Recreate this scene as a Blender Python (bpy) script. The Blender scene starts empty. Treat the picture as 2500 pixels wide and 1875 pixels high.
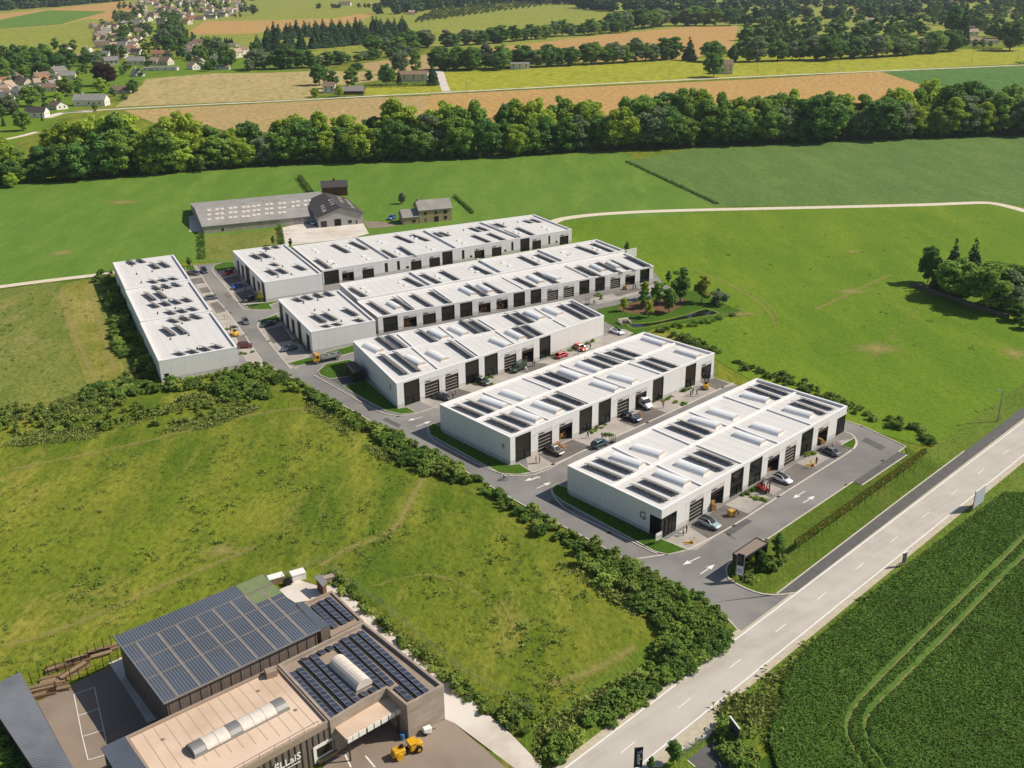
import bpy, math, random
import numpy as np
from mathutils import Vector, Matrix

SC = bpy.context.scene
COL = SC.collection
R = math.radians
# ------------------------------------------------------------------ camera
CH, FPX, PITCH, ROLL = 100.0, 2476.0, 0.39840333, -0.01119742   # height m, focal length in photo pixels
_cp, _sp = math.cos(PITCH), math.sin(PITCH)
FW = np.array([0, _cp, -_sp]); _rt = np.array([1.0, 0, 0]); _up = np.cross(_rt, FW)
RT = _rt*math.cos(ROLL) + _up*math.sin(ROLL)
UP = _up*math.cos(ROLL) - _rt*math.sin(ROLL)
cam_d = bpy.data.cameras.new('camera'); cam = bpy.data.objects.new('camera', cam_d); COL.objects.link(cam)
cam_d.sensor_width = 36.0; cam_d.lens = FPX/2500*36; cam_d.clip_start = 1; cam_d.clip_end = 30000
cam.matrix_world = Matrix(((RT[0], UP[0], -FW[0], 0), (RT[1], UP[1], -FW[1], 0), (RT[2], UP[2], -FW[2], CH), (0, 0, 0, 1)))
SC.camera = cam
# ------------------------------------------------------------------ sky, sun, exposure
SUN_AZ, SUN_EL = R(82), R(44)          # azimuth clockwise from the viewing direction (+Y)
w = bpy.data.worlds.new('World'); SC.world = w; w.use_nodes = True
nt = w.node_tree; bg = nt.nodes['Background']
sky = nt.nodes.new('ShaderNodeTexSky'); sky.sky_type = 'NISHITA'; sky.sun_disc = False
sky.sun_elevation = SUN_EL; sky.sun_rotation = SUN_AZ
sky.air_density = 1.0; sky.dust_density = 1.0; sky.ozone_density = 1.0
nt.links.new(sky.outputs[0], bg.inputs[0]); bg.inputs[1].default_value = 0.085
sun_d = bpy.data.lights.new('sun', 'SUN'); sun = bpy.data.objects.new('sun', sun_d); COL.objects.link(sun)
sun_d.energy = 4.9; sun_d.angle = R(0.5); sun_d.color = (1.0, 0.93, 0.82)
_sd = Vector((math.sin(SUN_AZ)*math.cos(SUN_EL), math.cos(SUN_AZ)*math.cos(SUN_EL), math.sin(SUN_EL)))
sun.rotation_euler = _sd.to_track_quat('Z', 'Y').to_euler(); sun.location = (200, 50, 300)
SC.view_settings.view_transform = 'Standard'; SC.view_settings.look = 'None'
SC.view_settings.exposure = -0.03; SC.view_settings.gamma = 1.0
SC.cycles.max_bounces = 6; SC.cycles.diffuse_bounces = 3; SC.cycles.glossy_bounces = 3
SC.cycles.transparent_max_bounces = 8; SC.cycles.use_denoising = True
SC.cycles.sample_clamp_indirect = 6.0

HAZE = 0.00005
# ------------------------------------------------------------------ survey: photo pixel (2500 x 1875) -> point at height z
def P(sx, sy, z=0.0):
    d = FW*FPX + RT*(sx-1250) - UP*(sy-937.5)
    t = (z-CH)/d[2]
    return Vector((d[0]*t, d[1]*t, z))
def proj(p):
    v = np.array(p) - np.array([0, 0, CH]); zz = v@FW
    return (1250+FPX*(v@RT)/zz, 937.5-FPX*(v@UP)/zz)
S6 = 3.3185                               # enlargement of the survey sheets
SHEETS = {'1': (250, 500, S6), '2': (800, 480, S6), '3': (1300, 500, S6), '4': (750, 680, S6), '5': (1300, 850, S6),
          '6': (1650, 900, S6), 'a': (0, 0, S6), 'b': (600, 0, S6), 'c': (1200, 0, S6), 'd': (1850, 0, S6),
          'l': (0, 1375, S6), 'm': (600, 1375, S6), 'n': (1150, 1375, S6), 'r': (1850, 1375, S6), 'w': (0, 600, S6),
          'T': (1700, 1250, 5.3525), 'B': (450, 430, 3.16), 'q': (1500, 1700, 5.53), 'e': (2000, 550, 4.31),
          'v': (230, 0, 5.53), 'u': (0, 80, 6.19), 'g': (680, 1650, 4.9156), 'x': (2050, 0, 4.9156), 'D': (0, 0, 0.88480),
          's': (0, 0, 1.0), 'k': (600, 1375, 6.26)}
def Z(k, x, y):
    ox, oy, s = SHEETS[k]
    return (ox+x/s, oy+y/s)
def G(k, x, y, z=0.0):
    return P(*Z(k, x, y), z)
def GL(k, pts, z=0.0):
    return [G(k, x, y, z) for x, y in pts]
def height_at(base, top_px):
    """height of the thing that stands at base and whose top shows at photo row top_px"""
    lo, hi = 0.0, 80.0
    for _ in range(40):
        m = (lo+hi)/2
        if proj((base[0], base[1], m))[1] > top_px: lo = m
        else: hi = m
    return lo

# ------------------------------------------------------------------ materials
MATS = {}
def lin(c):
    if isinstance(c, str):
        c = c.lstrip('#'); c = [int(c[i:i+2], 16)/255 for i in (0, 2, 4)]
    return tuple(x/12.92 if x <= 0.04045 else ((x+0.055)/1.055)**2.4 for x in c)
def mat(name, c, c2=None, scale=1.0, detail=4.0, lo=0.35, hi=0.65, rough=0.8, metal=0.0, bump=0.0, bscale=None, bdist=0.05,
        rand=0.0, stretch=None, c3=None, scale3=0.05, lo3=0.4, hi3=0.6, spec=0.3, alpha=None, trans=0.0, emit=None, hue=0.0, rotz=0.0):
    """procedural material: base colour, second colour by noise, third by broad noise, per-object variation, bump"""
    if name in MATS: return MATS[name]
    m = bpy.data.materials.new(name); m.use_nodes = True
    N = m.node_tree.nodes; L = m.node_tree.links; b = N['Principled BSDF']
    b.inputs['Roughness'].default_value = rough; b.inputs['Metallic'].default_value = metal
    b.inputs['Specular IOR Level'].default_value = spec
    c = lin(c); out = None
    def rgb(col):
        n = N.new('ShaderNodeRGB'); n.outputs[0].default_value = (*col, 1); return n.outputs[0]
    if c2 is not None or c3 is not None or bump:
        tc = N.new('ShaderNodeTexCoord'); mp = N.new('ShaderNodeMapping'); L.new(tc.outputs['Object'], mp.inputs[0])
        if rotz: mp.vector_type = 'TEXTURE'
        if stretch: mp.inputs['Scale'].default_value = stretch
        mp.inputs['Rotation'].default_value = (0, 0, rotz)
    def noise(sc, de, src):
        n = N.new('ShaderNodeTexNoise'); n.inputs['Scale'].default_value = sc; n.inputs['Detail'].default_value = de
        n.inputs['Roughness'].default_value = 0.6
        L.new(src, n.inputs['Vector']); return n.outputs[0]
    def ramp(src, a, z):
        r = N.new('ShaderNodeMapRange'); r.inputs[1].default_value = a; r.inputs[2].default_value = z; r.clamp = True
        L.new(src, r.inputs[0]); return r.outputs[0]
    def mix(f, a, bb):
        x = N.new('ShaderNodeMix'); x.data_type = 'RGBA'
        if isinstance(f, float): x.inputs[0].default_value = f
        else: L.new(f, x.inputs[0])
        L.new(a, x.inputs[6]); L.new(bb, x.inputs[7]); return x.outputs[2]
    out = rgb(c)
    if c2 is not None: out = mix(ramp(noise(scale, detail, mp.outputs[0]), lo, hi), out, rgb(lin(c2)))
    if c3 is not None: out = mix(ramp(noise(scale3, 3.0, tc.outputs['Object']), lo3, hi3), out, rgb(lin(c3)))
    if rand or hue:
        oi = N.new('ShaderNodeObjectInfo'); hs = N.new('ShaderNodeHueSaturation')
        r = N.new('ShaderNodeMapRange'); r.inputs[3].default_value = 1-rand; r.inputs[4].default_value = 1+rand
        L.new(oi.outputs['Random'], r.inputs[0]); L.new(r.outputs[0], hs.inputs['Value']); L.new(out, hs.inputs['Color'])
        if hue:
            mu = N.new('ShaderNodeMath'); mu.operation = 'MULTIPLY'; mu.inputs[1].default_value = 7.31
            fr = N.new('ShaderNodeMath'); fr.operation = 'FRACT'; r2 = N.new('ShaderNodeMapRange')
            r2.inputs[3].default_value = 0.5-hue; r2.inputs[4].default_value = 0.5+hue
            L.new(oi.outputs['Random'], mu.inputs[0]); L.new(mu.outputs[0], fr.inputs[0]); L.new(fr.outputs[0], r2.inputs[0]); L.new(r2.outputs[0], hs.inputs['Hue'])
        out = hs.outputs[0]
    L.new(out, b.inputs['Base Color'])
    if bump:
        bn = N.new('ShaderNodeBump'); bn.inputs['Strength'].default_value = bump; bn.inputs['Distance'].default_value = bdist
        L.new(noise(bscale or scale*3, 5.0, mp.outputs[0]), bn.inputs['Height']); L.new(bn.outputs[0], b.inputs['Normal'])
    if trans:
        tr = N.new('ShaderNodeBsdfTranslucent'); L.new(out, tr.inputs[0]); ms = N.new('ShaderNodeMixShader'); ms.inputs[0].default_value = trans
        o = N['Material Output']; L.new(b.outputs[0], ms.inputs[1]); L.new(tr.outputs[0], ms.inputs[2]); L.new(ms.outputs[0], o.inputs[0])
    if alpha is not None: b.inputs['Alpha'].default_value = alpha
    if emit: b.inputs['Emission Color'].default_value = (*lin(emit[0]), 1); b.inputs['Emission Strength'].default_value = emit[1]
    MATS[name] = m
    return m
def glass(name, tint, rough=0.05, tr=0.35):
    """tinted window glass: mirror-like surface over a partly see-through pane"""
    if name in MATS: return MATS[name]
    m = bpy.data.materials.new(name); m.use_nodes = True
    N = m.node_tree.nodes; L = m.node_tree.links; b = N['Principled BSDF']
    b.inputs['Base Color'].default_value = (*lin(tint), 1); b.inputs['Roughness'].default_value = rough; b.inputs['Specular IOR Level'].default_value = 0.6
    t = N.new('ShaderNodeBsdfTransparent'); ms = N.new('ShaderNodeMixShader'); ms.inputs[0].default_value = tr
    L.new(b.outputs[0], ms.inputs[1]); L.new(t.outputs[0], ms.inputs[2]); L.new(ms.outputs[0], N['Material Output'].inputs[0])
    MATS[name] = m
    return m

# ------------------------------------------------------------------ mesh builder
class MB:
    def __init__(s): s.v = []; s.f = []; s.m = []
    def add(s, vs, fs, mi=0):
        o = len(s.v); s.v += [tuple(v) for v in vs]; s.f += [tuple(i+o for i in f) for f in fs]; s.m += [mi]*len(fs); return s
    def box(s, x0, y0, z0, x1, y1, z1, mi=0):
        return s.add([(x0, y0, z0), (x1, y0, z0), (x1, y1, z0), (x0, y1, z0), (x0, y0, z1), (x1, y0, z1), (x1, y1, z1), (x0, y1, z1)],
                     [(0, 3, 2, 1), (4, 5, 6, 7), (0, 1, 5, 4), (1, 2, 6, 5), (2, 3, 7, 6), (3, 0, 4, 7)], mi)
    def bbox(s, x0, y0, z0, x1, y1, z1, b=0.05, mi=0):
        """box with chamfered vertical and top edges"""
        lo = [(x0+b, y0), (x1-b, y0), (x1, y0+b), (x1, y1-b), (x1-b, y1), (x0+b, y1), (x0, y1-b), (x0, y0+b)]
        cx, cy = (x0+x1)/2, (y0+y1)/2
        hi = [(cx+(x-cx)*(1-2*b/max(x1-x0, 1e-6)), cy+(y-cy)*(1-2*b/max(y1-y0, 1e-6))) for x, y in lo]
        vs = [(x, y, z0) for x, y in lo]+[(x, y, z1-b) for x, y in lo]+[(x, y, z1) for x, y in hi]
        fs = [tuple(range(7, -1, -1)), tuple(range(16, 24))]
        for k in (0, 8):
            fs += [(k+i, k+(i+1) % 8, k+8+(i+1) % 8, k+8+i) for i in range(8)]
        return s.add(vs, fs, mi)
    def prism(s, poly, z0, z1, mi=0, mtop=None):
        n = len(poly); poly = [(p[0], p[1]) for p in poly]
        a = sum(poly[i][0]*poly[(i+1) % n][1]-poly[(i+1) % n][0]*poly[i][1] for i in range(n))
        if a < 0: poly = poly[::-1]
        s.add([(x, y, z0) for x, y in poly]+[(x, y, z1) for x, y in poly],
              [tuple(range(n-1, -1, -1))]+[(i, (i+1) % n, n+(i+1) % n, n+i) for i in range(n)], mi)
        s.f.append(tuple(range(len(s.v)-n, len(s.v)))); s.m.append(mi if mtop is None else mtop)
        return s
    def sheet(s, poly, z, mi=0):
        poly = [(p[0], p[1]) for p in poly]; n = len(poly)
        a = sum(poly[i][0]*poly[(i+1) % n][1]-poly[(i+1) % n][0]*poly[i][1] for i in range(n))
        if a < 0: poly = poly[::-1]
        return s.add([(x, y, z) for x, y in poly], [tuple(range(n))], mi)
    def hexa(s, b, t, mi=0):
        return s.add(list(b)+list(t), [(0, 3, 2, 1), (4, 5, 6, 7), (0, 1, 5, 4), (1, 2, 6, 5), (2, 3, 7, 6), (3, 0, 4, 7)], mi)
    def bar(s, p, q, wd, ht=None, mi=0, up=(0, 0, 1)):
        p, q = Vector(p), Vector(q); d = (q-p).normalized(); ht = ht or wd
        u = Vector(up)
        if abs(d.dot(u)) > 0.95: u = Vector((1, 0, 0))
        sx = d.cross(u).normalized()*wd/2; sz = sx.cross(d).normalized()*ht/2
        return s.hexa([p-sx-sz, p+sx-sz, q+sx-sz, q-sx-sz], [p-sx+sz, p+sx+sz, q+sx+sz, q-sx+sz], mi)
    def tube(s, p, q, r0, r1=None, n=6, mi=0):
        p, q = Vector(p), Vector(q); r1 = r0 if r1 is None else r1
        d = (q-p).normalized(); u = Vector((0, 0, 1)) if abs(d.z) < 0.9 else Vector((1, 0, 0))
        a = d.cross(u).normalized(); b = a.cross(d)
        vs = [p+(a*math.cos(2*math.pi*i/n)+b*math.sin(2*math.pi*i/n))*r0 for i in range(n)]
        vs += [q+(a*math.cos(2*math.pi*i/n)+b*math.sin(2*math.pi*i/n))*r1 for i in range(n)]
        return s.add(vs, [tuple(range(n)), tuple(range(2*n-1, n-1, -1))]+[(i, n+i, n+(i+1) % n, (i+1) % n) for i in range(n)], mi)
    def strip(s, pts, wd, z0, z1, mi=0, closed=False):
        """kerb-like band swept along a ground polyline"""
        pts = [Vector((p[0], p[1], 0)) for p in pts]; n = len(pts); L_, R_ = [], []
        for i in range(n):
            a = pts[(i-1) % n] if (closed or i > 0) else pts[i]; c = pts[(i+1) % n] if (closed or i < n-1) else pts[i]
            d = (c-a); d = d.normalized() if d.length > 1e-6 else Vector((1, 0, 0)); nn = Vector((-d.y, d.x, 0))
            L_.append(pts[i]+nn*wd/2); R_.append(pts[i]-nn*wd/2)
        vs = [(p.x, p.y, z) for z in (z0, z1) for row in (L_, R_) for p in row]
        fs = []
        rng = range(n if closed else n-1)
        for i in rng:
            j = (i+1) % n
            fs += [(2*n+i, 3*n+i, 3*n+j, 2*n+j), (i, 2*n+i, 2*n+j, j), (n+i, n+j, 3*n+j, 3*n+i)]
        if not closed: fs += [(0, n, 3*n, 2*n), (n-1, 3*n-1, 4*n-1, 2*n-1)]
        return s.add(vs, fs, mi)
    def mesh(s, name, smooth=False):
        me = bpy.data.meshes.new(name); me.from_pydata(s.v, [], s.f)
        if any(s.m): me.polygons.foreach_set('material_index', s.m)
        if smooth: me.polygons.foreach_set('use_smooth', [True]*len(s.f))
        me.update(); return me
    def obj(s, name, mats, parent=None, loc=None, rz=None, smooth=False):
        return put(name, s.mesh(name, smooth), mats, parent, loc, rz)
def put(name, me, mats=None, parent=None, loc=None, rz=None, scale=None):
    o = bpy.data.objects.new(name, me); COL.objects.link(o)
    if mats is not None and me is not None and len(me.materials) == 0:
        for m in (mats if isinstance(mats, (list, tuple)) else [mats]): me.materials.append(m)
    if parent is not None: o.parent = parent
    if loc is not None: o.location = loc
    if rz is not None: o.rotation_euler = (0, 0, rz)
    if scale is not None: o.scale = scale
    return o
def tag(o, label, cat, group=None):
    o['label'] = label; o['category'] = cat
    if group: o['group'] = group
    return o
def thing(name, label, cat, loc=(0, 0, 0), rz=0.0, group=None):
    o = bpy.data.objects.new(name, None); COL.objects.link(o); o.location = loc; o.rotation_euler = (0, 0, rz); o.empty_display_size = 0.5
    return tag(o, label, cat, group)
def struct(name, mb, mats, kind='structure', label=None):
    o = mb.obj(name, mats); o['kind'] = kind
    if label: o['label'] = label
    return o
def copy_tree(o, parent=None):
    c = o.copy(); COL.objects.link(c)
    if parent is not None: c.parent = parent
    for ch in o.children: copy_tree(ch, c)
    return c
_T = {}
def text_mesh(txt, size, depth=0.03, bold=0.0):
    k = (txt, size, depth, bold)
    if k in _T: return _T[k]
    cu = bpy.data.curves.new('lettering', 'FONT'); cu.body = txt; cu.size = size; cu.extrude = depth/2; cu.align_x = 'CENTER'; cu.align_y = 'CENTER'
    cu.offset = bold; cu.resolution_u = 2
    o = bpy.data.objects.new('lettering', cu); COL.objects.link(o)
    me = bpy.data.meshes.new_from_object(o.evaluated_get(bpy.context.evaluated_depsgraph_get()))
    bpy.data.objects.remove(o); _T[k] = me
    return me
ORD = ['first', 'second', 'third', 'fourth', 'fifth', 'sixth', 'seventh', 'eighth', 'ninth', 'tenth', 'eleventh', 'twelfth']
def nth(i):
    n = i+1
    if n <= 12: return ORD[i]
    return '%d%s' % (n, 'th' if 10 <= n % 100 <= 20 else {1: 'st', 2: 'nd', 3: 'rd'}.get(n % 10, 'th'))
rnd = random.Random(7)
def smooth_line(pts, it=2, closed=False):
    pts = [Vector((p[0], p[1], 0)) for p in pts]
    for _ in range(it):
        o = []
        n = len(pts)
        if not closed: o.append(pts[0])
        for i in range(n if closed else n-1):
            a, b = pts[i], pts[(i+1) % n]; o += [a*0.75+b*0.25, a*0.25+b*0.75]
        if not closed: o.append(pts[-1])
        pts = o
    return pts
# ================================================================== GROUND, FIELDS, ROADS
SHEETS['h'] = (460, 620, 7.3733)
def meadow(name, a, b, c, dry, streak=0.0, fine=1.2, drylo=0.60, dryhi=0.78, big=0.012, gain=(1.1, 1.04, .75), mott=1.0):
    """grass: broad patches, streaks of mowing or wind, fine tufts, dry spots with a shape of their own"""
    m = bpy.data.materials.new(name); m.use_nodes = True; N = m.node_tree.nodes; L = m.node_tree.links; p = N['Principled BSDF']
    p.inputs['Roughness'].default_value = 0.9; p.inputs['Specular IOR Level'].default_value = 0.1
    tc = N.new('ShaderNodeTexCoord')
    def noise(sc, de, rot=0.0, st=(1, 1, 1), ro=0.6, dist=0.0):
        mp = N.new('ShaderNodeMapping'); mp.inputs['Rotation'].default_value = (0, 0, rot); mp.inputs['Scale'].default_value = st
        L.new(tc.outputs['Object'], mp.inputs[0]); n = N.new('ShaderNodeTexNoise'); n.inputs['Scale'].default_value = sc; n.inputs['Detail'].default_value = de
        n.inputs['Roughness'].default_value = ro; n.inputs['Distortion'].default_value = dist; L.new(mp.outputs[0], n.inputs['Vector']); return n.outputs[0]
    def ramp(s, x, y, t0=0.0, t1=1.0):
        r = N.new('ShaderNodeMapRange'); r.inputs[1].default_value = x; r.inputs[2].default_value = y; r.inputs[3].default_value = t0; r.inputs[4].default_value = t1
        L.new(s, r.inputs[0]); return r.outputs[0]
    def col(x):
        c = lin(x)
        n = N.new('ShaderNodeRGB'); n.outputs[0].default_value = (*(v*k_*.74 for v, k_ in zip(c, gain)), 1); return n.outputs[0]
    def mix(f, x, y, kind='MIX'):
        q = N.new('ShaderNodeMix'); q.data_type = 'RGBA'; q.blend_type = kind
        if isinstance(f, float): q.inputs[0].default_value = f
        else: L.new(f, q.inputs[0])
        L.new(x, q.inputs[6]); L.new(y, q.inputs[7]); return q.outputs[2]
    o = mix(ramp(noise(big, 5.0, dist=0.6), 0.40, 0.60), col(a), col(b))
    o = mix(ramp(noise(0.09, 6.0, 0.7, (1, 0.28, 1), 0.7), 0.42, 0.66), o, col(c))
    o = mix(ramp(noise(0.25, 5.0, 0.3, (1, 0.5, 1), 0.7), 0.50, 0.68, 0, .6), o, col(b))
    if streak: o = mix(ramp(noise(0.06, 2.0, streak, (1, 0.02, 1), 0.5), 0.35, 0.65, 0, 0.45), o, col(b))
    o = mix(ramp(noise(0.05, 7.0, 0.2, (1, 0.6, 1), 0.72, 0.8), drylo, dryhi, 0, 0.85), o, col(dry))
    g = N.new('ShaderNodeRGB'); g.outputs[0].default_value = (0.55, 0.58, 0.5, 1)
    o = mix(ramp(noise(fine, 4.0, 0.4, (1, 0.6, 1), 0.75), 0.44, 0.66, 0, 0.95*mott), o, g.outputs[0], 'MULTIPLY')
    lt = N.new('ShaderNodeRGB'); lt.outputs[0].default_value = (1.25, 1.22, 1.18, 1)
    o = mix(ramp(noise(fine*.55, 5.0, 1.1, (1, .7, 1), .75), .54, .72, 0, .8*mott), o, lt.outputs[0], 'MULTIPLY')
    L.new(o, p.inputs['Base Color'])
    bn = N.new('ShaderNodeBump'); bn.inputs['Strength'].default_value = 0.9; bn.inputs['Distance'].default_value = 0.25
    L.new(noise(fine*1.3, 6.0), bn.inputs['Height']); L.new(bn.outputs[0], p.inputs['Normal'])
    MATS[name] = m
    return m
M_MEADOW = meadow('rough_meadow_grass', '#849338', '#5c772a', '#9a9d48', '#c0b070', fine=1.0, drylo=0.55, dryhi=0.74, gain=(1.1, 1.07, .68))
M_PASTURE = meadow('pasture_grass', '#79943a', '#6a8b35', '#889c40', '#a9a15e', streak=0.9, fine=0.9, drylo=0.68, dryhi=0.85, gain=(1.1, 1.1, .55), mott=.6)
M_HAYFIELD = meadow('mown_hay_grass', '#6f8f3e', '#668838', '#7e9a46', '#9aa05a', streak=-0.5, fine=0.5, drylo=0.74, dryhi=0.9, gain=(1.12, 1.14, .9), mott=.3)
M_LEFTMEADOW = meadow('dry_meadow_grass', '#8b9546', '#7c8d3e', '#a09f54', '#b8ab70', fine=1.0, drylo=0.52, dryhi=0.72, gain=(1.02, 1.02, .95))
M_STRIP = meadow('straw_grass', '#97994e', '#8a9245', '#a8a45e', '#bdaf78', fine=1.2, drylo=.45, dryhi=.65)
M_LAWN = meadow('lawn_grass', '#5d8a2e', '#557f29', '#68933a', '#7d8c45', fine=2.2, drylo=0.66, dryhi=0.85, gain=(.86, .8, .6))
M_VERGE2 = meadow('patchy_lawn', '#6d8833', '#5f7b2c', '#7b8f3e', '#a08f58', fine=1.8, drylo=.55, dryhi=.75, gain=(1.0, .95, .7))
M_VERGE = meadow('roadside_grass', '#76903a', '#698633', '#85984a', '#b09a60', fine=1.6, drylo=0.58, dryhi=0.74)
M_FARGREEN = meadow('far_green_field', '#9a9f50', '#8f9a48', '#a4a656', '#b9ae62', streak=1.2, fine=0.15, gain=(1.3, 1.25, .9))
M_LIME = meadow('lime_green_field', '#a3a63a', '#9aa136', '#abaa44', '#b9ae52', streak=1.3, fine=0.15, drylo=0.75, dryhi=0.9, gain=(1.4, 1.33, 1.0))
M_WHEAT = meadow('ripe_wheat', '#d0a568', '#c99c5d', '#c5a066', '#b9a065', streak=1.25, fine=0.3, drylo=0.6, dryhi=0.8, gain=(1.22, 1.25, 1.25))
M_STUBBLE = meadow('stubble', '#b6a773', '#c2ad78', '#a49c66', '#cbb68a', streak=1.3, fine=0.2, drylo=0.5, dryhi=0.7, gain=(1.3, 1.25, 1.2))
M_DULLSTUBBLE = meadow('pale_stubble', '#b5a271', '#b09c6a', '#bca377', '#c8a470', streak=1.3, fine=0.3, drylo=0.5, dryhi=0.7, gain=(1.35, 1.28, 1.2))
M_CROP2 = meadow('bean_crop', '#5e7c45', '#587642', '#6a864c', '#7d8f58', streak=-0.2, fine=0.45, drylo=0.75, dryhi=0.95, gain=(1.5, 1.36, 1.05), mott=.6)
M_FARCROP = meadow('far_maize', '#62824a', '#587a46', '#6b8a50', '#74905a', streak=0.3, fine=0.2, drylo=0.8, dryhi=0.95, gain=(1.25, 1.3, .95))
M_ASPH = mat('estate_asphalt', '#827e7a', '#75726e', scale=0.35, detail=6, lo=0.3, hi=0.75, rough=0.95, c3='#8d8984', scale3=0.06, bump=0.15, bscale=30, bdist=0.01)
M_ASPHD = mat('bay_asphalt', '#6e6862', '#645e58', scale=0.5, detail=6, rough=0.95, c3='#78726b', scale3=0.1, bump=0.15, bscale=30, bdist=0.01)
M_FOOT = mat('footpath_asphalt', '#686562', '#5e5b58', scale=0.6, detail=6, rough=0.95, bump=0.1, bscale=30, bdist=0.01)
M_ROAD = mat('worn_road', '#c0b8ac', '#aea699', scale=0.5, detail=5, lo=0.3, hi=0.7, rough=0.9, c3='#c4bcb0', scale3=0.15, lo3=0.4, hi3=0.7, stretch=(30, .9, 1), rotz=0.66, bump=0.1, bscale=25, bdist=0.01)
M_SHOULDER = mat('sandy_shoulder', '#c6b9a3', '#b5a98f', scale=1.2, detail=6, rough=0.95)
M_KERB = mat('kerb_concrete', '#cfc5b6', '#bfb5a7', scale=1.5, rough=0.9)
M_PAVER = mat('paving', '#a8a096', '#9b938a', scale=1.2, detail=6, rough=0.9, c3='#b0a89e', scale3=0.2, bump=0.15, bscale=9, bdist=0.01)
M_LINE = mat('road_paint', '#f3efe8', '#e3ddd2', scale=3, rough=0.7)
M_GRAVEL = mat('white_gravel', '#e0d2bc', '#cfc0a7', scale=0.6, detail=7, rough=0.95, bump=0.3, bscale=8, bdist=0.03)
M_CONC = mat('yard_concrete', '#d3c7b8', '#c2b5a5', scale=0.3, detail=6, rough=0.92, c3='#ddd3c6', scale3=0.08)
M_YARD = mat('yard_asphalt', '#8f7f70', '#837466', scale=0.3, detail=6, rough=0.95, c3='#988878', scale3=0.06)
M_WATER = mat('pond_water', '#1b211a', '#262b20', scale=0.2, rough=0.08, spec=0.6)
M_MULCH = mat('bark_mulch', '#7d5b42', '#684a35', scale=2, detail=7, rough=0.95, bump=0.5, bscale=6, bdist=0.06)

gnd = MB().add([(-9000, -300, 0), (9000, -300, 0), (9000, 14000, 0), (-9000, 14000, 0)], [(0, 1, 2, 3)])
struct('ground', gnd, M_MEADOW)
ZL = [0.0]
def field(name, pts, m, z=None, world=False):
    ZL[0] += 0.004
    poly = pts if world else [P(*q) for q in pts]
    return struct(name, MB().sheet(poly, z if z is not None else ZL[0]), m)
def zz(k, pts): return [Z(k, x, y) for x, y in pts]
# far country, from the horizon forward
field('field', [(-2500, -40), (4500, -40), (4500, 60), (-1500, 160)], M_FARGREEN)
field('field', zz('a', [(-700, 150), (0, 110), (420, 70), (1000, 10), (1180, 60), (900, 170), (600, 240), (400, 400), (0, 430), (-900, 480)]), M_WHEAT)
field('field', zz('a', [(-700, 200), (0, 160), (390, 82), (870, 92), (480, 200), (0, 235), (-700, 290)]), M_HAYFIELD)
field('field', zz('a', [(-900, 290), (0, 238), (480, 205), (720, 150), (930, 170), (560, 330), (400, 420), (0, 440), (-900, 500)]), M_FARGREEN)
field('field', zz('a', [(400, 500), (2157, 460), (2400, 500), (2400, 600), (1150, 650), (500, 950), (-300, 1400), (-300, 430)]), M_PASTURE)   # village ground
field('field', zz('a', [(1500, 280), (1660, 172), (2157, 165), (2700, 150), (3090, 80), (2850, 210), (2300, 255), (2157, 272)]), M_WHEAT)
field('field', zz('b', [(-500, 278), (0, 276), (500, 225), (900, 180), (900, 300), (-460, 420)]), M_FARGREEN)
field('field', zz('b', [(480, 80), (1090, 55), (1080, 105), (500, 135)]), M_FARGREEN)
field('field', zz('b', [(1310, 175), (2157, 130), (2700, 72), (2950, 100), (2640, 190), (2000, 250), (1400, 350), (1000, 470), (520, 560), (500, 420), (1300, 330)]), M_FARGREEN)
field('field', zz('b', [(900, 520), (1510, 435), (1700, 430), (1500, 600), (1100, 600), (950, 550)]), M_DULLSTUBBLE)
field('field', zz('c', [(-50, 385), (170, 370), (1000, 272), (1750, 205), (2000, 212), (1950, 400), (1500, 500), (300, 500), (-50, 520)]), M_WHEAT)
field('field', zz('a', [(930, 868), (1150, 690), (1180, 640), (1700, 595), (2157, 590), (2540, 575), (3080, 580), (3080, 650), (2700, 700), (2480, 800)]), M_STUBBLE)
field('field', zz('b', [(960, 700), (1580, 690), (1590, 745), (960, 780)]), M_LIME)
field('field', zz('b', [(1590, 585), (2157, 570), (2600, 520), (4150, 455), (4700, 440), (6400, 380), (6400, 510), (4150, 625), (2157, 722), (1650, 742)]), M_LIME)
field('field', zz('a', [(1000, 895), (2157, 838), (3000, 790), (3600, 775), (3600, 1000), (1500, 1100)]), M_DULLSTUBBLE)
field('field', zz('b', [(1500, 770), (2157, 735), (4150, 640), (5150, 582), (5480, 690), (5600, 1000), (1300, 1100)]), M_WHEAT)
field('field', zz('d', [(1005, 580), (2157, 540), (3200, 490), (3200, 900), (1330, 800), (1330, 690)]), M_FARCROP)
# near side of the tree belt
field('field', zz('s', [(-600, 500), (0, 455), (680, 405), (1520, 372), (1760, 515), (1600, 530), (1360, 540), (700, 640), (440, 640), (240, 672), (0, 702), (-600, 770)]), M_HAYFIELD)
field('field', zz('s', [(1528, 395), (1800, 340), (2700, 300), (2900, 540), (2500, 500), (1745, 505)]), M_CROP2)
field('field', zz('s', [(1360, 540), (1600, 530), (1800, 512), (2450, 498), (2900, 560), (3000, 1000), (2500, 1000), (2250, 1090), (1950, 1000), (1700, 850), (1500, 720), (1400, 600)]), M_PASTURE)
field('field', zz('s', [(-600, 790), (0, 708), (230, 680), (270, 700), (330, 920), (200, 990), (0, 1040), (-400, 1130)]), M_LEFTMEADOW)
field('field', zz('B', [(150, 470), (730, 405), (760, 560), (430, 650), (165, 650)]), M_LEFTMEADOW)
field('field', zz('w', [(500, 320), (740, 270), (800, 500), (1010, 1000), (900, 1130), (720, 1150), (620, 900), (480, 430)]), M_STRIP)
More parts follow.
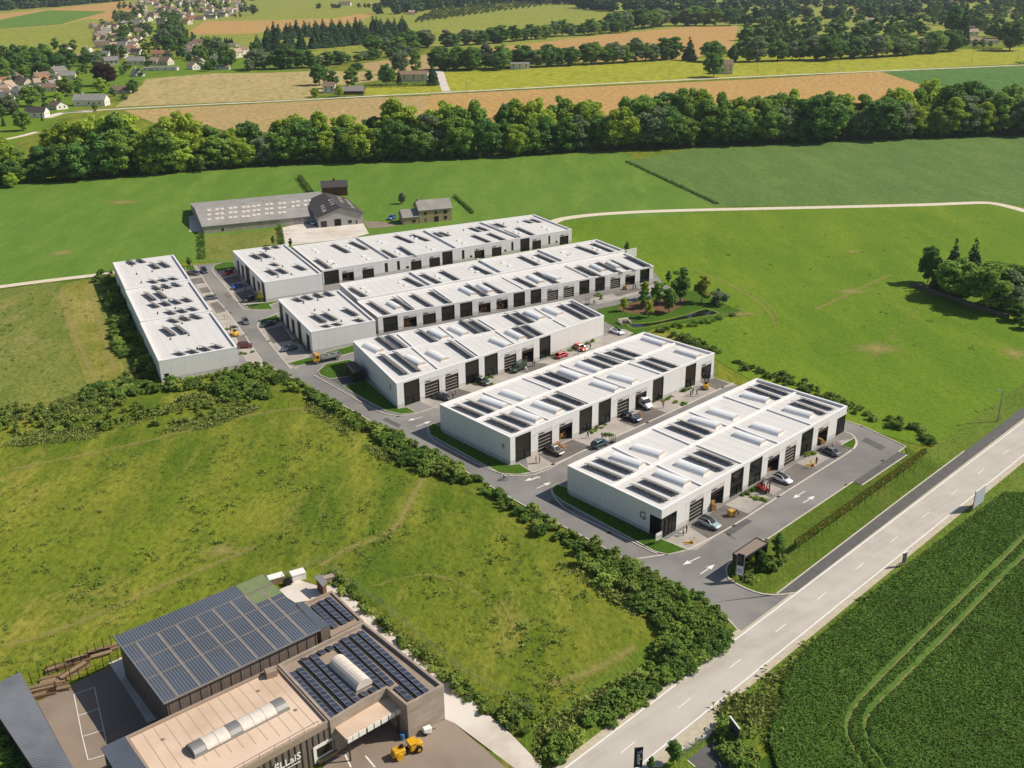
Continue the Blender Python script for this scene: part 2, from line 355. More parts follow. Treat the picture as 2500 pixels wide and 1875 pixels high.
# country lane behind the belt and gravel tracks
def lane(name, k, pts, wd, m, z, kind='structure'):
    return struct(name, MB().strip(smooth_line(GL(k, pts), 2), wd, z-0.02, z), m, kind)
lane('lane', 'a', [(500, 912), (900, 886), (1500, 855), (2157, 825), (3000, 780), (4150, 722), (5000, 672), (6140, 620), (7150, 575), (8300, 528), (8900, 495)], 5.0, M_CONC, 0.11)
lane('lane', 'b', [(1625, 742), (1600, 680), (1580, 600), (1560, 570)], 7.0, M_CONC, 0.112)
lane('lane', 'u', [(-100, 1650), (300, 1570), (560, 1500)], 5, M_GRAVEL, 0.11)
lane('lane', 'u', [(700, 1290), (840, 1240), (960, 1205), (1400, 1190)], 7, M_CONC, 0.11)
lane('gravel_track', 'D', [(1190, 482), (1215, 472), (1300, 462), (1450, 455), (1700, 450), (2000, 443), (2110, 438), (2150, 439), (2230, 460), (2400, 520)], 4.6, M_GRAVEL, 0.114)
lane('gravel_track', 'D', [(-150, 640), (0, 620), (100, 607), (215, 594), (280, 585)], 3.6, M_GRAVEL, 0.114)
# village streets and farmyard
field('courtyard', zz('B', [(750, 400), (920, 360), (1050, 400), (1380, 365), (1425, 445), (1290, 480), (780, 540)]), M_CONC)
field('courtyard', zz('B', [(1385, 350), (1500, 352), (1600, 365), (1680, 375), (1550, 395), (1420, 405)]), M_YARD)
field('courtyard', zz('B', [(35, 310), (140, 290), (145, 430), (40, 430)]), M_CONC)
# --------------------------------------------------------- main road
def roadline(sx0, sy0, sx1, sy1): return P(sx0, sy0), P(sx1, sy1)
_la, _lb = roadline(1388, 1875, 2300, 1178.7); _ra, _rb = roadline(1611, 1827, 2300, 1275)
_rd = ((_lb-_la).normalized()+(_rb-_ra).normalized()).normalized(); _rn = Vector((-_rd.y, _rd.x, 0))
def off(p): return (p-_la).dot(_rn)
_l0 = (off(_la)+off(_lb))/2; _r0 = (off(_ra)+off(_rb))/2
ROADW = _l0-_r0
def road_pt(t, s):          # t along the road (m), s to the left of the right-hand edge line
    return _la+_rd*t+_rn*(_r0+s)
T0, T1 = -90, 420
rb = MB().sheet([road_pt(T0, -0.3), road_pt(T1, -0.3), road_pt(T1, ROADW+0.3), road_pt(T0, ROADW+0.3)], 0.130)
road = struct('road', rb, M_ROAD)
sh = MB()
for s0, s1 in ((-1.35, -0.3), (ROADW+0.3, ROADW+1.3)):
    sh.sheet([road_pt(T0, s0), road_pt(T1, s0), road_pt(T1, s1), road_pt(T0, s1)], 0.127)
sho = sh.obj('shoulder', M_SHOULDER, road)
for s in (0.0, ROADW):
    MB().sheet([road_pt(T0, s-0.11), road_pt(T1, s-0.11), road_pt(T1, s+0.11), road_pt(T0, s+0.11)], 0.134).obj('edge_line', M_LINE, road)
_d1 = P(*Z('r', 520, 268)); tc0 = (_d1-_la).dot(_rd)
_d2 = P(*Z('r', 820, 28)); pitch = (_d2-_d1).dot(_rd); scd = off(_d1)-_r0
dash = MB().box(-1.5, -0.065, 0, 1.5, 0.065, 0.004).mesh('lane_dash'); dash.materials.append(M_LINE)
for i in range(-14, 18):
    t = tc0+i*pitch
    o = put('lane_dash', dash, None, road, road_pt(t, scd)+Vector((0, 0, 0.132)), math.atan2(_rd.y, _rd.x))
ROADANG = math.atan2(_rd.y, _rd.x)
# --------------------------------------------------------- verge on both sides
field('verge', [road_pt(T0, -1.35), road_pt(T1, -1.35), road_pt(T1, -9), road_pt(T0, -9)], M_VERGE, z=0.122, world=True)
field('verge', [road_pt(T0, ROADW+1.3), road_pt(T1, ROADW+1.3), road_pt(T1, ROADW+9), road_pt(T0, ROADW+9)], M_VERGE, z=0.120, world=True)
M_CROPFAR = meadow('crop_beyond', '#5f7e36', '#567530', '#6a8a3e', '#74903f', fine=1.2, drylo=.8, dryhi=.95, gain=(.72, .78, .5))
field('field', [road_pt(-40, -11), road_pt(T1, -10), road_pt(T1, -220), road_pt(-40, -220)], M_CROPFAR, z=.117, world=True)
# --------------------------------------------------------- estate streets: one asphalt sheet
est = [Z('n', 2150, 530), Z('n', 2090, 465), Z('n', 2000, 400), Z('n', 1850, 300), Z('n', 1560, 160), Z('n', 1280, 0), Z('5', 620, 1640), Z('5', 300, 1475), Z('5', 0, 1318),
       Z('4', 1250, 1545), Z('4', 900, 1370), Z('4', 560, 1195), Z('4', 440, 1110), Z('4', 130, 950), Z('4', 0, 872), Z('1', 1340, 1310), Z('1', 1120, 1340), Z('1', 1000, 1200), Z('1', 640, 560),
       Z('h', 0, 215), Z('h', 130, 205), Z('h', 800, 140), Z('1', 1785, 640), Z('2', 1978, 400), Z('2', 2070, 420), Z('3', 1000, 560), Z('3', 1060, 645), Z('3', 1160, 690), Z('3', 870, 775), Z('3', 520, 850),
       Z('3', 578, 945), Z('3', 785, 1060), Z('3', 1000, 1200), Z('3', 1475, 1280), Z('6', 310, 82), Z('6', 480, 132), Z('6', 700, 215), Z('6', 1385, 430), Z('6', 1510, 470), Z('6', 1860, 635), Z('6', 1800, 680), Z('6', 1435, 920), Z('6', 740, 1385),
       Z('T', 880, 372), Z('T', 470, 640), Z('T', 385, 760), Z('T', 405, 870), Z('T', 490, 930), Z('T', 620, 1000), Z('T', 800, 1070), Z('T', 950, 1095), Z('T', 1080, 1095), Z('T', 1290, 1068)]
street = struct('street', MB().sheet([P(*q) for q in est], 0.126), M_ASPH)
eg = [road_pt((P(*Z('T', 1290, 1068))-_la).dot(_rd), ROADW+0.6), road_pt((P(*Z('n', 2150, 530))-_la).dot(_rd), ROADW+0.6), P(*Z('n', 2150, 530)), P(*Z('n', 1900, 330)), P(*Z('T', 1080, 1090)), P(*Z('T', 1290, 1068))]
MB().sheet(eg, 0.1285).obj('junction_apron', M_ASPH, street)
MB().sheet(GL('6', [(1435, 920), (1800, 680), (1870, 705), (1505, 950)]), 0.1295).obj('parking_strip', M_FOOT, street)
struct('footpath', MB().sheet([P(*Z('T', 1050, 1078)), P(*Z('T', 1290, 1062)), road_pt((P(*Z('T', 1290, 1062))-_la).dot(_rd)+230, ROADW+1.4), road_pt((P(*Z('T', 1050, 1078))-_la).dot(_rd)+236, ROADW+4.6)], 0.128), M_FOOT)
# --------------------------------------------------------- raised lawns with kerbs, kerb lines
def lawn(k, pts, kerb=True, sm=1, h=0.15):
    pl = smooth_line(GL(k, pts), sm, True) if sm else GL(k, pts)
    o = struct('lawn', MB().prism(pl, 0.0, 0.127+h), M_LAWN)
    if kerb: MB().strip(pl, 0.22, 0.0, 0.127+h+0.01, closed=True).obj('kerb', M_KERB, o)
    return o
def kerb_line(k, pts, sm=1, wd=0.25, h=0.12, name='kerb', m=None):
    return struct(name, MB().strip(smooth_line(GL(k, pts), sm), wd, 0.0, 0.127+h), m or M_KERB)
lawn('5', [(155, 1150), (190, 1108), (290, 1140), (300, 1195), (1050, 1556), (1250, 1640), (1100, 1680), (990, 1655), (240, 1245), (170, 1190)], sm=0)
kerb_line('5', [(150, 1150), (165, 1200), (275, 1325), (620, 1480), (960, 1655), (1010, 1670)], 1)
lawn('4', [(980, 1215), (1020, 1178), (1100, 1215), (1110, 1260), (1640, 1520), (1720, 1510), (1820, 1575), (1700, 1595), (1560, 1585), (1000, 1275)], sm=0)
kerb_line('4', [(975, 1220), (970, 1265), (1040, 1330), (1300, 1470), (1560, 1590), (1700, 1612), (1880, 1590), (2157, 1440)], 1)
lawn('4', [(85, 760), (150, 700), (345, 662), (372, 680), (330, 800), (180, 818), (110, 790)], sm=0)
lawn('4', [(290, 880), (480, 830), (740, 1062), (810, 1050), (880, 1092), (760, 1105), (640, 1080), (420, 960)], sm=0)
struct('bin_yard', MB().sheet(GL('4', [(178, 822), (335, 800), (470, 850), (285, 878)]), 0.1335), M_FOOT)
kerb_line('4', [(55, 790), (300, 925), (440, 1010), (560, 1075), (660, 1110), (760, 1120), (880, 1100), (1060, 1040)], 1)
lawn('h', [(445, 290), (470, 215), (620, 165), (815, 150), (850, 300), (520, 320)], sm=0)
lawn('h', [(1025, 975), (1100, 930), (1300, 900), (1600, 860), (1620, 880), (1460, 930), (1530, 1005), (1150, 1012)], sm=0)
lawn('h', [(1280, 1260), (1330, 1190), (1590, 1105), (1680, 1240), (1290, 1290)], sm=0)
lawn('h', [(-60, 235), (95, 215), (135, 295), (-40, 315)], sm=0)
lawn('1', [(1505, 1290), (1700, 1235), (1850, 1190), (2035, 1145), (2060, 1195), (1700, 1290), (1570, 1312)], sm=0)
for pts in ([(430, 250), (440, 330), (580, 480), (890, 880), (990, 990), (1120, 1020), (1620, 1015)], [(1640, 1060), (1350, 1180), (1240, 1260), (1255, 1340), (1500, 1659), (1700, 1900), (1850, 2080)],
            [(130, 210), (330, 560), (510, 830), (660, 990), (900, 1310), (1020, 1465), (1130, 1659), (1400, 2030)]):
    kerb_line('h', pts, 1, 0.3, 0.03)
# lawn in front of the road with trellis row, corner lawn, pond lawn
lawn('6', [(1435, 925), (1505, 955), (1875, 705), (1860, 640), (2157, 795), (1650, 1180), (1055, 1640), (700, 1840), (560, 1790), (520, 1690), (740, 1392)], sm=0, kerb=False, h=0.03).data.materials[0] = M_VERGE2
kerb_line('6', [(740, 1388), (1435, 922), (1505, 952), (1872, 704), (1800, 680), (1862, 636), (1510, 470), (1385, 430)], 0)
kerb_line('T', [(880, 370), (560, 560), (420, 680), (385, 760), (405, 870), (490, 930), (620, 1000), (800, 1070), (950, 1095), (1080, 1095), (1290, 1068)], 1, 0.3, 0.13)
kerb_line('T', [(1050, 1076), (1500, 730), (2141, 240), (2700, -190), (3500, -790)], 0, 0.25, 0.05)
kerb_line('n', [(2160, 545), (2090, 462), (2000, 398), (1850, 298), (1560, 158), (1280, -2)], 1, 0.25, 0.05)
kerb_line('s', [(1536, 1375), (1487, 1344), (1390, 1294), (1300, 1247), (1172, 1174), (1127, 1145), (1021, 1093), (919, 1040), (882, 1014), (789, 966), (750, 942), (654, 895)], 1, 0.25, 0.05)
# forecourts: light paving with darker bays at the doors
def sheetp(name, k, pts, m, z, parent=None):
    o = MB().sheet(GL(k, pts), z).obj(name, m, parent)
    if parent is None: o['kind'] = 'structure'
    return o
fc = sheetp('forecourt', '5', [(1080, 1560), (1270, 1445), (2160, 920), (2500, 750), (2590, 740), (2480, 850), (2160, 1040), (1640, 1420), (1330, 1640), (1255, 1640)], M_PAVER, 0.1305)
for q in ([(1275, 1445), (1145 + 300, 1350), (1755, 1350), (1420, 1560)], [(1440, 1340), (1540, 1280), (1755, 1348), (1640, 1430)]): pass
sheetp('parking_bay', '6', [(108, 1285), (395, 1105), (600, 1185), (272, 1390)], M_ASPHD, 0.1335, fc)
sheetp('parking_bay', '6', [(735, 925), (975, 770), (1165, 830), (905, 1000)], M_ASPHD, 0.1335, fc)
sheetp('parking_bay', '6', [(1135, 655), (1300, 590), (1430, 660), (1290, 745)], M_ASPHD, 0.1335, fc)
kerb_line('6', [(-420, 1560), (-20, 1500), (80, 1480), (200, 1420), (470, 1275), (830, 1040), (1170, 825), (1430, 665), (1475, 610), (1440, 540), (1370, 515)], 1, 0.35, 0.015, name='gutter')
lawn('6', [(1335, 630), (1442, 570), (1460, 610), (1435, 660)], sm=0)
ff = sheetp('forecourt', '5', [(-50, 880), (160, 800), (640, 590), (1240, 330), (1470, 240), (1655, 300), (1560, 325), (660, 735), (165, 945), (0, 1010), (-30, 1020)], M_PAVER, 0.1305)
sheetp('parking_bay', '5', [(40, 865), (325, 745), (470, 800), (175, 945)], M_ASPHD, 0.1335, ff)
sheetp('parking_bay', '5', [(690, 590), (960, 480), (1090, 530), (830, 645)], M_ASPHD, 0.1335, ff)
sheetp('parking_bay', '5', [(1360, 280), (1475, 245), (1600, 295), (1500, 345)], M_ASPHD, 0.1335, ff)
kerb_line('5', [(-250, 1040), (0, 1015), (175, 945), (480, 805), (930, 605), (1240, 465), (1540, 320), (1630, 285)], 1, 0.35, 0.015, name='gutter')
fe = sheetp('forecourt', '2', [(740, 1660), (905, 1600), (1380, 1450), (1810, 1310), (2157, 1170), (2400, 1075), (2480, 1110), (2157, 1280), (1660, 1450), (1000, 1720), (880, 1720)], M_PAVER, 0.1305)
sheetp('parking_bay', '2', [(870, 1625), (1060, 1560), (1165, 1590), (960, 1690)], M_ASPHD, 0.1335, fe)
sheetp('parking_bay', '2', [(1530, 1410), (1670, 1345), (1790, 1360), (1640, 1440)], M_ASPHD, 0.1335, fe)
fd = sheetp('forecourt', '3', [(380, 790), (730, 700), (1050, 640), (1060, 690), (860, 725), (530, 810)], M_PAVER, 0.1305)
sheetp('parking_bay', '3', [(650, 722), (840, 672), (900, 690), (690, 748)], M_ASPHD, 0.1335, fd)
# street by the long block on the left: bays on both sides
fh = sheetp('forecourt', 'h', [(520, 320), (860, 290), (1380, 890), (1000, 935), (890, 870), (600, 480)], M_PAVER, 0.1305)
sheetp('parking_bay', 'h', [(600, 460), (900, 380), (960, 500), (720, 560)], M_ASPHD, 0.1335, fh)
sheetp('parking_bay', 'h', [(810, 710), (1120, 640), (1300, 820), (930, 900)], M_ASPHD, 0.1335, fh)
fj = sheetp('forecourt', 'h', [(1290, 1300), (1680, 1240), (2180, 1850), (1950, 2080), (1850, 2060), (1500, 1640), (1260, 1340)], M_PAVER, 0.1305)
sheetp('parking_bay', 'h', [(1380, 1370), (1700, 1300), (1880, 1560), (1520, 1620)], M_ASPHD, 0.1335, fj)
fk = sheetp('forecourt', 'h', [(30, 420), (230, 400), (510, 830), (1020, 1465), (1400, 2030), (1130, 2080), (870, 1659), (400, 1000)], M_PAVER, 0.1305)
for q in ([(40, 460), (250, 425), (310, 525), (110, 560)], [(180, 630), (360, 595), (440, 690), (240, 715)], [(380, 900), (560, 850), (680, 1040), (500, 1080)], [(850, 1500), (1010, 1465), (1110, 1640), (980, 1700)]):
    sheetp('parking_bay', 'h', q, M_ASPHD, 0.1335, fk)
# painted arrows on the street
def arrow(k, tail, tip, wd=0.2):
    a, b = G(k, *tail), G(k, *tip); d = (b-a); L_ = d.length; m = MB()
    m.add([(0, -wd/2, 0), (L_*0.62, -wd/2, 0), (L_*0.62, wd/2, 0), (0, wd/2, 0)], [(0, 1, 2, 3)])
    m.add([(L_*0.6, -0.55, 0), (L_, 0, 0), (L_*0.6, 0.55, 0)], [(0, 1, 2)])
    m.obj('arrow_marking', M_LINE, street, (a.x, a.y, 0.1345), math.atan2(d.y, d.x))
for k, a, b in (('4', (935, 1125), (815, 1155)), ('4', (885, 1203), (1005, 1158)), ('4', (1890, 1605), (1760, 1645)), ('5', (35, 1140), (150, 1090)), ('5', (0, 1070), (66, 1040)),
                ('6', (1045, 997), (950, 1055)), ('6', (1030, 1093), (1125, 1035)), ('6', (195, 1530), (55, 1595)), ('T', (50, 820), (240, 692))):
    arrow(k, a, b)
# pond with its bank, mulch bed under the young trees
pl_ = struct('lawn', MB().sheet(GL('3', [(520, 855), (700, 815), (870, 775), (1160, 695), (1310, 700), (1640, 840), (1770, 900), (1560, 910), (1000, 1000), (900, 1040), (785, 1058), (580, 950)]), 0.118), M_LAWN)
struct('mulch_bed', MB().sheet(smooth_line(GL('3', [(680, 840), (760, 805), (900, 780), (1050, 760), (1200, 755), (1250, 780), (1170, 850), (1050, 885), (900, 893), (740, 870)]), 2, True), 0.123), M_MULCH)
pond_pts = smooth_line(GL('3', [(765, 960), (850, 965), (985, 955), (1120, 925), (1260, 890), (1400, 840), (1460, 858), (1530, 885), (1400, 905), (1250, 930), (1100, 955), (980, 985), (850, 1005), (790, 1000)]), 2, True)
struct('pond', MB().sheet(pond_pts, 0.124), M_WATER)
struct('pond_bank', MB().strip(pond_pts, 0.9, 0.05, 0.128, closed=True), M_VERGE)
MBW = MB()
wo = G('3', 735, 955)
thing_o = thing('culvert_outlet', 'white concrete culvert outlet at the left end of the pond', 'culvert', wo, R(20))
MBW.box(-1.6, -0.4, 0, 1.6, 0.4, 1.3).box(-1.6, -2.2, 0, -1.3, -0.4, 0.9).box(1.3, -2.2, 0, 1.6, -0.4, 0.9)
MBW.obj('headwall', M_KERB, thing_o)
MB().tube((0, -0.9, 0.5), (0, -0.39, 0.5), 0.42, n=10).obj('pipe', M_FOOT, thing_o)

# worn paths and bare patches in the grass, thinning out into the turf
M_WORN = mat('worn_path', '#b5a468', '#a0974f', scale=.9, detail=6, rough=.95)
_wn = M_WORN.node_tree; _N = _wn.nodes; _at = _N.new('ShaderNodeAttribute'); _at.attribute_name = 'wear'; _nz = _N.new('ShaderNodeTexNoise'); _nz.inputs['Scale'].default_value = .9; _nz.inputs['Detail'].default_value = 6
_tc = _N.new('ShaderNodeTexCoord'); _wn.links.new(_tc.outputs['Object'], _nz.inputs['Vector']); _ad = _N.new('ShaderNodeMath'); _ad.operation = 'ADD'; _wn.links.new(_at.outputs['Fac'], _ad.inputs[0]); _wn.links.new(_nz.outputs[0], _ad.inputs[1])
_mr = _N.new('ShaderNodeMapRange'); _mr.inputs[1].default_value = .72; _mr.inputs[2].default_value = 1.25; _mr.inputs[4].default_value = .7; _wn.links.new(_ad.outputs[0], _mr.inputs[0]); _tr = _N.new('ShaderNodeBsdfTransparent'); _mx = _N.new('ShaderNodeMixShader')
_wn.links.new(_mr.outputs[0], _mx.inputs[0]); _wn.links.new(_tr.outputs[0], _mx.inputs[1]); _wn.links.new(_N['Principled BSDF'].outputs[0], _mx.inputs[2]); _wn.links.new(_mx.outputs[0], _N['Material Output'].inputs[0])
def worn(vs, fs, wear):
    me = bpy.data.meshes.new('worn_path'); me.from_pydata(vs, [], fs); at = me.attributes.new('wear', 'FLOAT', 'POINT'); at.data.foreach_set('value', wear); me.materials.append(M_WORN)
    o = put('worn_path', me); o['kind'] = 'structure'
for k, pts, wd, st in (('e', [(-60, 900), (200, 780), (420, 670), (560, 605), (760, 520)], 4, .55), ('3', [(1300, 520), (1640, 660), (1830, 790), (1930, 880), (1965, 975)], 3, .55), ('3', [(1640, 640), (1860, 770), (1960, 850), (1985, 960)], 2.4, .5), ('D', [(690, 1225), (740, 1190), (800, 1170), (860, 1140), (875, 1100), (930, 1010)], 4, .62), ('r', [(0, 1110), (120, 950), (380, 730)], 2.5, .8), ('D', [(0, 1020), (300, 960), (560, 890), (700, 880)], 4, .5), ('s', [(0, 1580), (140, 1545), (420, 1420), (640, 1330)], 3.5, .55), ('n', [(620, 1350), (950, 1100), (1250, 1000), (1380, 830)], 3, .6), ('n', [(600, 1000), (1000, 880), (1350, 660)], 4, .62), ('n', [(230, 290), (300, 420), (370, 600)], 1.5, .55), ('m', [(1000, 200), (1500, 60), (1900, 250), (2150, 500)], 2, .45), ('w', [(490, 350), (560, 620), (700, 950), (800, 1130)], 5, .6), ('w', [(720, 280), (780, 560), (950, 1060)], 4, .6), ('D', [(2060, 600), (1950, 700), (1880, 780)], 3, .4)):
    c = smooth_line(GL(k, pts), 3); n = len(c); vs = []; wr = []; fs = []
    for i in range(n):
        a, b_ = c[max(0, i-1)], c[min(n-1, i+1)]; d = (b_-a).normalized(); nn = Vector((-d.y, d.x, 0))*wd/2; e_ = st*min(1, i/3, (n-1-i)/3)
        for f, w0 in ((-1, 0), (0, e_), (1, 0)): q = c[i]+nn*f; vs.append((q.x, q.y, .1185)); wr.append(w0)
    fs = [(3*i+j, 3*i+j+1, 3*i+j+4, 3*i+j+3) for i in range(n-1) for j in (0, 1)]; worn(vs, [f[::-1] for f in fs], wr)
for k, x, y, rx, ry in (('e', 350, 280, 5, 4), ('e', 330, 700, 9, 5), ('e', 2050, 1350, 6, 8), ('a', 990, 1640, 14, 8), ('3', 1690, 890, 10, 4), ('e', 600, 1300, 12, 8), ('D', 480, 1190, 6, 4), ('w', 500, 60, 8, 8)):
    c = G(k, x, y); vs = [(c.x, c.y, .1188)]+[(c.x+rx*math.cos(a*.393)*(1+.25*math.sin(a*2.3)), c.y+ry*math.sin(a*.393)*(1+.25*math.cos(a*1.7)), .1188) for a in range(16)]
    worn(vs, [(0, 1+a, 1+(a+1) % 16) for a in range(16)], [.75]+[0]*16)
M_DRAIN = mat('drain_iron', '#3a3836', rough=.7)
for k, x, y in (('h', 585, 432), ('h', 890, 877), ('h', 670, 990), ('h', 1020, 1465), ('h', 1455, 1575), ('h', 760, 1070), ('5', 930, 607), ('5', 165, 946), ('5', 1540, 322), ('6', 470, 1277), ('6', 830, 1042), ('6', 1380, 946), ('6', 1675, 750), ('6', 1510, 471), ('5', 620, 1500), ('4', 740, 1120), ('1', 1350, 1110)):
    c = G(k, x, y); MB().box(-.45, -.25, 0, .45, .25, .05).obj('drain_cover', M_DRAIN, street, (c.x, c.y, .13), .7)
# repaired patches in the asphalt
for k, pts in (('6', [(380, 1330), (560, 1215), (620, 1240), (440, 1360)]), ('5', [(150, 1230), (330, 1310), (310, 1335), (130, 1250)]), ('4', [(640, 1130), (760, 1190), (740, 1215), (610, 1150)]), ('T', [(400, 285), (520, 350), (500, 375), (385, 305)]), ('h', [(700, 700), (780, 800), (700, 820), (640, 720)]), ('6', [(1540, 560), (1700, 640), (1660, 665), (1500, 590)])):
    MB().sheet(GL(k, pts), .1292).obj('asphalt_patch', M_FOOT if k in '46' else M_ASPHD, street)
# ================================================================== WHITE ESTATE BUILDINGS
M_WALL = mat('white_cladding', '#e9e6e2', '#d9d4ce', scale=0.8, detail=6, lo=0.42, hi=0.85, rough=0.6, stretch=(3, 3, 0.22), rand=0.02)
M_CORE = mat('wall_core', '#8f8b87', rough=.8)
M_PLINTH = mat('plinth_concrete', '#cbc7c3', '#bfbbb6', scale=1.0, rough=0.8)
M_ROOFW = mat('roof_membrane', '#dad6d2', '#cbc6c1', scale=0.3, detail=8, lo=0.38, hi=0.85, rough=0.75, c3='#d6d2cd', scale3=0.06)
M_SEAM = mat('membrane_lap', '#c4c0bb', rough=.7)
M_COPE = mat('coping_metal', '#eceae7', rough=0.45)
M_DARK = mat('dark_panel', '#2b2722', '#332e28', scale=0.3, rough=0.45, spec=0.3)
M_BLACK = mat('black_metal', '#191817', rough=0.5)
M_GLASS = glass('shop_glass', '#20241f', 0.04, 0.25)
M_DOORW = mat('door_strip', '#d7d2ca', rough=0.6)
M_INT = mat('interior_floor', '#8d8880', rough=0.8)
M_INTW = mat('interior_wall', '#6a6660', rough=0.9)
M_PVB = mat('panel_back', '#4a4642', '#3c3a3a', scale=1.5, rough=0.5)
M_PV = mat('pv_glass_painted_sheen', '#6b6663', rough=0.3, spec=0.6)  # grazing sky reflection painted in as a paler base colour
M_ALU = mat('aluminium', '#b9b4ad', rough=0.4, metal=0.6)
M_DOME = mat('skylight_acrylic', '#e8e8e6', rough=0.35)
M_DOMEEND = mat('skylight_end', '#c9bba8', rough=0.6)
M_SIGNG = mat('letter_grey', '#77797a', rough=0.5)
M_SIGNK = mat('letter_black', '#211d1a', rough=0.6)
M_CARD = mat('cardboard', '#a97f52', '#987048', scale=2, rough=0.9, rand=0.12)
M_PANELJ = mat('sign_field', '#cfcac6', rough=0.6)

def solve_u(a, d, px, z):
    lo, hi = -20.0, 160.0
    f = lambda s: proj((a.x+d.x*s, a.y+d.y*s, z))[0]
    inc = f(hi) > f(lo)
    for _ in range(50):
        m = (lo+hi)/2
        if (f(m) < px) == inc: lo = m
        else: hi = m
    return lo
SECT = {}
def section_mesh(wd, ht, m):
    k = (round(wd, 1), round(ht, 2), m.name)
    if k not in SECT:
        me = MB().box(0, -0.03, 0, wd, 0.03, ht).mesh('door_section'); me.materials.append(m); SECT[k] = me
    return SECT[k]
def wallpanel_mesh(wd, ht):
    k = ('w', round(wd, 2), round(ht, 2))
    if k not in SECT:
        me = MB().box(0.011, -0.05, 0, wd-0.011, 0.0, ht).mesh('wall_panel'); me.materials.append(M_WALL); SECT[k] = me
    return SECT[k]
def inset(poly, d):
    n = len(poly); out = []
    for i in range(n):
        p0, p1, p2 = [Vector((q[0], q[1])) for q in (poly[i-1], poly[i], poly[(i+1) % n])]
        d1 = (p1-p0).normalized(); d2 = (p2-p1).normalized()
        n1 = Vector((-d1.y, d1.x)); n2 = Vector((-d2.y, d2.x))
        a, b = p0+n1*d, p1+n2*d
        cr = d1.x*d2.y-d1.y*d2.x
        t = ((b.x-a.x)*d2.y-(b.y-a.y)*d2.x)/cr
        out.append(a+d1*t)
    return out

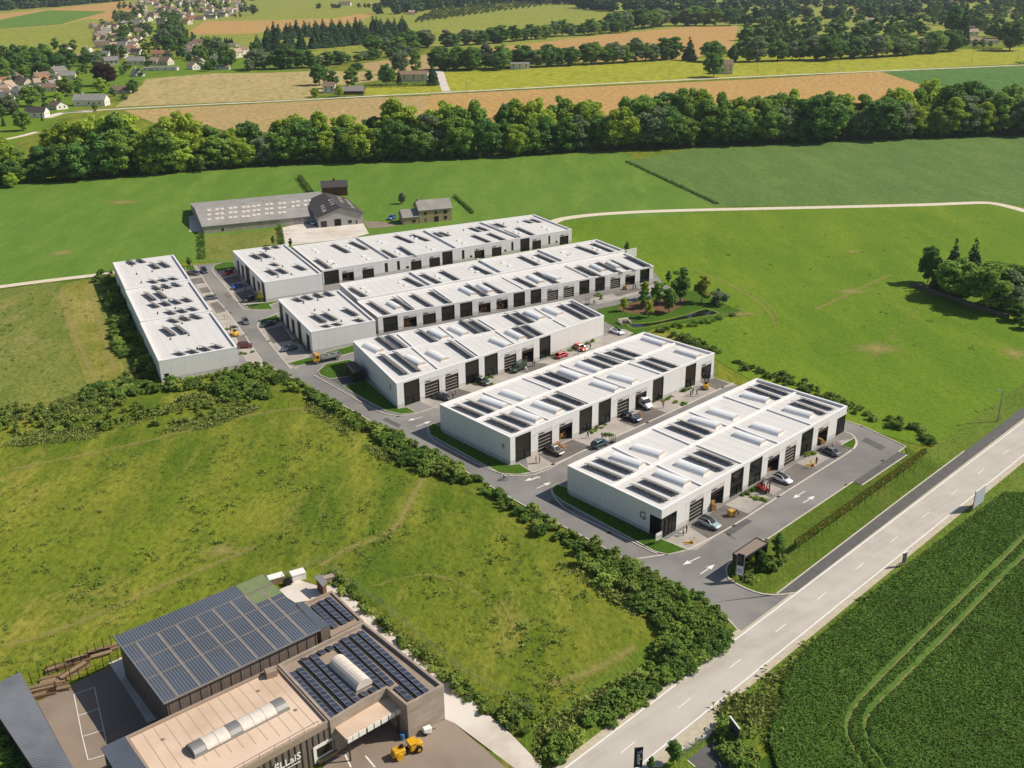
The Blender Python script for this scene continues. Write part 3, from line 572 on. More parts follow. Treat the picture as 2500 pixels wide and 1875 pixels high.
class Block:
    """one volume of a building: hollow walls with openings, roof slab, parapet ring"""
    def __init__(s, root, corners, H, par=0.5, panels=(0, 3), open_edges=()):
        s.root = root; s.H = H; s.zr = H-par; s.inv = root.matrix_basis.inverted() if False else None
        ang = root.rotation_euler[2]; o = Vector(root.location); c, sn = math.cos(-ang), math.sin(-ang)
        s.o, s.c, s.s = o, c, sn
        s.W = [Vector((p.x, p.y, 0)) for p in corners]
        s.poly = [s.loc(p) for p in s.W]
        s.big = True; s.wall = None; s.panels = panels; s.core = MB(); s.pls = []; s.jobs = []; s.skip = open_edges
    def loc(s, p):
        x, y = p[0]-s.o.x, p[1]-s.o.y
        return Vector((x*s.c-y*s.s, x*s.s+y*s.c))
    def edge(s, i):
        a, b = s.poly[i], s.poly[(i+1) % len(s.poly)]; d = b-a
        return a, d.length, d.normalized()
    def u_of(s, i, px, z):
        a, b = s.W[i], s.W[(i+1) % len(s.W)]; return solve_u(a, (b-a).normalized(), px, z)
    def finish(s, openings):
        """openings: {edge: [(s0, s1, z0, z1), ...]}"""
        H = s.H; T = 0.3; n = len(s.poly)
        inn = inset(s.poly, T)
        for i in range(n):
            if i in s.skip: continue
            a, L_, d = s.edge(i); nrm = Vector((d.y, -d.x))
            ops = sorted(openings.get(i, []))
            def piece(s0, s1, z0, z1, pan=True):
                if s1-s0 < 0.02 or z1-z0 < 0.02: return
                p, q = a+d*s0, a+d*s1
                ip = inn[i] if s0 < 0.01 else p-nrm*T; iq = inn[(i+1) % n] if s1 > L_-0.01 else q-nrm*T
                s.core.hexa([(p.x, p.y, z0), (q.x, q.y, z0), (iq.x, iq.y, z0), (ip.x, ip.y, z0)], [(p.x, p.y, z1), (q.x, q.y, z1), (iq.x, iq.y, z1), (ip.x, ip.y, z1)])
                if pan and i in s.panels:
                    zb = z0
                    if z0 < 0.01:
                        zb = 1.05
                        pp, qq = p+nrm*0.03, q+nrm*0.03
                        s.pls.append(MB().hexa([(p.x, p.y, 0.02), (pp.x, pp.y, 0.02), (qq.x, qq.y, 0.02), (q.x, q.y, 0.02)][::-1], [(p.x, p.y, 1.03), (pp.x, pp.y, 1.03), (qq.x, qq.y, 1.03), (q.x, q.y, 1.03)][::-1]))
                    k = max(1, round((s1-s0)/1.2)); wd = (s1-s0)/k
                    for j in range(k):
                        s.jobs.append((a+d*(s0+wd*j), math.atan2(d.y, d.x), wallpanel_mesh(wd, z1-0.28-zb if z1 > H-0.01 else z1-zb), zb))
            cur = 0.0
            for o in ops:
                s0, s1, z0, z1 = o[:4]
                piece(cur, s0, 0, H); piece(s0, s1, z1, H); piece(s0, s1, 0, z0) if z0 > 0.02 else None
                cur = s1
            piece(cur, L_, 0, H)
        s.wall = s.core.obj('wall', M_CORE if len(s.panels) > 3 else M_WALL, s.root)
        for m_ in s.pls: m_.obj('plinth', M_PLINTH, s.wall)
        for p, r, me, zb in s.jobs:
            o = put('wall_panel', me, None, s.wall, (p.x, p.y, zb), r)
        # roof and parapet
        inn2 = inset(s.poly, 0.42); s.seams()
        MB().prism(inset(s.poly, T+0.005), s.zr-0.25, s.zr).obj('roof', M_ROOFW, s.root)
        out2 = inset(s.poly, -0.08); m = MB(); zt, zi = s.H+0.02, s.H-0.26
        for i in range(n):
            j = (i+1) % n
            ring = [(out2[i], out2[j], zi), (out2[i], out2[j], zt), (inn2[i], inn2[j], zt), (inn2[i], inn2[j], s.zr+0.004)]
            for (p, q, z), (p2, q2, z2) in zip(ring, ring[1:]):
                m.add([(p.x, p.y, z), (q.x, q.y, z), (q2.x, q2.y, z2), (p2.x, p2.y, z2)], [(0, 1, 2, 3)])
            m.add([(out2[i].x, out2[i].y, zi), (out2[j].x, out2[j].y, zi), (s.poly[j].x, s.poly[j].y, zi), (s.poly[i].x, s.poly[i].y, zi)], [(3, 2, 1, 0)])
        m.obj('parapet', M_COPE, s.root)
        MB().prism(inset(s.poly, T+0.01), 0.0, 0.145).obj('floor_slab', M_INT, s.root)
    def seams(s):
        """welded membrane laps and downpipes"""
        a, L_, d = s.edge(0); n = int(L_/2.6); b0, b1 = inset(s.poly, .45)[3], inset(s.poly, .45)[2]; f0, f1 = inset(s.poly, .45)[0], inset(s.poly, .45)[1]; m = MB()
        for j in range(1, n):
            p, q = f0.lerp(f1, j/n), b0.lerp(b1, j/n); m.bar((p.x, p.y, s.zr+.004), (q.x, q.y, s.zr+.004), .09, .012)
        o = m.obj('membrane_laps', M_SEAM, s.root); o['kind'] = 'stuff'
    # ---- roof furniture, positions surveyed on the photograph
    def divider(s, p0, p1, wd=0.42, up=0.0, dz=0.0):
        a = s.loc(P(*p0, s.H)); b = s.loc(P(*p1, s.H)); d = (b-a).normalized()
        ht = (s.H-s.zr)*.62+up; MB().bar((a.x, a.y, s.zr+ht/2+dz), (b.x, b.y, s.zr+ht/2+dz), wd, ht).obj('roof_divider', M_COPE, s.root)
    def solar(s, p0, p1, wd=1.6, hi=0.85, lo=0.16):
        wd = min(wd, 1.6); z = s.zr+hi; a = s.loc(P(*p0, z)); b = s.loc(P(*p1, z if s.big else s.zr+.2));
        if not s.big: hi, lo = .95, .2
        d = b-a; L_ = d.length; d = d.normalized(); ang = math.atan2(d.y, d.x)
        fr = MB(); k = max(2, int(L_/1.3)+1)
        for j in range(k):
            x = 0.1+(L_-0.2)*j/(k-1)
            fr.bar((x, 0.06, 0), (x, 0.06, hi-0.04), 0.06).bar((x, wd-0.06, 0), (x, wd-0.06, lo), 0.06).bar((x, 0.06, 0.05), (x, wd-0.06, lo*0.6), 0.05)
        for j in range(0, k-1):
            x = 0.1+(L_-0.2)*j/(k-1); x2 = 0.1+(L_-0.2)*(j+1)/(k-1)
            fr.bar((x, 0.05, 0.08), (x2, 0.05, hi-0.1), 0.035)
        fr.bar((0, 0.0, hi), (L_, 0.0, hi), 0.05).bar((0, 0.06, 0.03), (L_, 0.06, 0.03), 0.1)
        o = fr.obj('solar_array', M_ALU, s.root, (a.x, a.y, s.zr+0.01), ang)
        t = MB()
        nP = max(1, round(L_/1.1)); pw = L_/nP
        for j in range(nP):
            x0, x1 = j*pw+0.012, (j+1)*pw-0.012
            t.add([(x0, 0, hi), (x1, 0, hi), (x1, wd, lo), (x0, wd, lo), (x0, 0, hi+0.05), (x1, 0, hi+0.05), (x1, wd, lo+0.05), (x0, wd, lo+0.05)], [(0, 1, 5, 4), (1, 2, 6, 5), (2, 3, 7, 6), (3, 0, 4, 7)], 2)
            t.add([(x0, 0, hi), (x1, 0, hi), (x1, wd, lo), (x0, wd, lo)], [(3, 2, 1, 0)], 1)
            t.add([(x0, 0, hi+0.05), (x1, 0, hi+0.05), (x1, wd, lo+0.05), (x0, wd, lo+0.05)], [(0, 1, 2, 3)], 0)
        q = t.obj('solar_panels', [M_PV, M_PVB, M_ALU], o)
        q.location = (0, 0, 0.02)
    def barrel(s, p0, p1, r=1.35, h=0.85):
        z = s.zr+h; a = s.loc(P(*p0, z)); b = s.loc(P(*p1, z)); d = b-a; L_ = d.length; ang = math.atan2(d.y, d.x); m = MB(); n = 10
        arc = [(r*math.cos(math.pi*i/n), h*math.sin(math.pi*i/n)) for i in range(n+1)]
        m.add([(0, y, z) for y, z in arc]+[(L_, y, z) for y, z in arc], [(i, i+1, n+2+i, n+1+i) for i in range(n)])
        o = m.obj('skylight', M_DOME, s.root, (a.x, a.y, s.zr+0.04), ang, smooth=True)
        e = MB().add([(0.03, y*0.98, z*0.98) for y, z in arc], [tuple(range(n+1))]).add([(L_-0.03, y*0.98, z*0.98) for y, z in arc], [tuple(range(n, -1, -1))])
        e.obj('skylight_end', M_DOMEEND, o)
        MB().box(-0.1, -r-0.1, -0.03, L_+0.1, r+0.1, 0.1).obj('skylight_kerb', M_COPE, o)
    def hatch(s, p, d=None):
        a = s.loc(P(*p, s.zr+0.3))
        MB().bbox(-0.7, -0.55, 0, 0.7, 0.55, 0.3, 0.06).obj('roof_hatch', M_COPE, s.root, (a.x, a.y, s.zr+0.01), 0)
    def vent(s, p):
        a = s.loc(P(*p, s.zr+0.3))
        MB().tube((0, 0, 0), (0, 0, 0.45), 0.28, 0.10, 8).tube((0, 0, 0.45), (0, 0, 0.6), 0.16, 0.16, 8).obj('roof_vent', M_BLACK, s.root, (a.x, a.y, s.zr+0.01), 0)
    # ---- facade items
    def at(s, i, u, z):
        a, L_, d = s.edge(i); return (a.x+d.x*u, a.y+d.y*u, z), math.atan2(d.y, d.x)
    def dark(s, i, u0, u1, z1, lower=2.3, glaz=False):
        loc, r = s.at(i, u0, 0.15); w_ = u1-u0; h = z1-0.15; m = MB()
        m.box(0, 0.12, 0, 0.1, 0.26, h).box(w_-0.1, 0.12, 0, w_, 0.26, h).box(0.1, 0.12, h-0.1, w_-0.1, 0.26, h).box(0.1, 0.12, lower-0.12, w_-0.1, 0.26, lower)
        if glaz: m.box(0.1, 0.12, h*0.52, w_-0.1, 0.26, h*0.52+0.35)
        o = m.obj('shopfront', M_BLACK, s.root, loc, r)
        if glaz:
            MB().box(0.1, 0.17, lower, w_-0.1, 0.21, h*0.52).obj('spandrel_panel', M_DARK, o)
            MB().box(0.1, 0.17, h*0.52+0.35, w_-0.1, 0.19, h-0.1).obj('window_pane', M_GLASS, o)
        else:
            MB().box(0.1, 0.16, lower, w_-0.1, 0.22, h-0.1).obj('spandrel_panel', M_DARK, o)
        MB().box(0.1, 0.18, 0, w_*0.62, 0.2, lower-0.12).obj('window_pane', M_GLASS, o)
        MB().box(w_*0.62+0.06, 0.18, 0, w_-0.1, 0.2, lower-0.12).obj('entrance_door', M_GLASS, o)
        MB().box(w_*0.62-0.02, 0.06, 0, w_*0.62+0.06, 0.26, lower-0.12).obj('door_post', M_BLACK, o)
    def garage(s, i, u0, u1, ztop, kind, txt='Labe.a', lamp=True, field=True):
        loc, r = s.at(i, u0, 0.15); w_ = u1-u0; h = ztop-0.15; m = MB()
        m.box(0, 0.1, 0, 0.12, 0.28, h).box(w_-0.12, 0.1, 0, w_, 0.28, h).box(0.12, 0.1, h-0.12, w_-0.12, 0.28, h)
        o = m.obj('garage_door', M_BLACK, s.root, loc, r)
        n = 5; sh_ = (h-0.12)/n
        rows = range(n) if kind != 'o' else [n-1]
        for j in rows:
            q = put('door_section', section_mesh(w_-0.26, sh_-(0.13 if kind == 's' else 0.05), M_DARK), None, o, (0.13, 0.18, 0.02+j*sh_))
            if kind == 's' and j < n-1:
                put('glazing_strip', section_mesh(w_-0.55, 0.11, M_DOORW), None, o, (0.27, 0.19, 0.02+(j+1)*sh_-0.12))
        if kind == 'o':
            for j in range(3):
                bw = rnd.uniform(0.7, 1.1); x = 0.4+j*1.1
                for lv in range(rnd.randint(1, 3)):
                    if x+bw < w_-0.3: MB().bbox(x, 1.0+rnd.random(), 0.0+lv*0.8, x+bw, 2.1+rnd.random(), 0.78+lv*0.8, 0.03).obj('stored_box', M_CARD, o)
        if txt:
            me = text_mesh(txt, 0.62, 0.05, 0.012)
            t = put('lettering', me, M_SIGNK, o); t.rotation_euler = (R(90), 0, 0); t.location = (1.05, -0.09, h+0.42)
            if field: MB().box(-0.1, -0.065, h+0.06, w_+0.1, -0.052, h+1.05).obj('sign_field', M_PANELJ, o)
        if lamp:
            l = MB().bar((-0.85, -0.05, h+0.55), (-0.75, -0.35, h+1.1), 0.06).bar((-0.75, -0.35, h+1.1), (-0.5, -0.75, h+1.2), 0.07)
            l.obj('wall_lamp', M_COPE, o)
    def slot(s, i, u0, u1, z0, z1):
        loc, r = s.at(i, u0, z0)
        MB().box(0, 0.08, 0, u1-u0, 0.14, z1-z0).obj('slot_window', M_DARK, s.root, loc, r)
    def letter(s, i, u, z, ch, size=1.6):
        loc, r = s.at(i, u, z); t = put('wall_letter', text_mesh(ch, size, 0.06, 0.03), M_SIGNG, s.root, loc)
        a, L_, d = s.edge(i); t.rotation_euler = (R(90), 0, r)
        t.location = (loc[0]+d.y*0.09, loc[1]-d.x*0.09, z)

def block_root(name, label, px, H):
    f = P(*px[0], H); r = P(*px[1], H); d = r-f
    return thing(name, label, 'building', (f.x, f.y, 0), math.atan2(d.y, d.x))
def front_items(b, i, sheet, items, H, door=0.63, txt='Labe.a', darktop=None):
    """items: (kind, x0, x1) in sheet pixels measured at mid height"""
    ops = []; todo = []
    dt = darktop or H-0.55
    for it in items:
        k = it[0]; ox, oy, sc = SHEETS[it[3] if len(it) > 3 else sheet]
        zm = H*0.5 if k in 'dgw' else H*door*0.5
        u0, u1 = b.u_of(i, ox+it[1]/sc, zm), b.u_of(i, ox+it[2]/sc, zm)
        if u0 > u1: u0, u1 = u1, u0
        if k == 'w': ops.append((u0, u1, 1.0, H*0.80)); todo.append(('w', u0, u1, 1.0, H*0.80))
        elif k == 'm': ops.append((u0, u1, 0.9, 1.9)); todo.append(('w', u0, u1, 0.9, 1.9))
        elif k in 'dg': ops.append((u0, u1, 0, dt)); todo.append((k, u0, u1, dt))
        else: ops.append((u0, u1, 0, H*door)); todo.append((k, u0, u1, H*door))
    for t in todo:
        if t[0] == 'w': b.slot(i, t[1], t[2], t[3], t[4])
        elif t[0] in 'dg': b.dark(i, t[1], t[2], t[3], glaz=t[0] == 'g')
        else: b.garage(i, t[1], t[2], t[3], t[0], txt)
    return ops
def roof_items(b, sheet, solar=(), barrels=(), hatches=(), vents=(), wd=1.9):
    for q in solar: b.solar(Z(sheet, q[0], q[1]), Z(sheet, q[2], q[3]), wd)
    for q in barrels: b.barrel(Z(sheet, q[0], q[1]), Z(sheet, q[2], q[3]))
    for q in hatches: b.hatch(Z(sheet, *q))
    for q in vents: b.vent(Z(sheet, *q))
def wall_h(top, bot):
    return height_at(P(*bot), top[1])

# ---------------------------------------------------------------- building G
gF, gR, gB, gL = (1615.8, 1244.8), (2068.3, 991.3), (1847.4, 923.5), (1385.9, 1136.3)
HG = wall_h(gF, (1616.4, 1318.6))
g = block_root('warehouse_block', 'nearest white warehouse block, with the grey letter G on its end wall', (gF, gR), HG)
b = Block(g, [P(*q, HG) for q in (gF, gR, gB, gL)], HG)
ops = {0: front_items(b, 0, '6', [('s', 107, 220), ('o', 278, 385), ('g', 440, 545), ('g', 592, 695), ('o', 738, 835), ('s', 880, 968), ('g', 1012, 1108), ('o', 1145, 1228)], HG)}
# glazed corners: curtain wall with mullions
def curtain(b, i, u0, u1, z1, n):
    loc, r = b.at(i, u0, 0.15); w_ = u1-u0; m = MB(); h = z1-0.15
    for j in range(n+1): m.box(w_*j/n-0.05, 0.02, 0, w_*j/n+0.05, 0.2, h)
    for zq in (0.0, h*0.55, h-0.12): m.box(0, 0.04, zq, w_, 0.18, zq+0.12)
    o = m.obj('curtain_wall', M_BLACK, b.root, loc, r)
    for j in range(n): MB().box(w_*j/n+0.06, 0.09, 0.12, w_*(j+1)/n-0.06, 0.11, h-0.12).obj('window_pane', M_GLASS, o)
u1 = b.u_of(0, Z('5', 1165, 0)[0], 2.5); L0 = b.edge(0)[1]; uR = b.u_of(0, Z('6', 1300, 0)[0], 2.5); L3 = b.edge(3)[1]
u3 = b.u_of(3, Z('5', 950, 0)[0], 2.5)
ZC = HG*0.70
ops[0] += [(0, u1, 0, ZC), (uR, L0, 0, ZC)]
ops[3] = [(u3, L3, 0, ZC)]
b.finish(ops)
curtain(b, 0, 0.12, u1, ZC, 4); curtain(b, 3, u3, L3-0.12, ZC, 3); curtain(b, 0, uR, L0-0.1, ZC, 4)
b.letter(3, b.u_of(3, Z('5', 897, 0)[0], HG*0.6), HG*0.53, 'G', 2.3)
roof_items(b, '5', [(418, 930, 700, 1045), (512, 882, 795, 995), (1095, 615, 1358, 715), (1172, 575, 1435, 675), (785, 1098, 1070, 1225), (880, 1052, 1165, 1172), (1243, 862, 1528, 975), (1328, 818, 1610, 930), (1745, 305, 2000, 395), (1815, 275, 2065, 360)],
           [(655, 850, 890, 925), (825, 775, 1050, 842), (1295, 550, 1510, 612), (1440, 482, 1650, 545), (1710, 355, 1910, 405), (1012, 985, 1255, 1075), (1180, 905, 1415, 988), (1648, 668, 1875, 745), (1790, 600, 2015, 668)])
roof_items(b, '6', [(935, 258, 1200, 352), (1005, 228, 1265, 315)], [(895, 302, 1105, 360)])
b.divider(Z('5', 640, 1105), Z('5', 2140, 345), 0.5, 0.03, 0)
for q in ((655, 790, 968, 935), (978, 640, 1290, 772), (1280, 505, 1590, 622), (1555, 378, 1868, 487), (1015, 935, 1382, 1103), (1335, 772, 1700, 920), (1635, 622, 1995, 757)):
    b.divider(Z('5', q[0], q[1]), Z('5', q[2], q[3]))
b.divider(Z('6', 745, 318), Z('6', 1105, 445))
# ---------------------------------------------------------------- building F
fF, fR, fB, fL = (1245.1, 1067.2), (1744.5, 861.6), (1572.7, 810.4), (1073.9, 986.8)
HF = wall_h(fF, (1246.6, 1137.4))
f_ = block_root('warehouse_block', 'second white warehouse block from the front, with a small F sign on its end wall', (fF, fR), HF)
b = Block(f_, [P(*q, HF) for q in (fF, fR, fB, fL)], HF)
ops = {0: front_items(b, 0, '5', [('d', 1685, 1812, '4'), ('s', 45, 158), ('o', 215, 322), ('d', 378, 482), ('d', 533, 635), ('s', 685, 780), ('o', 832, 922), ('d', 972, 1060), ('d', 1237, 1322), ('o', 1363, 1445)], HF)}
b.finish(ops)
b.letter(3, b.u_of(3, Z('4', 1590, 0)[0], HF*0.6), HF*0.56, 'F', 1.7)
roof_items(b, '4', [(1190, 1015, 1405, 1105), (1283, 978, 1500, 1068), (1457, 1125, 1690, 1222), (1555, 1088, 1785, 1180), (1850, 775, 2065, 855), (1935, 745, 2145, 825), (1912, 955, 2140, 1045), (2000, 920, 2225, 1005)],
           [(1418, 955, 1610, 1018), (1585, 898, 1775, 962), (1678, 1058, 1880, 1128), (1848, 990, 2045, 1058)])
roof_items(b, '3', [(418, 1235, 625, 1310), (495, 1205, 700, 1280), (597, 1175, 800, 1245), (665, 1148, 868, 1215), (868, 1250, 1085, 1330), (937, 1225, 1160, 1298)],
           [(228, 1325, 400, 1387), (372, 1270, 550, 1332), (905, 1062, 1075, 1115), (1175, 1160, 1350, 1212), (638, 1362, 830, 1415), (492, 1420, 690, 1480)])
b.divider(Z('4', 1345, 1143), Z('3', 1160, 1110), 0.5, 0.03)
for k, q in (('4', (1428, 912, 1672, 1010)), ('4', (1750, 795, 1992, 890)), ('3', (228, 1285, 470, 1370)), ('3', (505, 1185, 765, 1265)), ('4', (1700, 1020, 1975, 1140)), ('3', (200, 1493, 480, 1605)), ('3', (500, 1378, 778, 1478)), ('3', (782, 1270, 1058, 1365))):
    b.divider(Z(k, q[0], q[1]), Z(k, q[2], q[3]))
# ---------------------------------------------------------------- building E
eF, eR, eB, eL = (967.6, 936.1), (1474.2, 770.3), (1396.4, 730.5), (862.1, 833.1)
HE = wall_h(eF, (972.1, 999.4))
e_ = block_root('warehouse_block', 'third white warehouse block from the front, with the grey letter E on its end wall', (eF, eR), HE)
b = Block(e_, [P(*q, HE) for q in (eF, eR, eB, eL)], HE)
ops = {0: front_items(b, 0, '2', [('d', 618, 745), ('s', 788, 905), ('s', 953, 1060), ('d', 1115, 1225), ('d', 1270, 1378), ('s', 1430, 1528), ('o', 1573, 1668), ('d', 1715, 1805)], HE)}
b.finish(ops)
b.letter(3, b.u_of(3, Z('2', 512, 0)[0], HE*0.6), HE*0.62, 'E', 1.9)
roof_items(b, '2', [(400, 1130, 535, 1230), (480, 1115, 615, 1215), (415, 1270, 610, 1425), (520, 1250, 715, 1400), (725, 1072, 865, 1165), (965, 1160, 1160, 1295), (1068, 995, 1220, 1095), (1145, 990, 1295, 1080), (1430, 940, 1575, 1025), (1505, 925, 1650, 1005), (1512, 1045, 1650, 1130), (1585, 1030, 1725, 1110), (1870, 865, 2080, 975), (1950, 850, 2155, 955)],
           [(312, 1182, 425, 1238), (643, 1280, 765, 1342), (832, 1070, 950, 1127), (822, 1240, 950, 1305), (998, 1045, 1115, 1100), (1333, 1140, 1465, 1195), (1462, 1075, 1580, 1132), (1608, 920, 1735, 972), (1758, 890, 1885, 940)], wd=1.7)
b.divider(Z('2', 345, 1280), Z('3', 175, 920), 0.5, 0.03)
for q in ((570, 1105, 690, 1205), (905, 1040, 1030, 1135), (1225, 985, 1365, 1070), (1680, 895, 1830, 985), (690, 1215, 895, 1385), (1040, 1150, 1225, 1280), (1365, 1080, 1525, 1185), (1835, 990, 1945, 1050)):
    b.divider(Z('2', q[0], q[1]), Z('2', q[2], q[3]))
# ---------------------------------------------------------------- building D: front row, raised rear row, low wing by the street
dF, dR = (922, 773.8), (1595.3, 649.2)
HD = wall_h(dF, (925, 816)); HD2 = HD+0.9
d_ = block_root('warehouse_block', 'fourth white warehouse block, two rows deep with a low wing by the street', (dF, dR), HD)
rdgL = P(*Z('2', 240, 828), HD2); rdgR = P(*Z('3', 748, 368), HD2)
fl, fr_ = P(*dF, HD), P(*dR, HD)
b = Block(d_, [fl, fr_, rdgR, rdgL], HD, panels=(0,), open_edges=(2,))
ops = {0: front_items(b, 0, '2', [('d', 450, 568), ('o', 615, 722), ('p', 772, 877), ('d', 922, 1028), ('d', 1072, 1172), ('o', 1222, 1320), ('o', 1367, 1460), ('d', 1505, 1598), ('d', 1643, 1730), ('s', 1778, 1866), ('s', 1910, 1995), ('d', 2038, 2120), ('d', 507, 587, '3'), ('s', 630, 710, '3'), ('o', 750, 830, '3'), ('g', 870, 947, '3')], HD)}
b.finish(ops)
roof_items(b, '2', [(325, 840, 485, 945), (520, 810, 680, 910), (670, 780, 840, 885), (820, 755, 985, 858), (1115, 700, 1290, 800), (1250, 685, 1425, 775), (1510, 645, 1685, 728), (1672, 598, 1865, 695), (2010, 555, 2157, 625)],
           [(500, 845, 580, 890), (1085, 730, 1185, 780), (1225, 705, 1325, 757), (1632, 630, 1735, 682), (1765, 618, 1875, 657)], wd=1.6)
roof_items(b, '3', [(365, 485, 540, 570), (515, 452, 705, 540), (620, 435, 810, 520), (750, 405, 940, 495)], [(485, 478, 580, 522), (615, 455, 700, 497)], wd=1.6)
for k, q in (('2', (568, 790, 715, 905)), ('2', (862, 740, 1020, 850)), ('2', (1415, 645, 1600, 745)), ('2', (1130, 690, 1310, 800)), ('2', (1925, 555, 2125, 650)), ('3', (265, 487, 465, 582))):
    b.divider(Z(k, q[0], q[1]), Z(k, q[2], q[3]), 0.35)
b2 = Block(d_, [rdgL+Vector((0, 0.0, 0)), rdgR, P(1456.7, 584.4, HD2), P(828.6, 692.4, HD2)], HD2, par=0.6, panels=(0, 3))
b2.finish({})
roof_items(b2, '2', [(165, 725, 310, 805), (615, 645, 770, 720), (750, 615, 905, 690), (910, 590, 1050, 665), (1165, 550, 1330, 625), (1545, 470, 1705, 545), (1680, 455, 1845, 525), (2010, 390, 2157, 440)], (),
           [(285, 735), (330, 765), (590, 690), (635, 712), (885, 635), (925, 655), (1160, 580), (1210, 605), (1420, 530), (1475, 555), (1675, 490), (1725, 515), (1910, 440), (1970, 465)], wd=1.6)
roof_items(b2, '3', [(355, 325, 535, 390), (475, 300, 655, 370)], (), [(245, 380), (300, 400), (500, 345), (540, 360)], wd=1.6)
for q in ((665, 605, 845, 715), (1215, 502, 1410, 608), (1700, 425, 1900, 512)):
    b2.divider(Z('2', q[0], q[1]), Z('2', q[2], q[3]), 0.4, 0.3)
dlF, dlL = (759.3, 810.4), (678.8, 730.5)
HDL = wall_h(dlF, (761.4, 864.6))
lR = P(*Z('2', 385, 1003), HDL); lB = P(*Z('1', 1915, 690), HDL)
# the wing ends against the main block
b3 = Block(d_, [P(*dlF, HDL), lR, lB, P(*dlL, HDL)], HDL, panels=(0, 3), open_edges=(1,))
def side_items(b, i, H, spec, door=0.72):
    L_ = b.edge(i)[1]; ops = []
    for k, a, z in spec:
        u0, u1 = a*L_, z*L_
        if k == 'd': ops.append((u0, u1, 0, H-0.55)); b.dark(i, u0, u1, H-0.55)
        else: ops.append((u0, u1, 0, H*door)); b.garage(i, u0, u1, H*door, 'p', None, False)
    return ops
ops = {3: side_items(b3, 3, HDL, [('d', 0.02, 0.13), ('p', 0.22, 0.32), ('p', 0.40, 0.50), ('d', 0.59, 0.70), ('p', 0.84, 0.94)])}
b3.finish(ops)
b3.big = False
roof_items(b3, '1', [(1545, 745, 1610, 785), (1625, 730, 1690, 770), (1710, 712, 1775, 752), (1795, 700, 1860, 740), (1690, 878, 1790, 955), (1775, 865, 1880, 938), (1945, 830, 2050, 900), (1780, 960, 1835, 992), (1865, 945, 1925, 978), (2040, 910, 2105, 948)], (), (),
           [(1630, 790), (1745, 768), (1720, 850), (1835, 850), (1935, 938)])
# ---------------------------------------------------------------- building C and its wing
cF, cR, cB, cL = (786.4, 660.3), (1395.8, 559.7), (1303.6, 523.5), (712.5, 601)
HC = wall_h(cR, (1396.6, 593.5))
c_ = block_root('warehouse_block', 'rearmost white warehouse row with a low wing, in front of the stone farmhouse', (cF, cR), HC)
b = Block(c_, [P(*q, HC) for q in (cF, cR, cB, cL)], HC, panels=(0,))
ops = {0: front_items(b, 0, '2', [('d', -30, 92), ('o', 118, 213), ('p', 282, 375), ('w', 462, 488), ('w', 562, 585), ('m', 635, 658), ('p', 675, 760), ('p', 823, 910), ('d', 928, 1012), ('w', 1087, 1108), ('m', 1152, 1172), ('o', 1190, 1270), ('p', 1330, 1408), ('m', 1430, 1448), ('w', 1487, 1505), ('d', 1560, 1635), ('p', 1657, 1728), ('w', 1787, 1803), ('m', 1845, 1862), ('p', 1880, 1950)], HC, 0.6, 'sabea')}
b.finish(ops)
roof_items(b, '2', [(30, 375, 160, 440), (175, 355, 305, 415), (540, 305, 680, 360), (670, 295, 810, 345), (425, 420, 550, 485), (570, 395, 690, 470), (1165, 300, 1315, 360), (1295, 285, 1440, 345), (1410, 260, 1550, 320), (1525, 240, 1670, 302), (840, 280, 925, 312), (890, 275, 980, 305), (1145, 240, 1230, 270), (1205, 232, 1290, 262), (1295, 215, 1370, 242), (1350, 205, 1430, 235), (1585, 180, 1650, 200), (1640, 170, 1720, 195)], (),
           [(15, 515), (45, 545), (290, 475), (330, 500), (420, 355), (455, 370), (815, 400), (855, 422), (1060, 350), (1105, 370), (165, 395), (195, 410), (685, 320), (715, 335), (560, 440), (600, 460), (1520, 280), (1560, 292), (1750, 240), (1790, 262)], [(975, 290), (1100, 270), (1425, 218), (1540, 203)], wd=1.6)
roof_items(b, '1', [(1720, 430, 1840, 510)], (), [(1715, 360), (1745, 380), (1840, 455), (1875, 478)], (), wd=1.6)
for q in ((235, 328, 510, 500), (780, 270, 1040, 410), (1240, 205, 1540, 325)):
    b.divider(Z('2', q[0], q[1]), Z('2', q[2], q[3]), 0.45, 0.35)
clF, clL = (645.4, 689.2), (567.9, 612.1)
HCL = wall_h(clF, (649.3, 738))
b3 = Block(c_, [P(*clF, HCL), P(*Z('1', 1778, 556), HCL), P(*Z('1', 1482, 320), HCL), P(*clL, HCL)], HCL, panels=(0, 3), open_edges=(1,))
ops = {3: side_items(b3, 3, HCL, [('p', 0.12, 0.20), ('p', 0.26, 0.35), ('d', 0.40, 0.54), ('p', 0.62, 0.70), ('p', 0.77, 0.85), ('d', 0.90, 0.985)])}
b3.finish(ops)
b3.big = False
roof_items(b3, '1', [(1200, 390, 1270, 440), (1270, 380, 1345, 430), (1360, 460, 1415, 495), (1325, 515, 1400, 570), (1405, 505, 1485, 558), (1550, 478, 1635, 530), (1305, 335, 1350, 362), (1375, 325, 1425, 352)], (), (), [(1288, 450), (1325, 375), (1390, 435), (1460, 497), (1422, 580), (1532, 560)])
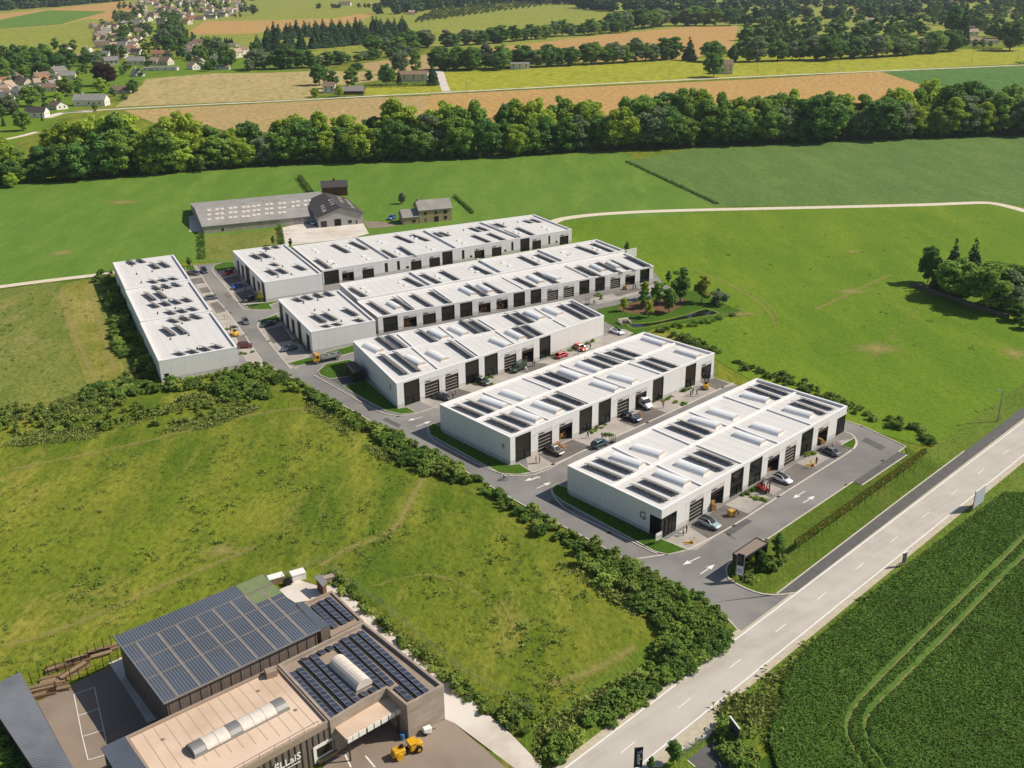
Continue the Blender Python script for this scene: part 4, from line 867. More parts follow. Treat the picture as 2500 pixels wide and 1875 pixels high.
# ---------------------------------------------------------------- building A: long block on the left in three steps
aL, aF, aR, aB = (275.6, 641), (387.1, 881.2), (578.5, 846.5), (423.3, 622)
HA = wall_h(aF, (397.7, 935.4))
a_ = block_root('warehouse_block', 'long white block on the far left, in three stepped units along the street', (aF, aR), HA)
cuts = [((387.1, 881.2), (578.5, 846.5)), (Z('1', 305, 942), Z('1', 880, 852)), (Z('1', 185, 682), Z('1', 710, 602)), ((275.6, 641), (423.3, 622))]
W = [(P(*l, HA+.55*min(i, 2)), P(*r, HA+.55*min(i, 2))) for i, (l, r) in enumerate(cuts)]
b = []
for i in range(3):
    h = HA+0.55*i
    bb = Block(a_, [W[i][0], W[i][1], W[i+1][1], W[i+1][0]], h, par=0.5, panels=(0, 3) if i == 0 else (3,))
    if i == 0:
        u0, u1 = bb.u_of(0, Z('1', 505, 0)[0], 1.2), bb.u_of(0, Z('1', 543, 0)[0], 1.2)
        bb.finish({0: [(u0, u1, 0, 2.4)]})
        loc, r = bb.at(0, u0, 0.0); MB().box(0, 0.08, 0, u1-u0, 0.15, 2.4).obj('side_door', M_BLACK, a_, loc, r)
    else: bb.finish({})
    b.append(bb)
for bb in b: bb.big = False
roof_items(b[2], '1', [(200, 445, 245, 485), (280, 435, 330, 470), (380, 465, 440, 520), (455, 452, 525, 508), (370, 600, 430, 635), (455, 588, 515, 622), (535, 577, 595, 608)], (), (), [(240, 492), (403, 537), (278, 558), (314, 627)], wd=2.0)
roof_items(b[1], '1', [(395, 650, 455, 690), (475, 640, 540, 678), (560, 630, 625, 662), (330, 705, 405, 778), (425, 695, 495, 762), (375, 787, 435, 835), (468, 773, 530, 820), (552, 758, 615, 805), (640, 745, 705, 788), (508, 848, 570, 890), (602, 835, 665, 875), (690, 820, 752, 858)], (), (), [(447, 877), (540, 768), (590, 835), (488, 690)], wd=2.0)
roof_items(b[0], '1', [(535, 918, 605, 955), (630, 900, 695, 940), (715, 885, 790, 925), (475, 985, 560, 1065), (572, 970, 660, 1050), (578, 1183, 650, 1220), (682, 1165, 755, 1205), (780, 1142, 855, 1185), (878, 1125, 955, 1165)], (), (), [(550, 1085), (700, 1053), (645, 957), (768, 1160)], wd=2.0)
# ================================================================== FOREGROUND WORKS YARD
M_BLUE = mat('weathered_blue_roof', '#59606b', '#666d78', scale=0.4, detail=6, rough=0.55, spec=0.4, c3='#545a63', scale3=0.1)
M_RIB = mat('roof_rib', '#777d86', rough=0.5)
M_PALE = mat('pale_rooflight', '#978a7d', '#85786b', scale=1.5, rough=0.6)
M_GREENL = mat('mossy_rooflight', '#77874a', '#8a9550', scale=0.8, rough=0.5)
M_BROWNW = mat('brown_cladding', '#7d6f65', '#6a5d54', scale=0.8, detail=5, stretch=(3, 3, 0.3), rough=0.7)
M_DARKW = mat('dark_cladding', '#4a4744', '#403d3b', scale=1, rough=0.7)
M_BEIGE = mat('beige_membrane', '#d2b9a1', '#c4a88f', scale=0.2, detail=6, rough=0.85, c3='#dcc3ab', scale3=0.08)
M_TAUPE = mat('taupe_roof', '#a3917f', '#968473', scale=0.3, detail=6, rough=0.9)
M_CONCW = mat('board_concrete', '#a99b8c', '#97897b', scale=0.5, detail=6, rough=0.85, stretch=(1, 1, 2.5))
M_WHITE = mat('white_paint', '#ece8e2', rough=0.6)
M_RED = mat('faded_red', '#8c3f34', rough=0.6)
M_YEL = mat('machine_yellow', '#e0ab1c', '#cf9a14', scale=2, rough=0.45, spec=0.5)
M_TYRE = mat('tyre', '#1c1b1a', rough=0.85)
M_WOOD = mat('old_timber', '#9d8769', '#846d52', scale=2, rough=0.9, rand=0.2, stretch=(6, 1, 1))
M_WOODD = mat('dark_timber', '#6d5138', '#5a422d', scale=2, rough=0.9, rand=0.2)
M_STEEL = mat('galvanised', '#9c9a96', rough=0.5, metal=0.5)

# ---- the big hall with the ribbed blue roof
HH = 7.5
hL, hT, hR, hB = [P(*q, HH) for q in ((277.2, 1554.3), (641.3, 1401.5), (782.3, 1536.2), (399.3, 1717))]
hall = thing('works_hall', 'large hall with a ribbed blue-grey roof and pale rooflight strips', 'building', (hB.x, hB.y, 0), 0.0)
def hq(t, s, z=0.0, o=hB):
    p = hL*(1-t)*(1-s)+hT*t*(1-s)+hR*t*s+hB*(1-t)*s
    return (p.x-o.x, p.y-o.y, HH+z)
wl = MB()
ins = 0.02
cs = [hq(ins, ins), hq(ins, 1-ins), hq(1-ins, 1-ins), hq(1-ins, ins)]
wl.prism([(c[0], c[1]) for c in cs], 0, HH-0.28)
wl.obj('wall', M_BROWNW, hall)
for k in range(16):      # cladding pilasters on the lit long side
    t = (k+0.5)/16; p = hq(t, 1-ins); q = hq(t+0.004, 1-ins)
    d = Vector((q[0]-p[0], q[1]-p[1], 0)).normalized(); n_ = Vector((d.y, -d.x, 0))
    m = MB(); a = Vector((p[0], p[1], 0)); m.hexa([a-d*0.04, a+d*0.04, a+d*0.04+n_*0.06, a-d*0.04+n_*0.06], [v+Vector((0, 0, HH-0.3)) for v in (a-d*0.04, a+d*0.04, a+d*0.04+n_*0.06, a-d*0.04+n_*0.06)])
    m.obj('cladding_rib', M_DARKW, hall)
rf = MB().hexa([hq(0, 0, -0.26), hq(0, 1, -0.26), hq(1, 1, -0.26), hq(1, 0, -0.26)], [hq(0, 0), hq(0, 1), hq(1, 1), hq(1, 0)])
rfo = rf.obj('roof', M_BLUE, hall)
NR = 58
ribm = MB()
for k in range(NR+1):
    t = 0.003+0.994*k/NR
    a, b_ = Vector(hq(t, 0.002, 0.04)), Vector(hq(t, 0.998, 0.04))
    ribm.bar(a, b_, 0.10, 0.05)
rbo = ribm.obj('roof_ribs', M_RIB, rfo); rbo['kind'] = 'stuff'
def roof_patch(name, t0, t1, s0, s1, m, z=0.03):
    MB().hexa([hq(t0, s0, 0.002), hq(t0, s1, 0.002), hq(t1, s1, 0.002), hq(t1, s0, 0.002)], [hq(t0, s0, z), hq(t0, s1, z), hq(t1, s1, z), hq(t1, s0, z)]).obj(name, m, rfo)
for t in (0.085, 0.215, 0.335, 0.465, 0.575, 0.70, 0.80, 0.905):
    roof_patch('rooflight_strip', t-0.008, t+0.007, 0.19, 0.995, M_PALE, 0.06)
for s_ in (0.185, 0.43, 0.67): roof_patch('purlin_line', 0.004, 0.996, s_-0.0028, s_+0.0028, M_PALE, 0.092)
roof_patch('green_rooflight', 0.80, 0.995, 0.005, 0.175, M_GREENL, 0.05); roof_patch('green_rooflight', 0.80, 0.995, 0.195, 0.36, M_GREENL, 0.05)
MB().bar(hq(0, 0, 0.0), hq(0, 1, 0.0), 0.14, 0.3).obj('verge_trim', M_RIB, hall); MB().bar(hq(0, 1, -0.08), hq(1, 1, -0.08), 0.16, 0.24).obj('gutter', M_STEEL, hall)
# lower grey extension at the right end of the hall
ex = [P(*Z('m', x, y), 6.6) for x, y in ((402, 325), (460, 308), (680, 497), (607, 535))]
ext = thing('hall_extension', 'small flat grey extension at the right end of the ribbed hall', 'building', (ex[3].x, ex[3].y, 0))
lp = [(p.x-ex[3].x, p.y-ex[3].y) for p in ex]
MB().prism(lp, 0, 6.4).obj('wall', M_BROWNW, ext); MB().prism(inset(lp if True else lp, 0.0)[:], 6.4, 6.6).obj('roof', M_BLUE, ext)

# ---- flat-roofed works with solar field
HB_ = 5.9
def mk_flat(name, label, pts, H, par, wallm, roofm, copem):
    w_ = [P(*q, H) for q in pts]; o = w_[0]; t = thing(name, label, 'building', (o.x, o.y, 0)); l = [Vector((p.x-o.x, p.y-o.y)) for p in w_]
    n = len(l); a = sum(l[i].x*l[(i+1) % n].y-l[(i+1) % n].x*l[i].y for i in range(n))
    if a < 0: l = l[::-1]
    MB().prism(l, 0, H-par).obj('wall', wallm, t)
    m = MB(); inn = inset(l, 0.35); oo = inset(l, -0.05)
    for i in range(n):
        j = (i+1) % n; rg = [(oo[i], oo[j], H-par-0.6), (oo[i], oo[j], H), (inn[i], inn[j], H), (inn[i], inn[j], H-par-0.01)]
        for (p, q, z), (p2, q2, z2) in zip(rg, rg[1:]): m.add([(p.x, p.y, z), (q.x, q.y, z), (q2.x, q2.y, z2), (p2.x, p2.y, z2)], [(0, 1, 2, 3)])
    m.obj('parapet', copem, t)
    MB().prism(inset(l, 0.355), H-par-0.2, H-par+0.012).obj('roof', roofm, t)
    return t, o
wk, wo_ = mk_flat('flat_roofed_works', 'tan flat-roofed works building with the white name on its front', [Z('l', 1015, 1405), Z('m', 258, 822), Z('m', 676, 1277), Z('m', 0, 1652), Z('m', -260, 1800), Z('l', 1250, 1760)], HB_, 0.35, M_BROWNW, M_BEIGE, M_TAUPE)
sw, so_ = mk_flat('solar_roof_works', 'board-marked concrete works block whose roof carries rows of solar panels', [Z('m', 262, 820), Z('m', 955, 475), Z('m', 1602, 985), Z('m', 1305, 1150), Z('m', 1140, 1008), Z('m', 955, 1108), Z('m', 682, 1276)], HB_+0.15, 0.55, M_CONCW, M_TAUPE, M_CONCW)
an, ao_ = mk_flat('solar_annex', 'lower annex roof with three short rows of solar panels behind the concrete block', [Z('m', 470, 320), Z('m', 697, 222), Z('m', 950, 462), Z('m', 690, 590)], 4.6, 0.3, M_CONCW, M_TAUPE, M_TAUPE)
pvm = MB()
pvm.add([(-0.5, -0.8, 0.10), (0.5, -0.8, 0.10), (0.5, 0.8, 0.10), (-0.5, 0.8, 0.10)], [(0, 1, 2, 3)], 0)
PW, PL, PT = 1.0, 1.55, 12
def pv_mesh(wd, ln):
    m = MB(); hz, lz = 0.42, 0.16; x0, x1, y0, y1 = 0.02, wd-0.02, 0, ln
    m.hexa([(x0, y0, hz-0.05), (x1, y0, hz-0.05), (x1, y1, lz-0.05), (x0, y1, lz-0.05)], [(x0, y0, hz), (x1, y0, hz), (x1, y1, lz), (x0, y1, lz)], 1)
    e = 0.045
    k = (hz-lz)/ln
    m.add([(x0+e, y0+e, hz-e*k+0.006), (x1-e, y0+e, hz-e*k+0.006), (x1-e, y1-e, lz+e*k+0.006), (x0+e, y1-e, lz+e*k+0.006)], [(0, 1, 2, 3)], 0)
    m.bar((wd*0.5, 0.05, 0), (wd*0.5, 0.05, hz-0.06), 0.05, mi=1).bar((wd*0.5, y1-0.05, 0), (wd*0.5, y1-0.05, lz-0.06), 0.05, mi=1)
    m.box(x0, 0.03, 0.0, x1, 0.06, hz-0.06, 2)
    me = m.mesh('solar_panel'); [me.materials.append(x) for x in (M_PVN, M_ALU, M_BLACK)]
    return me
M_PVN = mat('pv_cells', '#323849', '#3c4253', scale=3, rough=0.18, spec=0.6, rand=0.25)
PVM = pv_mesh(1.12, 1.02)
def pv_row(root, ro, H, k, p0, p1):
    z = H+0.5; a, b_ = P(*Z(k, *p0), z), P(*Z(k, *p1), z); d = b_-a; n = max(1, round(d.length/1.13)); ang = math.atan2(d.y, d.x); st = d/n
    for j in range(n):
        q = a+st*j
        put('solar_panel', PVM, None, root, (q.x-ro.x, q.y-ro.y, H+0.02), ang)
for p0, p1 in (((335, 885), (665, 1245)), ((405, 850), (745, 1205)), ((435, 768), (825, 1160)), ((510, 740), (885, 1120)), ((575, 705), (620, 748)), ((640, 675), (690, 712)), ((915, 1040), (965, 1088)), ((985, 1010), (1035, 1050)),
               ((705, 650), (1090, 1008)), ((765, 605), (1160, 985)), ((1195, 1000), (1310, 1108)), ((835, 575), (1395, 1080)), ((900, 550), (1450, 1050))):
    pv_row(sw, so_, HB_+0.15-0.54, 'm', p0, p1)
for p0, p1 in (((525, 335), (705, 515)), ((580, 302), (780, 485)), ((640, 275), (840, 455))): pv_row(an, ao_, 4.3, 'm', p0, p1)
def barrel_on(root, ro, H, p0, p1, r, h, segs, name='barrel_rooflight', cut=None):
    a, b_ = P(*p0, H+h), P(*p1, H+h); d = b_-a; L_ = d.length; ang = math.atan2(d.y, d.x); n = 10
    e = bpy.data.objects.new(name, None); 
    base = MB().box(-0.1, -r-0.12, 0, L_+0.1, r+0.12, 0.25).obj(name, M_STEEL, root, (a.x-ro.x, a.y-ro.y, H+0.01), ang)
    bpy.data.objects.remove(e)
    arc = [(r*math.cos(math.pi*i/n), 0.25+h*math.sin(math.pi*i/n)) for i in range(n+1)]
    for s_ in range(segs):
        x0, x1 = L_*s_/segs+0.03, L_*(s_+1)/segs-0.03; m = MB()
        m.add([(x0, y, z) for y, z in arc]+[(x1, y, z) for y, z in arc], [(i, i+1, n+2+i, n+1+i) for i in range(n)]+[tuple(range(n+1)), tuple(range(2*n+1, n, -1))])
        m.obj('rooflight_bay', M_STEEL if cut and s_ in cut else M_DOME2, base)
M_DOME2 = mat('fibreglass', '#e2d8cb', '#d6c9ba', scale=2, rough=0.5)
barrel_on(sw, so_, HB_-0.38, Z('m', 735, 755), Z('m', 960, 955), 1.35, 1.25, 7)
barrel_on(wk, wo_, HB_-0.33, Z('l', 1540, 1500), Z('l', 2300, 1110), 1.3, 0.75, 8, cut=(0, 3, 7))
bx_ = P(*Z('m', 205, 895), HB_); MB().bbox(-0.8, -0.6, 0, 0.8, 0.6, 1.1, 0.05).obj('roof_vent_box', M_TAUPE, wk, (bx_.x-wo_.x, bx_.y-wo_.y, HB_-0.34), 0.5)
# membrane laps and dirt-dark drains on the tan roof
lm = MB(); A0, A1 = P(*Z('l', 1060, 1420), HB_-.3), P(*Z('m', 255, 850), HB_-.3); B0, B1 = P(*Z('l', 1270, 1740), HB_-.3), P(*Z('m', 650, 1275), HB_-.3)
for j in range(1, 14):
    a, c = A0.lerp(A1, j/14), B0.lerp(B1, j/14); lm.bar((a.x-wo_.x, a.y-wo_.y, HB_-.334), (c.x-wo_.x, c.y-wo_.y, HB_-.334), .12, .012)
lo = lm.obj('membrane_laps', mat('tan_lap', '#b89d84', rough=.85), wk); lo['kind'] = 'stuff'
for f, g_ in ((.15, .3), (.5, .75), (.8, .2), (.9, .7), (.35, .8)):
    c = A0.lerp(A1, f).lerp(B0.lerp(B1, f), g_); MB().tube((0, 0, 0), (0, 0, .14), .16, n=8).tube((0, 0, .001), (0, 0, .012), .3, .3, 12).obj('roof_drain', M_TAUPE, wk, (c.x-wo_.x, c.y-wo_.y, HB_-.336))
# cladding ribs, handrail and the painted name on the street front
fa, fb = P(*Z('m', 676, 1277), HB_), P(*Z('m', -260, 1800), HB_); fd_ = (fb-fa).normalized(); fn = Vector((fd_.y, -fd_.x, 0)); fn = fn if fn.y < 0 else -fn
for k in range(1, 30):
    a = fa+fd_*(0.9*k); m = MB(); c = Vector((a.x-wo_.x, a.y-wo_.y, 0))+fn*0.02
    m.hexa([c-fd_*0.05, c+fd_*0.05, c+fd_*0.05+fn*0.08, c-fd_*0.05+fn*0.08], [v+Vector((0, 0, HB_-0.97)) for v in (c-fd_*0.05, c+fd_*0.05, c+fd_*0.05+fn*0.08, c-fd_*0.05+fn*0.08)]).obj('cladding_rib', M_DARKW, wk)
hr = MB(); la = Vector((fa.x-wo_.x, fa.y-wo_.y, HB_))-fn*0.25
for k in range(10): hr.bar(la+fd_*(1.5+2.2*k), la+fd_*(1.5+2.2*k)+Vector((0, 0, 0.7)), 0.04)
hr.bar(la+fd_*1.5+Vector((0, 0, 0.7)), la+fd_*21.3+Vector((0, 0, 0.7)), 0.05); hr.obj('handrail', M_DARKW, wk)
tp = P(*Z('m', 285, 1610), 3.6); s_ = (tp-fa).dot(fd_); tpos = Vector((fa.x, fa.y, 0))+fd_*s_+fn*0.18
tx = put('painted_name', text_mesh('onËLLaiS', 1.55, 0.05, 0.02), M_WHITE, wk, (tpos.x-wo_.x, tpos.y-wo_.y, 3.2)); tx.rotation_euler = (R(90), 0, math.atan2(-fd_.y, -fd_.x))
bar_ = MB().box(-0.2, -0.02, 0, 2.6, 0.02, 0.12).obj('painted_underline', M_WHITE, wk, (tpos.x-wo_.x, tpos.y-wo_.y, 2.2), math.atan2(-fd_.y, -fd_.x))
# window with white frame below the canopy end
wp = P(*Z('m', 685, 1520), 2.2); s_ = (wp-fa).dot(fd_); wq = Vector((fa.x, fa.y, 0))+fd_*max(0.4, s_)+fn*0.05; ra_ = math.atan2(-fd_.y, -fd_.x)
wn = MB().box(-1.9, -0.1, 0.3, 1.9, 0.0, 3.1).obj('white_bay', M_WHITE, wk, (wq.x-wo_.x, wq.y-wo_.y, 0), ra_)
MB().box(-1.4, -0.14, 1.2, 1.4, -0.102, 2.6).obj('window_pane', M_GLASS, wn); MB().box(-1.5, -0.6, 0.35, 1.5, -0.11, 0.9).obj('timber_ramp', M_WOOD, wn)
# ---- canopy over the loading bay
cz = 4.4
cp_ = [P(*Z('m', x, y), cz) for x, y in ((712, 1322), (985, 1172), (990, 1120), (1108, 1062), (1278, 1158), (812, 1425))]
cn = thing('loading_canopy', 'tan canopy with a white sign fascia over the loading bay', 'canopy', (cp_[5].x, cp_[5].y, 0)); co = cp_[5]
lp = [(p.x-co.x, p.y-co.y) for p in cp_]
MB().prism(lp, cz-0.25, cz).obj('canopy_roof', M_BEIGE, cn)
A_, B_ = Vector(lp[5]), Vector(lp[4]); dd = (B_-A_).normalized(); nn = Vector((dd.y, -dd.x)); LL = (B_-A_).length
tw = 0.0
for j, (w0, w1) in enumerate(((0.02, 0.10), (0.11, 0.20), (0.215, 0.33), (0.36, 0.46), (0.48, 0.58), (0.60, 0.71), (0.73, 0.84), (0.86, 0.97))):
    m = MB(); p, q = A_+dd*LL*w0, A_+dd*LL*w1
    m.hexa([(p.x, p.y, cz-0.85), (p.x+nn.x*0.1, p.y+nn.y*0.1, cz-0.85), (q.x+nn.x*0.1, q.y+nn.y*0.1, cz-0.85), (q.x, q.y, cz-0.85)], [(p.x, p.y, cz-0.02), (p.x+nn.x*0.1, p.y+nn.y*0.1, cz-0.02), (q.x+nn.x*0.1, q.y+nn.y*0.1, cz-0.02), (q.x, q.y, cz-0.02)])
    sg = m.obj('fascia_sign', M_WHITE, cn)
for sx in (0.06, 0.9):
    p = A_+dd*LL*sx-nn*0.3; MB().tube((p.x, p.y, 0), (p.x, p.y, cz-0.26), 0.12, n=8).obj('post', M_DARKW, cn)
rdp = P(*Z('m', 945, 1430), 0)
MB().box(-0.9, -0.1, 0, 0.9, 0.1, 2.6).obj('red_door', M_RED, sw, (rdp.x-so_.x, rdp.y-so_.y+1.0, 0), 0.45)
# ---- ground of the works yard
sheetp('courtyard', 'l', [(300, 1130), (880, 845), (1000, 780), (1290, 1270), (1010, 1410), (830, 1480), (1000, 1800), (450, 1800), (590, 1660)], M_YARD, 0.132)
sheetp('courtyard', 'l', [(885, 815), (1020, 750), (1070, 900), (1290, 1262), (1195, 1300), (975, 955)], M_CONC, 0.136)
ct = MB()
def cline(a, b_, w=0.11):
    a, b_ = G('l', *a), G('l', *b_); MB().bar((a.x, a.y, 0.138), (b_.x, b_.y, 0.138), w, 0.006).obj('court_line', M_LINE, yard)
yard = sheetp('sports_court', 'l', [(590, 1060), (775, 1000), (890, 1570), (705, 1610)], M_YARD, 0.1345)
for a, b_ in (((600, 1068), (765, 1010)), ((765, 1010), (865, 1460)), ((600, 1068), (668, 1410)), ((668, 1410), (715, 1600)), ((640, 1240), (800, 1185)), ((670, 1410), (845, 1355)), ((715, 1600), (850, 1560))): cline(a, b_)
sheetp('courtyard', 'm', [(255, 230), (430, 140), (590, 190), (720, 185), (960, 420), (1250, 640), (1610, 960), (1700, 1290), (1620, 1275), (500, 310), (400, 325)], M_CONC, 0.132)
sheetp('driveway', 'm', [(690, 200), (740, 185), (1000, 400), (1330, 690), (1620, 930), (2160, 1400), (2400, 1650), (2300, 1760), (1690, 1300), (1615, 1270), (1600, 980)], M_CONC, 0.137)
sheetp('courtyard', 'm', [(560, 1800), (700, 1500), (1000, 1100), (1330, 1400), (1620, 1270), (1690, 1302), (2110, 1665), (2200, 1800)], M_YARD, 0.134)
mk_y = sheetp('bay_marking', 'm', [(800, 1560), (812, 1555), (860, 1659), (845, 1659)], M_LINE, 0.139)
sheetp('bay_marking', 'm', [(965, 1570), (977, 1565), (1055, 1659), (1040, 1659)], M_LINE, 0.139)
# ---- low sheds at the left edge
ls = [P(*q, 4.2) for q in (Z('l', -150, 1030), Z('l', 160, 880), Z('l', 640, 1750), Z('l', 330, 1750))]
sh1 = thing('long_shed', 'long shed with a grey corrugated roof at the left edge of the yard', 'shed', (ls[1].x, ls[1].y, 0)); lo_ = ls[1]
l2 = [(p.x-lo_.x, p.y-lo_.y) for p in ls]
M_GREYR = mat('grey_corrugated', '#74777c', '#6a6d72', scale=0.5, rough=0.6, c3='#7e8187', scale3=0.15)
MB().prism(inset(l2[::-1], 0.3), 0, 3.95).obj('wall', M_DARKW, sh1); so1 = MB().prism(l2, 3.95, 4.15).obj('roof', M_GREYR, sh1)
m = MB()
for k in range(70):
    t = (k+0.5)/70; a = Vector(l2[0])*(1-t)+Vector(l2[3])*t; c = Vector(l2[1])*(1-t)+Vector(l2[2])*t
    m.bar((a.x, a.y, 4.17), (c.x, c.y, 4.17), 0.1, 0.07)
q = m.obj('corrugation', M_GREYR, so1); q['kind'] = 'stuff'
ls = [P(*q, 6.6) for q in (Z('l', 815, 1490), Z('l', 1005, 1402), Z('l', 1260, 1760), Z('l', 1000, 1800))]
sh2 = thing('lean_to', 'small lean-to with a ribbed grey roof beside the tan flat roof', 'shed', (ls[0].x, ls[0].y, 0)); lo_ = ls[0]
l2 = [(p.x-lo_.x, p.y-lo_.y) for p in ls]
MB().prism(inset(l2[::-1], 0.2), 0, 6.35).obj('wall', M_DARKW, sh2); so2 = MB().prism(l2, 6.35, 6.55).obj('roof', M_BLUE, sh2); m = MB()
for k in range(26):
    t = (k+0.5)/26; a = Vector(l2[0])*(1-t)+Vector(l2[3])*t; c = Vector(l2[1])*(1-t)+Vector(l2[2])*t
    m.bar((a.x, a.y, 6.57), (c.x, c.y, 6.57), 0.1, 0.06)
q = m.obj('corrugation', M_BLUE, so2); q['kind'] = 'stuff'
# ---- timber yard behind the hall
def pole_fence(name, label, k, pts, n, h, m, wires=(0.4, 0.9), r=0.06, cat='fence', lean=0.0):
    w_ = smooth_line(GL(k, pts), 1) if len(pts) > 2 else GL(k, pts); o = w_[0]; t = thing(name, label, cat, (o.x, o.y, 0))
    seg = [0.0]
    for a, b_ in zip(w_, w_[1:]): seg.append(seg[-1]+(b_-a).length)
    def at(s):
        for i in range(len(w_)-1):
            if s <= seg[i+1] or i == len(w_)-2:
                f = (s-seg[i])/max(1e-6, seg[i+1]-seg[i]); p = w_[i].lerp(w_[i+1], min(1, f)); return Vector((p.x-o.x, p.y-o.y, 0))
    pm = MB().tube((0, 0, 0), (0, 0, h), r, r*0.8, 6).mesh('post'); pm.materials.append(m); ps = []
    for j in range(n):
        p = at(seg[-1]*j/(n-1)); ps.append(p); q = put('post', pm, None, t, p); q.rotation_euler = (rnd.uniform(-lean, lean), rnd.uniform(-lean, lean), 0); q.scale.z = rnd.uniform(0.92, 1.05)
    for f in wires:
        wm = MB()
        for a, b_ in zip(ps, ps[1:]): wm.bar(a+Vector((0, 0, h*f)), b_+Vector((0, 0, h*f)), r*0.55)
        wm.obj('rail', m, t)
    return t
pole_fence('pole_fence', 'row of tall dark poles with wires along the field side of the timber yard', 'l', [(262, 985), (330, 955), (560, 860), (760, 760), (880, 700), (970, 660)], 12, 2.6, M_BLACK, (0.45, 0.75), 0.06, lean=0.05)
pole_fence('pole_fence', 'row of dark poles on the yard side of the timber stacks', 'l', [(575, 955), (715, 930), (830, 865), (960, 790), (1010, 750)], 8, 2.2, M_BLACK, (0.35, 0.7), 0.06, lean=0.05)
lum = MB()
for i, (x, y, ln, lv, an_, nm) in enumerate(((330, 1030, 4.0, 3, 22, 'nearest the long shed'), (420, 1000, 3.5, 2, 20, 'behind the nearest plank stack'), (370, 1070, 3.2, 2, 24, 'at the yard edge by the long shed'), (430, 950, 3.4, 2, 24, 'under the tall poles'), (600, 890, 4.5, 3, 58, 'standing crosswise between the poles'),
                                        (560, 830, 6.5, 2, 27, 'in the long row below the field'), (720, 770, 6.5, 2, 27, 'in the middle of the long row below the field'), (840, 715, 4.5, 2, 27, 'nearest the hall in the long row'), (480, 1030, 3.0, 2, 18, 'by the middle of the yard edge'))):
    p = G('l', x, y); t = thing('plank_stack', 'stack of brown planks '+nm, 'timber', p, R(an_), 'stacks of planks in the timber yard')
    for v in range(lv):
        for c in range(4):
            MB().box(-ln/2+rnd.uniform(-.2, .2), -0.7+c*0.36, 0.1+v*0.22, ln/2+rnd.uniform(-.2, .2), -0.38+c*0.36, 0.28+v*0.22).obj('plank', M_WOOD if (c+v+i) % 3 else M_WOODD, t)
    for sx in (-ln/3, ln/3): MB().box(sx-0.06, -0.75, 0, sx+0.06, 0.75, 0.098).obj('bearer', M_WOODD, t)
# ---- small shed and clutter in the back yard
s0 = [P(*Z('k', x, y), 2.9) for x, y in ((1045, 190), (1140, 148), (1248, 245), (1172, 322))]
ks = thing('garden_shed', 'small shed with a sloping silver roof in the back corner of the works', 'shed', (s0[3].x, s0[3].y, 0)); o = s0[3]; l2 = [Vector((p.x-o.x, p.y-o.y)) for p in s0]
MB().prism(inset(l2[::-1], 0.25), 0, 2.3).obj('wall', M_WOODD, ks)
MB().hexa([(l2[0].x, l2[0].y, 2.62), (l2[3].x, l2[3].y, 2.32), (l2[2].x, l2[2].y, 2.32), (l2[1].x, l2[1].y, 2.62)], [(l2[0].x, l2[0].y, 2.72), (l2[3].x, l2[3].y, 2.42), (l2[2].x, l2[2].y, 2.42), (l2[1].x, l2[1].y, 2.72)]).obj('roof', M_STEEL, ks)
for i, (k, x, y, sx, sy, sz, m, lb) in enumerate((('k', 465, 285, 2.6, 1.4, 1.3, M_WOOD, 'timber crate with a white lid beside the ribbed hall'), ('k', 800, 240, 2.4, 1.6, 1.5, M_WHITE, 'white tarpaulin-covered crate by the back fence'), ('k', 645, 330, 1.0, 1.0, 1.0, M_BLACK, 'black bin in the back yard of the works'), ('k', 1270, 270, 1.8, 1.0, 1.0, M_CONCW, 'grey planter box beside the garden shed'))):
    p = G(k, x, y); t = thing('crate' if i < 2 else ('bin' if i == 2 else 'planter'), lb, 'crate' if i < 2 else ('bin' if i == 2 else 'planter'), p, 0.5)
    MB().bbox(-sx/2, -sy/2, 0, sx/2, sy/2, sz*0.85, 0.05).obj('body', m, t); MB().bbox(-sx/2-0.08, -sy/2-0.08, sz*0.852, sx/2+0.08, sy/2+0.08, sz, 0.03).obj('lid', M_WHITE if i < 2 else m, t)
# ---- chain-link fence along the driveway
pole_fence('chain_link_fence', 'wire fence running down beside the works driveway', 'm', [(690, 60), (900, 215), (1060, 330), (1300, 520), (1560, 745), (1850, 970), (2157, 1110), (2320, 1230)], 26, 1.7, M_STEEL, (0.3, 0.6, 0.97), 0.05)
pole_fence('chain_link_fence', 'wire fence along the field behind the works back yard', 'k', [(560, 290), (700, 200), (900, 110), (1180, 0)], 8, 1.5, M_STEEL, (0.4, 0.97), 0.05)
# ---- yellow articulated roller and bits in front of the concrete block
ya = G('g', 1450, 980); yb = G('g', 1680, 880); d = yb-ya
ro = thing('road_roller', 'yellow articulated road roller parked in front of the concrete block', 'road roller', (ya.x, ya.y, 0.14), math.atan2(d.y, d.x)); ro.scale = (.85,)*3
Lr = d.length
MB().bbox(-1.1, -0.75, 0.75, 0.9, 0.75, 1.7, 0.15).bbox(-1.3, -0.5, 0.6, -1.0, 0.5, 1.2, 0.1).obj('front_frame', M_YEL, ro)
MB().tube((-0.2, -0.95, 0.62), (-0.2, 0.95, 0.62), 0.62, n=18).obj('drum', M_YEL, ro)
MB().bbox(Lr-1.2, -0.7, 0.6, Lr+1.1, 0.7, 1.65, 0.18).obj('engine_hood', M_YEL, ro); MB().bbox(Lr-1.3, -0.85, 1.95, Lr+0.2, 0.85, 2.1, 0.05).obj('cab_roof', M_YEL, ro)
for sx in (Lr-1.25, Lr+0.1):
    for sy in (-0.75, 0.75): MB().bar((sx, sy, 1.2), (sx, sy, 1.95), 0.07).obj('cab_post', M_BLACK, ro)
